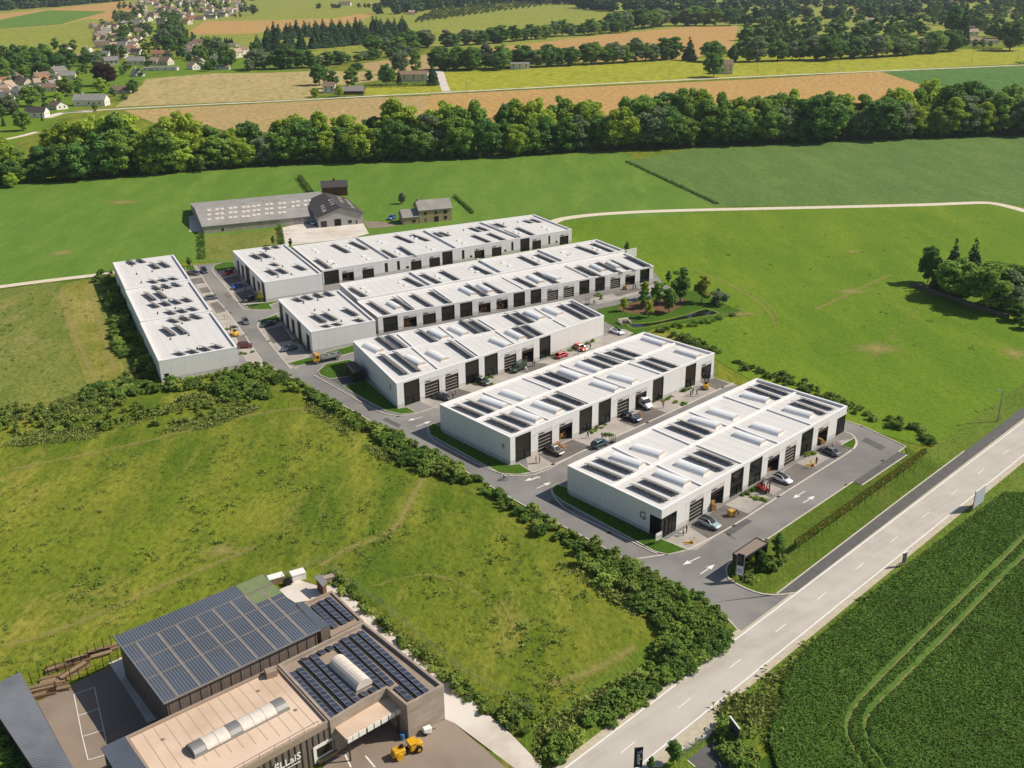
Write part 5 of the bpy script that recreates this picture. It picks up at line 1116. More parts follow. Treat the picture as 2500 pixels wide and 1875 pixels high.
for sy in (-0.85, 0.85):
    w_ = MB().tube((Lr+0.2, sy-0.2, 0.6), (Lr+0.2, sy+0.2, 0.6), 0.6, n=16).obj('wheel', M_TYRE, ro); MB().tube((Lr+0.2, sy-0.21, 0.6), (Lr+0.2, sy+0.21, 0.6), 0.3, n=12).obj('rim', M_YEL, w_)
MB().bbox(0.9, -0.35, 0.55, Lr-1.2, 0.35, 1.0, 0.05).obj('hitch', M_BLACK, ro); MB().bbox(0.2, -0.3, 1.7, 0.8, 0.3, 2.1, 0.05).bar((0.8, 0, 1.5), (1.2, 0, 2.0), 0.06).obj('seat', M_BLACK, ro)
p = G('g', 1785, 700); pp_ = thing('generator', 'small white generator beside the concrete wall', 'generator', (p.x, p.y, 0.14), 0.5)
MB().bbox(-0.6, -0.4, 0.25, 0.6, 0.4, 1.1, 0.08).obj('housing', M_WHITE, pp_); MB().tube((-0.4, -0.45, 0.25), (-0.4, 0.45, 0.25), 0.25, n=12).obj('wheel', M_TYRE, pp_); MB().bar((0.5, 0, 0.3), (1.3, 0, 0.4), 0.07).obj('drawbar', M_BLACK, pp_)
p = G('g', 1490, 770); pp_ = thing('barrel', 'blue lidded barrel in the shade of the loading bay', 'barrel', (p.x, p.y, 0.14))
M_BLUEB = mat('blue_plastic', '#4a86b8', rough=0.4)
MB().tube((0, 0, 0), (0, 0, 0.9), 0.32, n=14).obj('body', M_BLUEB, pp_); MB().tube((0, 0, 0.901), (0, 0, 0.97), 0.34, n=14).obj('lid', M_BLUEB, pp_)
# ================================================================== FARM, VILLAGE HOUSES
M_SLATE = mat('slate_roof', '#9a958f', '#8b8680', scale=1.2, detail=5, rough=0.8, c3='#a09b95', scale3=0.2, bump=0.3, bscale=4, bdist=0.04)
M_DSLATE = mat('dark_slate_roof', '#4d4947', '#45413f', scale=1.2, rough=0.75, bump=0.3, bscale=4, bdist=0.04)
M_GREYW = mat('rendered_grey', '#b5b0ad', '#a7a29e', scale=0.5, detail=5, rough=0.85)
M_OLDW = mat('old_render', '#b6ab9c', '#9c9285', scale=0.7, detail=6, rough=0.9)
M_STONE = mat('field_stone', '#c3ab86', '#a08b6c', scale=2.5, detail=4, rough=0.9, bump=0.5, bscale=3, bdist=0.05)
M_CREAM = mat('cream_render', '#e3d6c2', '#d6c8b3', scale=0.5, rough=0.85, rand=0.06)
M_WHITER = mat('white_render', '#eae4da', rough=0.85, rand=0.05)
M_BROWNR = mat('brown_tile', '#8d7663', '#7d6756', scale=1.0, rough=0.85, rand=0.12)
M_REDR = mat('red_tile', '#a8755a', '#96664d', scale=1.0, rough=0.85, rand=0.1)
M_GREYT = mat('grey_tile', '#8f8a84', '#807b76', scale=1.0, rough=0.85, rand=0.12)
M_PINKR = mat('pale_tile', '#b9a08a', '#a8907b', scale=1.0, rough=0.85, rand=0.1)
M_WIN = mat('window_dark', '#2a2c30', rough=0.15, spec=0.5)
M_SHUT = mat('blue_shutter', '#71808c', rough=0.7)

def gable(root, o, a, b_, depth, hw, hr, wallm, roofm, over=0.4, chimney=None):
    """gabled volume on the base edge a-b (world), going back by depth (to the left of a->b); ridge parallel to a-b"""
    a, b_ = Vector((a.x-o.x, a.y-o.y, 0)), Vector((b_.x-o.x, b_.y-o.y, 0)); d = (b_-a); L_ = d.length; d.normalize(); n = Vector((-d.y, d.x, 0)); up = Vector((0, 0, 1))
    def q(s, t, z): return a+d*s+n*t+up*z
    m = MB(); vs = [q(0, 0, 0), q(L_, 0, 0), q(L_, depth, 0), q(0, depth, 0), q(0, 0, hw), q(L_, 0, hw), q(L_, depth, hw), q(0, depth, hw), q(0, depth/2, hr-0.12), q(L_, depth/2, hr-0.12)]
    m.add(vs, [(0, 1, 5, 4), (2, 3, 7, 6), (1, 2, 6, 9, 5), (3, 0, 4, 8, 7), (3, 2, 1, 0)]); w_ = m.obj('wall', wallm, root)
    sl = (hr-hw)/(depth/2); r = MB()
    for t0, z0, t1, z1 in ((-over, hw-over*sl, depth/2, hr), (depth+over, hw-over*sl, depth/2, hr)):
        A = [q(-over, t0, z0), q(L_+over, t0, z0), q(L_+over, t1, z1), q(-over, t1, z1)]
        if t0 > 0: A = A[::-1]
        r.hexa(A, [v+up*0.14 for v in A])
    r_ = r.obj('roof', roofm, root)
    if chimney is not None:
        c = q(L_*chimney, depth/2, 0); MB().box(c.x-0.4, c.y-0.4, hr-0.6, c.x+0.4, c.y+0.4, hr+1.1).obj('chimney', wallm, r_)
    return q, L_, w_, r_, math.atan2(d.y, d.x)
def win(root, q, s, z, w_, h, ang, m=M_WIN, name='window', t=0.0, frame=None):
    p = q(s, t-0.06, z); o = MB().box(-w_/2, -0.02, 0, w_/2, 0.05, h).obj(name, m, root, p, ang)
    if frame: MB().box(-w_/2-0.12, -0.035, -0.12, w_/2+0.12, 0.02, -0.02).obj('sill', frame, o)
    return o
# ---- long barn with skylights
hw = 3.0; a, b_ = G('B', 150, 448), G('B', 838, 378)
bt = thing('long_barn', 'long low barn with a grey roof dotted with square skylights', 'barn', (a.x, a.y, 0))
e0, r0 = P(*Z('B', 148, 398), hw), P(*Z('B', 135, 245), 5.6)
dv = (b_-a).normalized(); dep = 2*abs((Vector((r0.x, r0.y, 0))-Vector((a.x, a.y, 0))).dot(Vector((-dv.y, dv.x, 0))))
far = a+dv*((P(*Z('B', 1125, 160), 5.6)-a).dot(dv))
q, L_, w_, r_, ang = gable(bt, a, a, far, dep, hw, 5.6, M_OLDW, M_SLATE)
for (x, ys) in ((192, (265, 300, 336)), (254, (260, 295, 330)), (293, (256, 291, 326)), (357, (250, 284, 321)), (394, (246, 281, 318)), (458, (242, 277, 314)), (494, (239, 272, 312)), (538, (235, 268, 304)), (573, (230, 264, 299)), (636, (222, 257, 293)), (673, (218, 253, 290)), (737, (213, 248, 285)), (771, (211, 245, 281)), (839, (204, 237)), (877, (198, 231)), (935, (192, 226)), (973, (190, 222))):
    for y in ys:
        # intersect the sight line with the roof slope
        lo, hi = hw, 5.6
        for _ in range(30):
            z = (lo+hi)/2; p = P(*Z('B', x, y), z); t_ = (p-a).dot(Vector((-dv.y, dv.x, 0))); zr_ = hw+(5.6-hw)*t_/(dep/2)
            if zr_ > z: lo = z
            else: hi = z
        s_ = (p-a).dot(dv); sl = (5.6-hw)/(dep/2); m = MB(); hx = 0.75; ht = 1.0
        A = [q(s_-hx, t_-ht, hw+sl*(t_-ht)+0.15), q(s_+hx, t_-ht, hw+sl*(t_-ht)+0.15), q(s_+hx, t_+ht, hw+sl*(t_+ht)+0.15), q(s_-hx, t_+ht, hw+sl*(t_+ht)+0.15)]
        m.hexa(A, [v+Vector((0, 0, 0.1)) for v in A]).obj('skylight', M_DOME2, r_)
win(bt, q, 7.5, 0.6, 0.9, 1.0, ang)
for x0, x1 in ((845, 905), (925, 995)):
    s0, s1 = solve_u(a, dv, Z('B', x0, 300)[0], 1.5), solve_u(a, dv, Z('B', x1, 300)[0], 1.5)
    win(bt, q, (s0+s1)/2, 0.1, s1-s0, 2.6, ang, mat('grey_door', '#8b8688', rough=0.6), 'barn_door')
# ---- gable-fronted barn
a, b_ = G('B', 1040, 400), G('B', 1380, 366); hw = 4.4; d = (b_-a); n = Vector((-d.y, d.x, 0)).normalized()
rz_ = height_at((a+b_)/2, Z('B', 1195, 243)[1]); rA, rB = P(*Z('B', 1195, 240), rz_), P(*Z('B', 1132, 112), rz_); dep = min(30, max(12, abs((rB-rA).dot(n))))
gb = thing('gable_barn', 'grey barn with its gable to the yard and dark skylit roof', 'barn', (a.x, a.y, 0))
q, L_, w_, r_, ang = gable(gb, a, b_, b_+n*dep, d.length, hw, rz_, M_GREYW, M_DSLATE, 0.5)
# front openings lie on the a-b side, which is the end wall here
dn = d.normalized(); fr0 = Vector((0, 0, 0))
def front_on(root, o, a, dn, x0, x1, z0, z1, sheet, m, name):
    nn = Vector((dn.y, -dn.x, 0)); s0, s1 = solve_u(a, dn, Z(sheet, x0, 0)[0], (z0+z1)/2), solve_u(a, dn, Z(sheet, x1, 0)[0], (z0+z1)/2)
    p = a+dn*s0+nn*0.06; MB().box(0, -0.02, 0, s1-s0, 0.1, z1-z0).obj(name, m, root, (p.x-o.x, p.y-o.y, z0), math.atan2(dn.y, dn.x))
for x0, x1, z0, z1, m, nm in ((1055, 1100, 0.1, 2.6, M_WIN, 'barn_door'), (1160, 1210, 0.1, 2.9, M_BLACK, 'barn_door'), (1265, 1292, 0.7, 2.0, M_WIN, 'window'), (1325, 1335, 0.1, 1.6, M_WIN, 'side_door')):
    front_on(gb, a, a, dn, x0, x1, z0, z1, 'B', m, nm)
sl = (rz_-hw)/(d.length/2)
for x, y, side in ((1190, 150, 1), (1200, 165, 1), (1208, 180, 1), (1216, 195, 1), (1250, 155, 1), (1262, 168, 1), (1272, 182, 1), (1280, 200, 1), (1293, 218, 1), (1302, 232, 1), (1125, 198, 0), (1132, 212, 0), (1138, 226, 0), (1145, 240, 0), (1064, 232, 0), (1070, 245, 0), (1076, 258, 0), (1080, 267, 0)):
    p = P(*Z('B', x, y), (hw+rz_)/2+(0.6 if y < 200 else 0.0)); u = (p-a).dot(dn); v = (p-a).dot(n); u = min(max(u, 0.8), d.length-0.8); v = min(max(v, 1), dep-1)
    zq = lambda u_: (hw+sl*u_ if u_ < d.length/2 else hw+sl*(d.length-u_))+0.16
    c = dn*u+n*v; A = [c-dn*0.8-n*0.35, c+dn*0.8-n*0.35, c+dn*0.8+n*0.35, c-dn*0.8+n*0.35]; A = [Vector((w.x, w.y, zq(w.dot(dn)))) for w in A]
    MB().hexa(A, [w+Vector((0, 0, 0.08)) for w in A]).obj('skylight', M_DOME2, r_)
# ---- dark annex behind the barn
pa, pb = G('B', 1066, 160), G('B', 1262, 150); dx = thing('barn_annex', 'dark-roofed annex behind the gable barn', 'barn', (pa.x, pa.y, 0))
gable(dx, pa, pa, pb, 10, 4.2, 6.2, M_WOODD, M_DSLATE, 0.4, 0.5)
# ---- stone farmhouse and its lower wing
a, b_ = G('B', 1815, 365), G('B', 2066, 342); hw = height_at(a, Z('B', 1812, 264)[1]); hr_ = hw+3.0
fh_ = thing('stone_farmhouse', 'stone farmhouse with a grey slate roof and a lower wing', 'house', (a.x, a.y, 0))
q, L_, w_, r_, ang = gable(fh_, a, a, b_, 9.0, hw, hr_, M_STONE, M_SLATE, 0.35, 0.04)
dn = (b_-a).normalized()
for x0, x1, z0, z1, nm in ((1848, 1870, 3.4, 4.5, 'window'), (1930, 1952, 3.4, 4.4, 'window'), (2000, 2026, 3.2, 4.6, 'window'), (2005, 2028, 0.9, 2.2, 'window'), (1930, 1962, 0.05, 2.4, 'door')): front_on(fh_, a, a, dn, x0, x1, z0, z1, 'B', M_WIN, nm)
front_on(fh_, a, a, dn, 1858, 1872, 0.1, 2.0, 'B', M_SHUT, 'door')
a2, b2_ = G('B', 1690, 376), G('B', 1812, 365); q, L_, w_, r_, ang = gable(fh_, a, a2, a2+(b2_-a2)*0.985, 7.5, hw*0.55, hw*0.55+2.4, M_STONE, M_SLATE, 0.3)
front_on(fh_, a, a2, (b2_-a2).normalized(), 1762, 1785, 0.7, 1.7, 'B', M_WIN, 'window')

# ---- houses: village on the left, farms in the middle, houses on the right
HOUSES = []
def house(k, x, y, w_, d_, hw, hr, yaw, wallm, roofm, label, chim=True, cat='house', group=None, wins=3):
    c = G(k, x, y); w_, d_ = w_*1.15, d_*1.1; t = thing('house', label, cat, (c.x, c.y, 0), R(yaw), group); o = Vector((0, 0, 0))
    q, L_, wl_, rf_, ang = gable(t, o, Vector((-w_/2, 0, 0)), Vector((w_/2, 0, 0)), d_, hw, hr, wallm, roofm, 0.5, 0.25 if chim else None)
    for i in range(wins):
        s = w_*(i+0.5)/wins
        win(t, q, s, hw*0.35, 1.0, 1.3, ang)
        if hw > 4.6: win(t, q, s, hw*0.68, 1.0, 1.2, ang)
    # gable windows
    for s in (0.3, 0.7):
        p = q(w_+0.02, d_*s, hw*0.4); MB().box(-0.03, -0.5, 0, 0.05, 0.5, 1.2).obj('window', M_WIN, t, p, 0)
    HOUSES.append(t); return t
C_, W_, BR, RD, GT, PK, DS, SL = M_CREAM, M_WHITER, M_BROWNR, M_REDR, M_GREYT, M_PINKR, M_DSLATE, M_SLATE
HD_ = [  # sheet, x, y, width, depth, wall, ridge, yaw, wall mat, roof mat, description
 ('u', 1350, 1110, 21, 9, 4.6, 8.2, -2, W_, SL, 'white house with a long grey roof beside the stubble field'),
 ('u', 530, 1285, 12, 8, 4.0, 7.0, 0, W_, DS, 'small white house with a dark roof at the lower left edge of the village'),
 ('u', 1820, 915, 13, 8, 2.6, 5.5, 10, C_, BR, 'brown-roofed barn under the round tree by the stubble field'),
 ('u', 740, 890, 11, 8, 3.6, 6.4, 0, C_, BR, 'house with a flat-looking brown roof left of the copper beech'),
 ('u', 1020, 720, 12, 9, 4.5, 7.6, 15, C_, GT, 'grey-roofed farm building in front of the wooded slope'),
 ('u', 940, 650, 12, 10, 4.6, 8.4, 55, C_, GT, 'tall grey-roofed house behind the grey-roofed farm building'),
 ('u', 240, 960, 13, 9, 3.6, 7.0, -35, W_, GT, 'white-gabled house near the left edge of the village'),
 ('u', 20, 940, 9, 9, 5.0, 7.6, 5, C_, PK, 'cream house cut by the left edge of the picture'),
 ('u', 470, 880, 12, 8, 3.2, 5.4, -20, W_, GT, 'low white house behind the big round tree'),
 ('u', 800, 1160, 10, 8, 3.0, 5.8, -40, W_, BR, 'small gabled house behind the garden above the belt'),
 ('u', 1230, 425, 6, 5, 5.0, 7.2, 10, C_, PK, 'narrow cream house between the trees'),
 ('u', 960, 290, 11, 8, 3.4, 6.0, -30, W_, PK, 'pale-roofed house at the field edge above the wood'),
 ('u', 1300, 290, 8, 7, 3.2, 5.4, -20, W_, PK, 'small white house right of the pale-roofed one'),
 ('u', 1540, 390, 14, 9, 4.2, 7.8, -12, W_, GT, 'broad grey-roofed house above the copper beech'),
 ('v', 240, 880, 12, 9, 4.8, 8.4, 20, C_, GT, 'two-storey cream house right above the copper beech'),
 ('v', 560, 880, 15, 9, 4.6, 8.2, 8, C_, GT, 'long grey-blue roofed house in the village front row'),
 ('v', 770, 880, 12, 9, 4.0, 7.4, -15, C_, PK, 'pink-roofed house in the village front row'),
 ('v', 900, 880, 15, 10, 4.0, 8.2, -20, C_, BR, 'wide brown-roofed house behind the long white shed'),
 ('v', 960, 955, 20, 7, 3.0, 3.8, 2, W_, M_STEEL, 'long white shed at the edge of the village green'),
 ('v', 750, 955, 12, 6, 2.6, 3.4, 2, W_, GT, 'low white garage left of the long white shed'),
 ('v', 530, 1030, 11, 8, 3.0, 6.4, -50, W_, GT, 'white gabled cottage at the stubble field edge'),
 ('v', 870, 765, 14, 8, 3.4, 6.4, -4, C_, RD, 'house with a bright orange-red roof in mid village'),
 ('v', 1290, 940, 10, 8, 3.6, 7.4, -45, W_, PK, 'white A-shaped house on the village green'),
 ('v', 1370, 870, 11, 8, 3.6, 7.2, -40, C_, BR, 'brown gabled house behind the A-shaped house'),
 ('v', 1620, 825, 11, 8, 3.0, 6.0, -30, W_, GT, 'white house behind the garden trees on the green'),
 ('v', 1730, 940, 12, 5, 2.6, 4.4, 0, W_, PK, 'low garden building under the big dark tree'),
 ('v', 1950, 780, 15, 10, 6.0, 9.5, 60, C_, PK, 'tall cream farmhouse at the right end of the village'),
 ('v', 2040, 735, 10, 10, 6.0, 9.0, 60, C_, BR, 'second gable of the tall farmhouse pair'),
 ('v', 1830, 640, 14, 7, 2.8, 4.6, 5, W_, GT, 'low white barn behind the conifer hedge'),
 ('v', 1340, 660, 10, 8, 3.2, 5.6, 0, W_, BR, 'brown-roofed house left of the conifer hedge'),
 ('v', 1390, 600, 11, 8, 3.6, 6.6, -10, C_, BR, 'brown house below the wheat field corner'),
 ('v', 1240, 745, 11, 8, 3.8, 7.0, -25, W_, GT, 'grey house in the trees right of the orange-red roof'),
 ('v', 560, 560, 12, 8, 3.6, 6.6, -15, W_, BR, 'white house with brown roof in mid village'),
 ('v', 640, 490, 11, 8, 4.0, 7.8, -55, W_, BR, 'steep white-gabled house below the village square'),
 ('v', 130, 500, 12, 8, 4.4, 8.0, 45, C_, GT, 'dark-gabled house at the upper left of the village'),
 ('v', 220, 450, 11, 9, 4.4, 8.0, 45, C_, GT, 'its twin grey gable farther right'),
 ('v', 290, 430, 10, 8, 4.0, 6.6, 0, C_, PK, 'cream house beside the twin gables'),
 ('v', 290, 500, 11, 6, 3.0, 5.2, 0, C_, PK, 'low pink-roofed house below the twin gables'),
 ('v', 110, 650, 16, 9, 4.0, 7.6, -3, C_, BR, 'long brown-roofed house on the left of mid village'),
 ('v', 250, 640, 11, 8, 3.2, 6.0, 12, W_, PK, 'pale-roofed house beside the long brown roof'),
 ('v', 500, 640, 11, 8, 3.6, 6.6, -20, C_, GT, 'grey gabled house in mid village'),
 ('v', 550, 740, 11, 8, 3.6, 6.8, -15, C_, DS, 'dark-roofed house left of the orange-red roof'),
 ('v', 600, 300, 11, 8, 3.8, 6.8, -40, W_, PK, 'white gabled house by the upper square'),
 ('v', 700, 285, 12, 9, 4.8, 8.2, -40, W_, GT, 'tall white house by the upper square'),
 ('v', 750, 240, 13, 11, 4.8, 10.0, -35, C_, BR, 'house with a big brown pyramid-like roof'),
 ('v', 870, 200, 13, 9, 4.4, 8.2, -20, C_, BR, 'brown-roofed house right of the big brown roof'),
 ('v', 860, 130, 14, 9, 4.4, 8.0, 5, C_, PK, 'pink-roofed house in the upper village'),
 ('v', 1090, 160, 12, 9, 4.4, 8.2, -45, W_, GT, 'grey-and-white gabled house in the upper village'),
 ('v', 1180, 215, 12, 8, 4.4, 7.4, -10, W_, PK, 'white house above the orange gable'),
 ('v', 1210, 330, 17, 10, 4.0, 8.6, -35, C_, BR, 'big barn-like house at the wheat field edge'),
 ('v', 1270, 300, 12, 9, 4.2, 7.8, 10, C_, RD, 'orange-roofed house behind the barn-like house'),
 ('v', 1350, 270, 9, 8, 4.6, 8.0, 15, W_, RD, 'narrow red-roofed house in the upper right village'),
 ('v', 1430, 270, 12, 8, 4.0, 7.4, -15, C_, BR, 'brown-roofed house right of the narrow red one'),
 ('v', 1550, 255, 22, 9, 3.4, 6.6, -5, W_, DS, 'long dark-roofed range in the upper right village'),
 ('v', 1540, 160, 16, 9, 4.4, 8.0, -12, W_, BR, 'wide brown-roofed house in the upper right village'),
 ('v', 1720, 225, 15, 9, 4.2, 7.6, -25, C_, DS, 'dark gabled house at the right end of the upper village'),
 ('v', 1820, 170, 12, 8, 4.2, 7.6, 0, C_, GT, 'grey house at the right end of the upper village'),
 ('v', 1870, 220, 9, 8, 4.2, 7.0, 10, W_, PK, 'white house at the far right of the upper village'),
 ('v', 1460, 85, 12, 8, 4.2, 7.2, -5, W_, PK, 'pale house near the top of the village'),
 ('v', 1120, 75, 15, 10, 5.0, 10.0, -35, W_, BR, 'tall brown gable at the top of the village'),
 ('v', 900, 330, 13, 10, 6.5, 10.5, 5, M_GREYW, DS, 'tall grey house in the centre of the village'),
 ('v', 560, 110, 20, 9, 4.2, 7.6, 2, C_, PK, 'long pink range at the upper left of the village'),
 ('v', 740, 60, 14, 9, 4.2, 7.6, -5, W_, PK, 'white house at the top edge left of the tall gable'),
 ('v', 1920, 60, 16, 9, 4.2, 7.6, 0, C_, PK, 'brown house near the top right of the village'),
 ('b', 1360, 660, 21, 11, 6.0, 8.4, -3, C_, BR, 'broad farmhouse behind a clipped hedge by the lane'),
 ('b', 675, 755, 8, 8, 5.5, 8.2, 0, W_, BR, 'small square white house by the lane'),
 ('b', 865, 765, 15, 9, 2.8, 6.0, 0, M_WOODD, GT, 'dark timber house with grey roof by the lane'),
 ('c', 230, 560, 16, 8, 4.8, 6.0, 0, W_, GT, 'white box-shaped house in front of the hedgerow'),
 ('c', 1890, 600, 12, 10, 8.5, 12.0, -8, C_, BR, 'tall villa half hidden by a round tree by the lane'),
 ('b', 1345, 120, 10, 9, 5.0, 8.0, 5, C_, PK, 'pale house at the edge of the plantation'),
 ('b', 800, 45, 24, 12, 4.5, 9.0, -5, W_, BR, 'large brown-roofed barn at the top edge'),
 ('x', 110, 190, 15, 11, 7.0, 11.0, 5, C_, PK, 'tall pink-roofed house in the right-hand wood'),
 ('x', 360, 185, 38, 14, 5.0, 11.5, -6, C_, BR, 'very large brown-roofed farm in the right-hand wood'),
 ('x', 360, 260, 12, 8, 3.4, 5.4, 0, W_, PK, 'low white house below the large brown-roofed farm'),
 ('x', 910, 110, 22, 12, 4.5, 9.5, -8, W_, BR, 'brown farm with white front near the top right'),
 ('x', 1010, 145, 16, 8, 4.2, 6.4, -4, W_, RD, 'white house with arched openings near the top right'),
 ('x', 1340, 90, 20, 12, 7.0, 10.0, 0, W_, PK, 'white block of flats behind the tall spruce'),
 ('x', 1580, 430, 16, 10, 5.0, 8.2, 0, W_, PK, 'pale house right of the tall spruce'),
 ('x', 1600, 520, 15, 9, 3.4, 6.4, -25, W_, PK, 'low pale house with big windows right of the tall spruce'),
 ('x', 1800, 520, 20, 8, 3.0, 4.6, -10, W_, BR, 'long low house beside the giant round tree'),
 ('x', 2050, 160, 22, 8, 4.4, 6.4, -2, W_, BR, 'long pale house at the upper right'),
]
for i, h in enumerate(HD_):
    wn = 3 if h[3] > 11 else 2
    house(*h[:10], h[10], chim=(i % 3 != 1 and h[6]-h[5] > 2), wins=wn)
# further houses that fill the village between the surveyed ones
vp = [Vector((c[0], c[1], 0)) for c in [tuple(h.location) for h in HOUSES]]; fill = []
for k, pts, n in (('v', [(480, 20), (2000, -20), (2050, 150), (1500, 240), (1000, 260), (560, 260)], 74), ('v', [(20, 380), (560, 320), (760, 420), (560, 640), (700, 800), (300, 860), (0, 660)], 34), ('v', [(1200, 640), (1500, 600), (1650, 800), (1300, 830)], 9), ('u', [(0, 760), (800, 700), (900, 900), (500, 1000), (0, 1100)], 16), ('x', [(1550, 380), (1900, 350), (1900, 480), (1560, 480)], 4), ('d', [(0, 20), (500, 0), (1700, 0), (1700, 60), (300, 90)], 12)):
    poly = GL(k, pts); xs = [q.x for q in poly]; ys = [q.y for q in poly]; tr = 0; c0 = len(fill)
    while len(fill)-c0 < n and tr < 3000:
        tr += 1; p = Vector((rnd.uniform(min(xs), max(xs)), rnd.uniform(min(ys), max(ys)), 0)); cc = False
        for i in range(len(poly)):
            a, b_ = poly[i], poly[(i+1) % len(poly)]
            if (a.y > p.y) != (b_.y > p.y) and p.x < (b_.x-a.x)*(p.y-a.y)/(b_.y-a.y)+a.x: cc = not cc
        if cc and all((p-q).length > 12.5 for q in vp): vp.append(p); fill.append(p)
fill.sort(key=lambda q: proj(q)[0]); SHEETS['W'] = (0, 0, 1.0)
for i, p in enumerate(fill):
    px = proj(p); wm, rm, rn = rnd.choice([(W_, BR, 'brown'), (C_, BR, 'brown'), (C_, BR, 'brown'), (W_, PK, 'pale pink'), (C_, GT, 'grey'), (W_, GT, 'grey'), (C_, DS, 'dark'), (C_, RD, 'red')])
    house('W', px[0], px[1], rnd.uniform(8, 12), rnd.uniform(7, 9), rnd.uniform(3.2, 4.6), rnd.uniform(7.2, 8.8), rnd.choice([-40, -20, -5, 10, 30, 50, 80]), wm, rm, '%s of the small crowded village houses from the left, with a %s roof' % (nth(i), rn), i % 2 == 0, wins=2)
# the white-roofed lean things and the church-like dark spire tree are left to the trees
# ---- street lamps along the country lane and the field
M_POLE = mat('lamp_pole', '#8f8d89', rough=0.5, metal=0.4)
for k, bx, by, ty, lb in (('b', 1790, 742, 640, 'thin lamp post by the lane near the broad farmhouse'), ('c', 1437, 665, 535, 'thin lamp post by the lane left of the tall villa'), ('d', 651, 583, 455, 'thin lamp post by the lane in front of the wood'),
                          ('d', 1733, 530, 395, 'thin lamp post by the lane in front of the round tree shade'), ('d', 2104, 490, 410, 'thin lamp post near the right edge by the clipped hedge'), ('c', 2150, 620, 510, 'thin lamp post by the lane right of the tall villa'), ('s', 2435, 1030, 952, 'tall street lamp standing in the pasture by the main road')):
    p = G(k, bx, by); h = height_at(p, Z(k, 0, ty)[1]); t = thing('street_lamp', lb, 'street lamp', p, 0, 'lamp posts')
    MB().tube((0, 0, 0), (0, 0, h), 0.16, 0.09, 8).obj('post', M_POLE, t); MB().bar((0, 0, h), (-1.4, -0.6, h+0.15), 0.1).obj('arm', M_POLE, t); MB().bbox(-1.9, -0.95, h+0.1, -1.1, -0.5, h+0.28, 0.05).obj('lamp_head', M_POLE, t)
# ================================================================== VEHICLES
M_CARGLASS = mat('car_glass', '#1d2328', rough=0.06, spec=0.7)
M_RIM = mat('wheel_rim', '#a9abad', rough=0.35, metal=0.6)
M_LAMPW = mat('headlight', '#e6e9ec', rough=0.15); M_LAMPR = mat('tail_light', '#8e1a16', rough=0.25)
M_PLATE = mat('number_plate', '#e9e6dc', rough=0.6); M_TRIM = mat('black_trim', '#202122', rough=0.6)
def paint(name, c):
    m = mat('paint_'+name, c, rough=0.28, spec=0.6); m.node_tree.nodes['Principled BSDF'].inputs['Coat Weight'].default_value = 0.6; return m
WHEEL = {}
def wheel(parent, x, y, r, w_=0.22):
    k = (round(r, 2), round(w_, 2))
    if k not in WHEEL:
        a = MB().tube((0, -w_/2, 0), (0, w_/2, 0), r, n=16).mesh('wheel'); a.materials.append(M_TYRE)
        b_ = MB().tube((0, -w_/2-0.01, 0), (0, w_/2+0.01, 0), r*0.62, n=12).mesh('rim'); b_.materials.append(M_RIM); WHEEL[k] = (a, b_)
    o = put('wheel', WHEEL[k][0], None, parent, (x, y, r)); put('rim', WHEEL[k][1], None, o); return o
def loft(st, mi=0):
    """stations (x, zb, zt, hw): rounded box section"""
    m = MB(); rings = []
    for x, zb, zt, hw in st:
        h = zt-zb; pts = [(hw*0.82, zb), (hw*0.98, zb+h*0.18), (hw, zb+h*0.5), (hw*0.97, zb+h*0.82), (hw*0.86, zt)]
        rings.append([(x, y, z) for y, z in pts]+[(x, -y, z) for y, z in reversed(pts)])
    n = len(rings[0]); vs = [v for r in rings for v in r]; fs = []
    for i in range(len(rings)-1): fs += [(i*n+j, i*n+(j+1) % n, (i+1)*n+(j+1) % n, (i+1)*n+j) for j in range(n)]
    fs += [tuple(range(n-1, -1, -1)), tuple((len(rings)-1)*n+j for j in range(n))]
    return m.add(vs, fs, mi)
def cabin(st):
    """stations (x, z, hw) of the glasshouse outline over the belt line"""
    m = MB(); vs = []; zb = st[0][1]; n = len(st)
    for x, z, hw in st: vs += [(x, hw, z), (x, -hw, z)]
    fs = [(2*i, 2*i+1, 2*i+3, 2*i+2) for i in range(n-1)]
    fs += [tuple(2*i for i in range(n)), tuple(2*i+1 for i in range(n-1, -1, -1)), (0, 2*n-2, 2*n-1, 1)]
    return m.add(vs, fs)
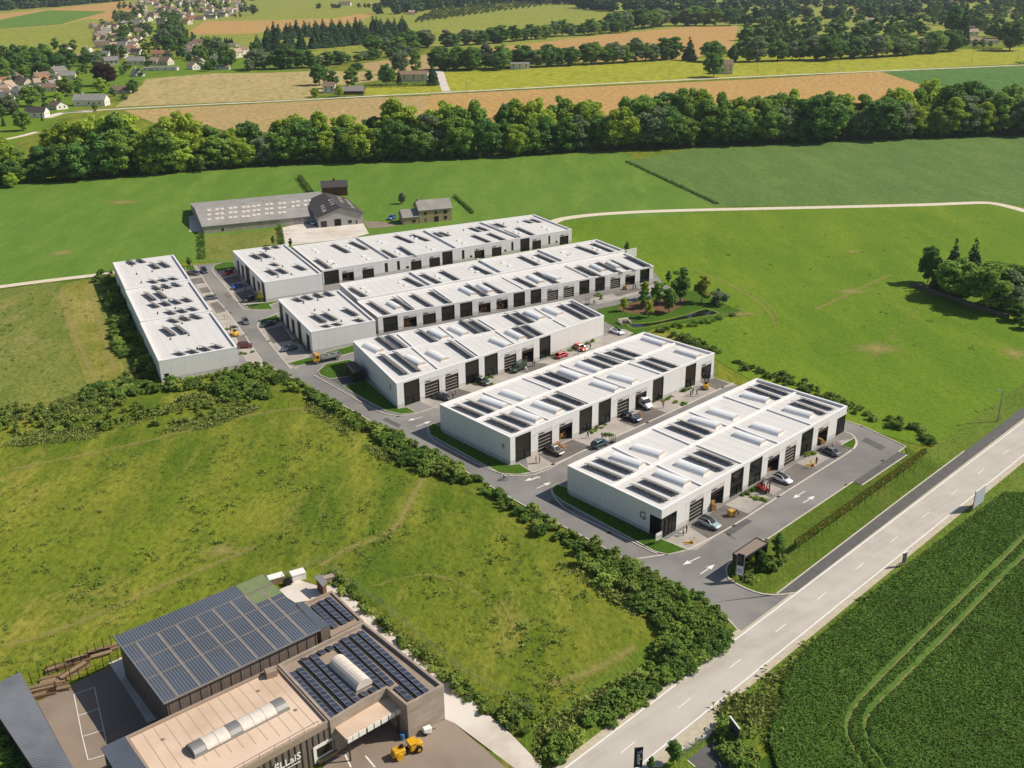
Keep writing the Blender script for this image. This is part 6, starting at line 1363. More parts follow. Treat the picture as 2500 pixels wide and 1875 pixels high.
CARS = {
 'hatch': dict(L=4.3, b=[(-2.1, .42, .86, .74), (-1.98, .3, .98, .84), (-1.3, .22, 1.0, .9), (0, .22, .98, .9), (.9, .22, .95, .9), (1.5, .25, .88, .87), (1.98, .3, .76, .8), (2.15, .38, .64, .66)], c=[(-1.98, .96, .76), (-1.55, 1.42, .64), (-.4, 1.5, .64), (.25, 1.44, .63), (1.08, .93, .76)], r=.33, wb=(-1.32, 1.3), roof=(-1.5, .2, 1.49)),
 'suv': dict(L=4.5, b=[(-2.2, .48, .98, .78), (-2.08, .36, 1.1, .88), (-1.3, .28, 1.12, .94), (0, .28, 1.1, .94), (.95, .28, 1.07, .94), (1.6, .3, 1.0, .9), (2.08, .36, .86, .83), (2.25, .45, .72, .7)], c=[(-2.1, 1.08, .8), (-1.75, 1.58, .68), (-.4, 1.68, .68), (.2, 1.62, .67), (1.05, 1.05, .8)], r=.37, wb=(-1.38, 1.38), roof=(-1.7, .15, 1.67)),
 'sedan': dict(L=4.75, b=[(-2.35, .45, .82, .74), (-2.2, .3, .96, .84), (-1.4, .22, 1.0, .9), (0, .22, .97, .9), (1.0, .22, .94, .9), (1.7, .25, .86, .87), (2.2, .3, .74, .8), (2.38, .38, .62, .66)], c=[(-1.75, .96, .76), (-1.0, 1.38, .62), (-.3, 1.44, .62), (.3, 1.4, .62), (1.2, .93, .76)], r=.33, wb=(-1.4, 1.45), roof=(-.95, .25, 1.43)),
 'pickup': dict(L=5.2, b=[(-2.6, .55, .75, .84), (-2.55, .42, 1.05, .9), (-.6, .38, 1.06, .93), (.2, .38, 1.08, .93), (1.2, .38, 1.08, .93), (1.9, .4, 1.04, .9), (2.42, .45, .92, .84), (2.6, .52, .78, .72)], c=[(-.75, 1.05, .8), (-.65, 1.6, .7), (.2, 1.72, .69), (.65, 1.66, .68), (1.4, 1.06, .8)], r=.4, wb=(-1.55, 1.65), roof=(-.6, .6, 1.71)),
}
def car(kind, colour, name, label, k, x, y, fx, fy, cat='car', z0=0.135, dark_roof=False, scale=1.0):
    """stands at sheet point (x, y), nose towards sheet point (fx, fy)"""
    p, q = G(k, x, y), G(k, fx, fy); d = q-p; t = thing(name, label, cat, (p.x, p.y, z0), math.atan2(d.y, d.x)); t.scale = (scale,)*3
    s = CARS[kind]; m = paint(colour[0], colour[1]); b_ = loft(s['b']).obj('body', m, t, smooth=False)
    cabin(s['c']).obj('windows', M_CARGLASS, t)
    x0, x1, zr = s['roof']; hw = s['c'][2][2]-0.02
    MB().bbox(x0, -hw, zr-0.03, x1, hw, zr+0.05, 0.05).obj('roof', M_TRIM if dark_roof else m, t)
    for sx in (-1, 1):
        pm = MB()
        a, c_ = s['c'][2], s['c'][1]
        for (xa, za, ha), (xb, zb, hb) in zip(s['c'], s['c'][1:]): pm.bar((xa, sx*ha, za), (xb, sx*hb, zb), 0.07)
        pm.obj('window_frame', m, t)
    f = s['b'][-2]; r_ = s['b'][1]
    for sy in (-1, 1):
        MB().bbox(f[0]-.05, sy*f[3]*.75-.18, f[2]-.22, f[0]+.14, sy*f[3]*.75+.18, f[2]-.05, .03).obj('headlight', M_LAMPW, t)
        MB().bbox(r_[0]-.1, sy*r_[3]*.8-.14, r_[2]-.28, r_[0]+.03, sy*r_[3]*.8+.14, r_[2]-.06, .03).obj('tail_light', M_LAMPR, t)
        MB().bbox(s['c'][-1][0]-.3, sy*.98-.09, .98, s['c'][-1][0]-.12, sy*.98+.09, 1.1, .03).obj('mirror', m, t)
        for wx in s['wb']: wheel(t, wx, sy*(s['b'][3][3]-.08), s['r'])
    e = s['b'][-1]; MB().box(e[0]-.02, -.26, e[1]+.02, e[0]+.015, .26, e[1]+.13).obj('number_plate', M_PLATE, t)
    MB().bbox(e[0]-.5, -.62, e[1]-.14, e[0]-.02, .62, e[1]+.0, .04).obj('bumper', M_TRIM, t)
    if kind == 'pickup': MB().box(-2.45, -.72, 1.02, -.85, .72, 1.075).obj('load_bed', M_TRIM, t)
    return t
SIL, WHT, GRY, BRN, NVY, TEAL, BLK, GRN, RDC, ORG, MAR, BLU = [('silver', '#9fb4b8'), ('white', '#eceef0'), ('grey', '#5b5f66'), ('bronze', '#6f6657'), ('navy', '#1d3a52'), ('teal', '#33525e'), ('black', '#20252b'), ('green', '#31402e'), ('red', '#c02a22'), ('orange', '#d4502a'), ('maroon', '#6e2620'), ('blue', '#2d5aa8')]
car('suv', SIL, 'parked_car', 'silver-blue hatchback parked by the first striped door of block G', '5', 1430, 1445, 1500, 1476, dark_roof=True)
car('hatch', WHT, 'parked_car', 'white hatchback with a black roof parked beside the red forklift', '6', 860, 915, 930, 946, dark_roof=True)
car('sedan', GRY, 'parked_car', 'dark grey sedan parked nose-in at the far end of block G', '6', 1245, 690, 1180, 662)
car('pickup', BRN, 'pickup_truck', 'bronze pickup parked outside the first striped door of block F', '5', 175, 850, 235, 880, 'pickup')
car('pickup', NVY, 'pickup_truck', 'dark blue pickup beside the white delivery van', '5', 805, 580, 860, 605, 'pickup')
car('suv', TEAL, 'car', 'teal estate car driving along the street in front of block F', '5', 545, 798, 620, 765, z0=0.13)
car('sedan', BLK, 'parked_car', 'black car below the first striped door of block E', '2', 925, 1640, 980, 1652)
car('suv', GRN, 'parked_car', 'dark green estate parked among the planting of block E', '2', 1255, 1518, 1300, 1535)
car('hatch', RDC, 'parked_car', 'red hatchback with its boot open by the planting of block E', '2', 1895, 1303, 1930, 1290)
car('hatch', ORG, 'parked_car', 'orange car near the plain end wall of block E', '2', 2045, 1243, 2090, 1262)
car('sedan', WHT, 'car', 'white car with a dark roof on the lane by the pond', '3', 685, 1042, 730, 1060, dark_roof=True, z0=0.13)
car('suv', BLK, 'car', 'black estate car at the upper end of the left street', 'h', 285, 335, 330, 400, z0=0.13)
car('sedan', BLK, 'parked_car', 'black sedan parked beside the long left block at the upper end', 'h', 90, 375, 170, 390)
car('hatch', RDC, 'parked_car', 'small red car parked in the shade of the low wing', 'h', 715, 370, 650, 395)
car('hatch', BLU, 'parked_car', 'bright blue hatchback parked beside the low wing', 'h', 880, 618, 800, 645)
car('hatch', BLK, 'parked_car', 'black hatchback parked next to the pale young tree', 'h', 1085, 855, 990, 885)
car('sedan', GRY, 'parked_car', 'dark grey car parked by the hedge of the long left block', 'h', 400, 825, 490, 812)
car('hatch', GRY, 'car', 'dark grey-green car driving down the left street', 'h', 1030, 1250, 1070, 1300, z0=0.13)
car('sedan', BLK, 'parked_car', 'black sedan at the top of the second wing bays', 'h', 1450, 1300, 1330, 1330)
car('sedan', GRY, 'parked_car', 'dark car parked at the corner below the second wing', '1', 1515, 1180, 1450, 1195)
car('suv', MAR, 'parked_car', 'maroon car parked at the lower end of the long left block', '1', 1155, 1160, 1205, 1158)
car('hatch', WHT, 'parked_car', 'white car parked in the barn yard', 'B', 990, 372, 992, 385)
car('suv', BLU, 'parked_car', 'blue car parked beside the stone farmhouse', 'B', 1600, 335, 1575, 345)
def van(colour, label, k, x, y, fx, fy, L_=5.6, H=2.5):
    p, q = G(k, x, y), G(k, fx, fy); d = q-p; t = thing('delivery_van', label, 'van', (p.x, p.y, 0.135), math.atan2(d.y, d.x)); m = paint(*colour); h = L_/2
    loft([(-h, .5, H-.08, .92), (-h+.08, .38, H, .99), (h-2.3, .38, H, .99), (h-1.75, .38, H-.12, .98), (h-1.0, .38, 1.55, .97), (h-.25, .42, 1.12, .93), (h, .5, .85, .8)]).obj('body', m, t)
    MB().hexa([(h-1.66, -.84, H-.16), (h-1.66, .84, H-.16), (h-.98, .88, 1.58), (h-.98, -.88, 1.58)], [(h-1.60, -.84, H-.12), (h-1.60, .84, H-.12), (h-.90, .88, 1.62), (h-.90, -.88, 1.62)]).obj('windscreen', M_CARGLASS, t)
    for sy in (-1, 1):
        MB().box(h-1.95, sy*.955-.04, 1.4, h-1.15, sy*.955+.04, 1.95).obj('side_window', M_CARGLASS, t); MB().bbox(h-.32, sy*.7-.15, .85, h-.08, sy*.7+.15, 1.1, .03).obj('headlight', M_LAMPW, t)
        MB().box(-h+.2, sy*.97-.03, .42, h-.6, sy*.97+.03, .62).obj('sill_trim', M_TRIM, t); MB().bbox(-h-.03, sy*.8-.1, .9, -h+.05, sy*.8+.1, 1.5, .02).obj('tail_light', M_LAMPR, t)
        MB().bbox(h-1.35, sy*1.06-.08, 1.35, h-1.2, sy*1.06+.08, 1.65, .02).obj('mirror', M_TRIM, t)
        for wx in (-h+1.2, h-.95): wheel(t, wx, sy*.86, .36)
    MB().bbox(h-.12, -.75, .4, h+.08, .75, .66, .04).obj('bumper', M_TRIM, t); MB().box(h+.06, -.26, .5, h+.09, .26, .6).obj('number_plate', M_PLATE, t)
    return t
van(WHT, 'white high-roofed van nosing out of an open door of block F', '5', 893, 475, 950, 505)
van(GRN, 'dark green van being loaded outside block E', '2', 1545, 1412, 1490, 1440, 5.3, 2.3)
# ---- tipper truck
M_BEDG = mat('truck_bed', '#a5a39f', '#8f8c87', scale=1, rough=0.6); M_RUB = mat('rubble', '#8d928a', '#6f7570', scale=3, rough=0.95, bump=0.8, bscale=2, bdist=0.1)
p, q = G('1', 1815, 1268), G('1', 1720, 1288); d = q-p; tr = thing('flatbed_truck', 'yellow-cab dropside truck loaded with green and grey waste', 'truck', (p.x, p.y, 0.13), math.atan2(d.y, d.x)); YL = paint('cab_yellow', '#d9981f')
MB().bbox(-4.0, -.45, .6, 3.4, .45, .85, .03).obj('chassis', M_TRIM, tr)
loft([(2.2, .6, 2.6, 1.08), (2.3, .5, 2.75, 1.14), (3.2, .5, 2.75, 1.14), (3.75, .55, 1.7, 1.12), (3.85, .6, 1.2, 1.05)]).obj('cab', YL, tr)
MB().hexa([(3.28, -1.0, 2.55), (3.28, 1.0, 2.55), (3.76, 1.03, 1.66), (3.76, -1.03, 1.66)], [(3.34, -1.0, 2.6), (3.34, 1.0, 2.6), (3.83, 1.03, 1.7), (3.83, -1.03, 1.7)]).obj('windscreen', M_CARGLASS, tr)
for sy in (-1, 1):
    MB().box(2.4, sy*1.11-.04, 1.55, 3.1, sy*1.11+.04, 2.35).obj('side_window', M_CARGLASS, tr); MB().box(-3.9, sy*1.15-.04, 1.1, 1.95, sy*1.15+.04, 1.75).obj('side_board', M_BEDG, tr)
    for wx in (-2.6, 2.9): wheel(tr, wx, sy*.98, .48, .3)
MB().box(-3.9, -1.1, .95, 1.95, 1.1, 1.1).box(-3.95, -1.1, 1.12, -3.86, 1.1, 1.75).box(1.9, -1.1, 1.12, 1.98, 1.1, 2.1).obj('load_bed', M_BEDG, tr)
m = MB(); rg = random.Random(3)
for i in range(40):
    c = (rg.uniform(-3.6, 1.7), rg.uniform(-.9, .9), rg.uniform(1.2, 1.75)); s = rg.uniform(.2, .5); m.tube((c[0]-s, c[1], c[2]), (c[0]+s, c[1]+rg.uniform(-.3, .3), c[2]+rg.uniform(-.1, .3)), s*.7, s*.5, 6)
ld = m.obj('load', M_RUB, tr); ld['kind'] = 'stuff'
# ---- forklifts
def forklift(colour, label, k, x, y, fx, fy, sc=1.0):
    p, q = G(k, x, y), G(k, fx, fy); d = q-p; t = thing('forklift', label, 'forklift', (p.x, p.y, 0.135), math.atan2(d.y, d.x)); t.scale = (sc,)*3; m = paint(*colour)
    loft([(-1.45, .45, 1.05, .5), (-1.3, .3, 1.2, .58), (-.5, .3, 1.22, .6), (-.3, .3, .8, .6), (.7, .3, .75, .6), (.85, .35, .9, .56)]).obj('body', m, t)
    MB().bbox(-.75, -.3, 1.1, -.15, .3, 1.25, .04).bbox(-.8, -.3, 1.25, -.62, .3, 1.7, .04).obj('seat', M_TRIM, t)
    g_ = MB()
    for sx in (-.95, .6):
        for sy in (-.52, .52): g_.bar((sx, sy, .9), (sx*.9, sy*.95, 2.2), .07)
    for j in range(6): g_.bar((-.9+j*.28, -.5, 2.2), (-.9+j*.28, .5, 2.2), .05)
    g_.bar((-.9, -.5, 2.2), (.55, -.5, 2.2), .07).bar((-.9, .5, 2.2), (.55, .5, 2.2), .07).obj('overhead_guard', M_TRIM, t)
    MB().bar((1.0, -.35, .15), (.95, -.35, 2.3), .12).bar((1.0, .35, .15), (.95, .35, 2.3), .12).bar((1.0, -.35, 2.2), (1.0, .35, 2.2), .1).bar((1.02, -.35, .9), (1.02, .35, .9), .1).obj('mast', M_TRIM, t)
    for sy in (-.28, .28): MB().box(1.08, sy-.06, .1, 2.15, sy+.06, .16).box(1.08, sy-.06, .16, 1.14, sy+.06, .7).obj('fork', M_STEEL, t)
    for sx, r in ((-.95, .27), (.55, .33)):
        for sy in (-.5, .5): wheel(t, sx, sy, r, .2)
    return t
forklift(('forklift_red', '#b3261f'), 'red forklift parked by the flower bed of block G', '6', 712, 1000, 770, 1035, 1.15)
forklift(('forklift_yellow', '#e3b01d'), 'yellow forklift outside the last open door of block F', '5', 1405, 325, 1408, 290, 1.15)
forklift(('forklift_yellow', '#e3b01d'), 'yellow forklift in front of the long left block', '1', 1070, 1062, 1030, 1040, 1.2)
# ================================================================== PEOPLE (one continuous skinned body each)
def body_mesh(pose):
    J = {'pelvis': (0, 0, .95), 'belly': (0, 0, 1.12), 'chest': (.02, 0, 1.34), 'neck': (.03, 0, 1.5), 'head': (.06, 0, 1.63), 'top': (.05, 0, 1.74)}
    def leg(s, kx, fx, kz=.5, fz=.08): return [(0, s*.1, .9), (kx, s*.11, kz), (fx, s*.11, fz), (fx+.16, s*.12, fz-.04)]
    def arm(s, ex, ez, hx, hz, hy=0.0): return [(.02, s*.2, 1.42), (ex, s*.25, ez), (hx, s*(.25-hy), hz), (hx+.05, s*(.24-hy), hz-.09)]
    if pose == 'stand': legs = [leg(1, .02, 0), leg(-1, .02, 0)]; arms = [arm(1, 0, 1.15, .08, .92), arm(-1, 0, 1.15, .08, .92)]
    elif pose == 'talk': legs = [leg(1, .03, .02), leg(-1, .0, -.05)]; arms = [arm(1, -.02, 1.15, .22, 1.18, .06), arm(-1, 0, 1.15, .06, .92)]
    elif pose == 'walk': legs = [leg(1, .22, .28), leg(-1, -.05, -.34, .52, .14)]; arms = [arm(1, -.16, 1.17, -.1, .95), arm(-1, .12, 1.17, .26, 1.0)]
    elif pose == 'push':
        for k_ in ('chest', 'neck', 'head', 'top', 'belly'): x, y, z = J[k_]; J[k_] = (x+(z-.95)*.5, y, z-(z-.95)*.12)
        legs = [leg(1, .2, .12), leg(-1, -.12, -.45, .5, .1)]; arms = [[(.24, s*.2, 1.34), (.42, s*.25, 1.12), (.62, s*.22, 1.05), (.7, s*.2, 1.05)] for s in (1, -1)]
    else:  # ride
        for k_ in ('chest', 'neck', 'head', 'top', 'belly'): x, y, z = J[k_]; J[k_] = (x+(z-.95)*.55, y, z-(z-.95)*.15)
        legs = [[(0, .1, .93), (.36, .11, .78), (.16, .11, .38), (.32, .12, .34)], [(0, -.1, .93), (.3, -.11, .6), (.05, -.11, .22), (.2, -.12, .18)]]; arms = [[(.26, s*.2, 1.32), (.42, s*.26, 1.14), (.6, s*.22, 1.03), (.66, s*.2, 1.02)] for s in (1, -1)]
    vs = [J[k_] for k_ in ('pelvis', 'belly', 'chest', 'neck', 'head', 'top')]; rd = [.145, .125, .15, .06, .105, .07]; ed = [(0, 1), (1, 2), (2, 3), (3, 4), (4, 5)]
    for l in legs:
        o = len(vs); vs += l; rd += [.095, .065, .045, .04]; ed += [(0, o), (o, o+1), (o+1, o+2), (o+2, o+3)]
    for a in arms:
        o = len(vs); vs += a; rd += [.06, .045, .035, .035]; ed += [(2, o), (o, o+1), (o+1, o+2), (o+2, o+3)]
    me = bpy.data.meshes.new('body_frame'); me.from_pydata(vs, ed, []); o = bpy.data.objects.new('body_frame', me); COL.objects.link(o)
    sk = o.modifiers.new('s', 'SKIN'); sb = o.modifiers.new('u', 'SUBSURF'); sb.levels = 1; sb.render_levels = 1
    for i, r in enumerate(rd): me.skin_vertices[0].data[i].radius = (r, r)
    me.skin_vertices[0].data[0].use_root = True
    out = bpy.data.meshes.new_from_object(o.evaluated_get(bpy.context.evaluated_depsgraph_get())); bpy.data.objects.remove(o)
    hx = J['head'][0]; hz = J['head'][2]; zs = J['neck'][2]; idx = []
    for pl in out.polygons:
        c = pl.center
        if c.z > hz+.03 or (c.z > zs+.05 and c.x < hx-.05): i = 3
        elif c.z > zs-.02: i = 2
        elif c.z < .1: i = 3
        elif (pose == 'ride' and c.z < .99 and c.x < .45) or (pose != 'ride' and c.z < .98 and abs(c.y) < .2): i = 0
        elif c.z < .98: i = 2
        else: i = 1
        idx.append(i)
    out.polygons.foreach_set('material_index', idx); out.polygons.foreach_set('use_smooth', [True]*len(idx))
    return out
BODY = {k_: body_mesh(k_) for k_ in ('stand', 'talk', 'walk', 'push', 'ride')}
M_SKIN = mat('skin', '#c99a7c', rough=0.6); M_HAIR = mat('hair', '#3a2a20', rough=0.8)
def cloth(c): return mat('cloth_'+c.strip('#'), c, rough=0.9)
def person(k, x, y, pose, shirt, trou, yaw, label, sc=1.05, z=0.135):
    p = G(k, x, y); me = BODY[pose].copy(); me.name = 'person'
    for m in (cloth(trou), cloth(shirt), M_SKIN, M_HAIR): me.materials.append(m)
    o = put('person', me, None, None, (p.x, p.y, z), R(yaw), (sc,)*3); return tag(o, label, 'person', None)
PE = [('5', 1220, 1522, 'talk', '#e8e4da', '#3a3a44', 20, 'person in a white top and dark trousers outside the glazed corner of block G'),
 ('5', 1248, 1502, 'stand', '#7a3b35', '#34406a', 190, 'person in a red-brown top and blue jeans beside the glazed corner of block G'),
 ('5', 1665, 1372, 'push', '#2e3440', '#2a2c34', 165, 'person in dark clothes pushing the yellow box pallet'),
 ('6', 1137, 778, 'stand', '#2c2a2e', '#2a2a30', 200, 'person in black standing by the worker in the yellow vest'),
 ('6', 1105, 808, 'push', '#d6c22a', '#3a3f34', 150, 'worker in a yellow vest bending over a pallet jack'),
 ('6', 1265, 655, 'stand', '#ece8e0', '#3d434c', 240, 'person in a white shirt behind the dark grey sedan'),
 ('5', 28, 938, 'stand', '#5a4038', '#3a332f', 0, 'left of two people in brown standing by the bronze pickup'),
 ('5', 58, 935, 'talk', '#6b4a40', '#3a3c46', 180, 'right of two people in brown standing by the bronze pickup'),
 ('5', 447, 732, 'walk', '#3a5068', '#22242b', -60, 'person in a blue jacket at the shopfront of block F'),
 ('5', 562, 742, 'walk', '#2c3448', '#20242e', 20, 'person in a dark suit walking past the flower bed of block F'),
 ('5', 1058, 488, 'walk', '#b4472f', '#a33f2b', 250, 'person in a rust-red outfit crossing the forecourt of block F'),
 ('5', 1280, 395, 'talk', '#6f8a9a', '#4a5868', 30, 'person in light blue in the group of three by the yellow forklift'),
 ('5', 1298, 380, 'stand', '#2f2c30', '#2c2e38', 200, 'person in black in the middle of the group of three'),
 ('5', 1330, 393, 'walk', '#3e4450', '#262830', 180, 'person in grey at the right of the group of three'),
 ('5', 760, 590, 'push', '#cfc9c0', '#3a3a40', 20, 'person in a light top loading the dark blue pickup'),
 ('2', 990, 1622, 'talk', '#5a7290', '#d6d2cc', 0, 'person in blue with light trousers outside block E'),
 ('2', 1015, 1638, 'stand', '#c98a78', '#24242a', 90, 'person in a pink top and black trousers outside block E'),
 ('2', 1034, 1608, 'stand', '#6a7078', '#3a3e48', 180, 'person in grey outside the second striped door of block E'),
 ('2', 1612, 1425, 'push', '#e2e4dc', '#dedad2', 160, 'person in white at the back of the green van'),
 ('2', 1662, 1382, 'stand', '#3d4856', '#2a2e38', 10, 'left of two people by the open door of block E'),
 ('2', 1677, 1378, 'talk', '#2a2c30', '#22242a', 190, 'right of two people by the open door of block E'),
 ('2', 2030, 1280, 'stand', '#8fa4b4', '#4a5060', 60, 'person in pale blue beside the orange car'),
 ('2', 2102, 1245, 'stand', '#d8d4cc', '#b0aaa0', 0, 'person in light clothes above the orange car'),
 ('2', 2128, 1242, 'walk', '#2a2c34', '#22242a', 200, 'person in black above the orange car'),
 ('h', 805, 855, 'walk', '#eae8e4', '#c8b4a4', 240, 'person in white walking on the left street'),
 ('h', 655, 1185, 'walk', '#b7c8c0', '#cbb49c', 250, 'left of the two strollers in front of the long left block'),
 ('h', 710, 1185, 'walk', '#e6e8e6', '#c3a892', 250, 'right of the two strollers in front of the long left block'),
 ('h', 1022, 690, 'push', '#b8262c', '#a82228', 30, 'person in red behind the bright blue hatchback'),
 ('3', 815, 690, 'stand', '#2c2e34', '#26282e', 200, 'left of two people in black at the last open door of block D'),
 ('3', 832, 685, 'talk', '#24262c', '#2a2c34', 20, 'right of two people in black at the last open door of block D')]
for e in PE: person(*e)
# ---- cyclists
def bicycle(k, x, y, yaw, lb1, lb2, shirt):
    p = G(k, x, y); t = thing('bicycle', lb1, 'bicycle', (p.x, p.y, 0.13), R(yaw))
    n = 16
    for wx in (-.52, .52):
        m = MB()
        for i in range(n):
            a, c_ = 2*math.pi*i/n, 2*math.pi*(i+1)/n; m.bar((wx+.34*math.cos(a), 0, .34+.34*math.sin(a)), (wx+.34*math.cos(c_), 0, .34+.34*math.sin(c_)), .045)
        for i in range(0, n, 4):
            a = 2*math.pi*i/n; m.bar((wx, 0, .34), (wx+.33*math.cos(a), 0, .34+.33*math.sin(a)), .012)
        m.obj('wheel', M_TYRE, t)
    MB().bar((-.52, 0, .34), (-.15, 0, .85), .04).bar((-.15, 0, .85), (.38, 0, .85), .04).bar((-.1, 0, .32), (.38, 0, .85), .04).bar((-.52, 0, .34), (-.1, 0, .32), .04).bar((-.1, 0, .32), (-.15, 0, .85), .04).bar((.52, 0, .34), (.4, 0, 1.0), .04).obj('frame', M_TRIM, t)
    MB().bar((.4, -.25, 1.02), (.4, .25, 1.02), .035).obj('handlebar', M_TRIM, t); MB().bbox(-.3, -.07, .88, -.02, .07, .94, .02).obj('saddle', M_TRIM, t)
    d = Vector((math.cos(R(yaw)), math.sin(R(yaw)), 0)); me = BODY['ride'].copy(); me.name = 'person'
    for m in (cloth('#2a2c34'), cloth(shirt), M_SKIN, M_HAIR): me.materials.append(m)
    tag(put('person', me, None, None, (p.x-d.x*.17, p.y-d.y*.17, .13), R(yaw), (1.0,)*3), lb2, 'person')
bicycle('4', 1595, 1635, -30, 'dark bicycle ridden on the street below block F', 'cyclist in a white shirt on the street below block F', '#eceae6')
bicycle('3', 500, 808, 200, 'dark bicycle ridden on the street of block D', 'cyclist in dark clothes on the street of block D', '#3a3c42')
# ================================================================== PROPS ON THE FORECOURTS
M_BOXY = mat('yellow_box', '#c9a04c', '#b98f3d', scale=2, rough=0.9); M_PALLET = mat('pallet_wood', '#a88560', rough=0.9)
def pallet_boxes(k, x, y, yaw, label, n=(2, 2, 2), s=.6, m=None, cat='pallet'):
    p = G(k, x, y); t = thing('loaded_pallet', label, cat, (p.x, p.y, .137), R(yaw)); m = m or M_CARD
    for j in range(5): MB().box(-.6+j*.26, -.6, .1, -.42+j*.26, .6, .13).obj('slat', M_PALLET, t)
    for j in (-.5, 0, .5): MB().box(-.6, j-.05, 0, .6, j+.05, .098).obj('bearer', M_PALLET, t)
    for i in range(n[0]):
        for j in range(n[1]):
            for l in range(n[2]):
                if l == n[2]-1 and (i+j) % 3 == 1 and n[2] > 1 and n[0] > 1: continue
                MB().bbox(-.6+i*1.2/n[0]+.01, -.6+j*1.2/n[1]+.01, .132+l*s, -.6+(i+1)*1.2/n[0]-.01, -.6+(j+1)*1.2/n[1]-.01, .13+(l+1)*s-.01, .02).obj('box', m, t)
    return t
pallet_boxes('5', 1610, 1362, 20, 'pallet with one big yellow box pushed across the forecourt of block G', (1, 1, 1), 1.1, M_BOXY)
pallet_boxes('5', 1455, 1312, 30, 'stack of cardboard boxes at the left side of the open door of block G', (2, 2, 3), .55)
pallet_boxes('5', 210, 805, 30, 'cardboard boxes on a pallet beside the bronze pickup', (2, 2, 2), .5)
pallet_boxes('5', 255, 800, 35, 'empty wooden pallet beside the bronze pickup', (0, 0, 0))
pallet_boxes('3', 748, 690, 10, 'pallet of orange-brown boxes outside block D', (2, 2, 2), .6)
pallet_boxes('6', 1175, 612, 30, 'round crate pile in the last open door of block G', (2, 1, 2), .6)
def jack(k, x, y, yaw, label):
    p = G(k, x, y); t = thing('pallet_jack', label, 'pallet jack', (p.x, p.y, .137), R(yaw))
    for sy in (-.25, .25): MB().box(-.75, sy-.1, .08, .6, sy+.1, .16).obj('fork', M_YEL, t)
    MB().bbox(.6, -.35, .1, .9, .35, .5, .04).obj('pump', M_YEL, t); MB().bar((.8, 0, .4), (1.05, 0, 1.2), .05).bar((1.05, -.18, 1.2), (1.05, .18, 1.2), .05).obj('handle', M_TRIM, t); MB().tube((.8, -.15, .1), (.8, .15, .1), .1, n=10).obj('wheel', M_TYRE, t)
jack('5', 1262, 1585, 5, 'yellow pallet jack left on the paving outside block G'); jack('6', 1085, 790, 340, 'yellow pallet jack beside the worker in the vest')
p = G('5', 865, 560); t = thing('hand_truck', 'yellow upright trolley between the blue pickup and the white van', 'trolley', (p.x, p.y, .137), R(30))
MB().bar((-.3, 0, .1), (-.3, 0, 1.5), .08).bar((.3, 0, .1), (.3, 0, 1.5), .08).bar((-.3, 0, 1.5), (.3, 0, 1.5), .08).bar((-.3, 0, .8), (.3, 0, .8), .06).obj('frame', M_YEL, t); MB().box(-.35, -.4, .05, .35, 0, .1).obj('toe_plate', M_YEL, t); MB().bbox(-.25, -.35, .11, .25, -.06, 1.0, .04).obj('box', M_CARD, t)
for k, x, y, lb in (('5', 645, 770, 'tall wire cage trolley at the corner of the street in front of block F'), ('3', 445, 812, 'wire cage trolley on the street of block D')):
    p = G(k, x, y); t = thing('roll_cage', lb, 'cage', (p.x, p.y, .137), R(35)); m = MB()
    for sx in (-.6, .6):
        for sy in (-.4, .4): m.bar((sx, sy, .1), (sx, sy, 1.9), .06)
        for j in range(5): m.bar((sx, -.4, .4+j*.35), (sx, .4, .4+j*.35), .03)
    for sy in (-.4, .4):
        for j in range(5): m.bar((-.6, sy, .4+j*.35), (.6, sy, .4+j*.35), .03)
    m.obj('cage', M_TRIM, t); MB().box(-.6, -.4, .1, .6, .4, .16).obj('base', M_TRIM, t)
# sign board by the corner lawn of G
p = G('5', 1020, 1592); t = thing('sign_board', 'white sign board on posts at the lawn corner of block G', 'sign', (p.x, p.y, .2), R(38))
for sx in (-.75, .75): MB().bar((sx, 0, 0), (sx, 0, 2.4), .09).obj('post', M_STEEL, t)
bd = MB().box(-.85, -.03, .9, .85, .03, 2.4).obj('board', M_WHITE, t)
for i in range(3):
    for j in range(4): MB().box(-.6+j*.32, -.036, 1.15+i*.22, -.38+j*.32, -.031, 1.3+i*.22).obj('print_block', M_SIGNG, bd)
# small F flag sign and E kiosk
p = P(*Z('4', 1590, 1325), 3.8)
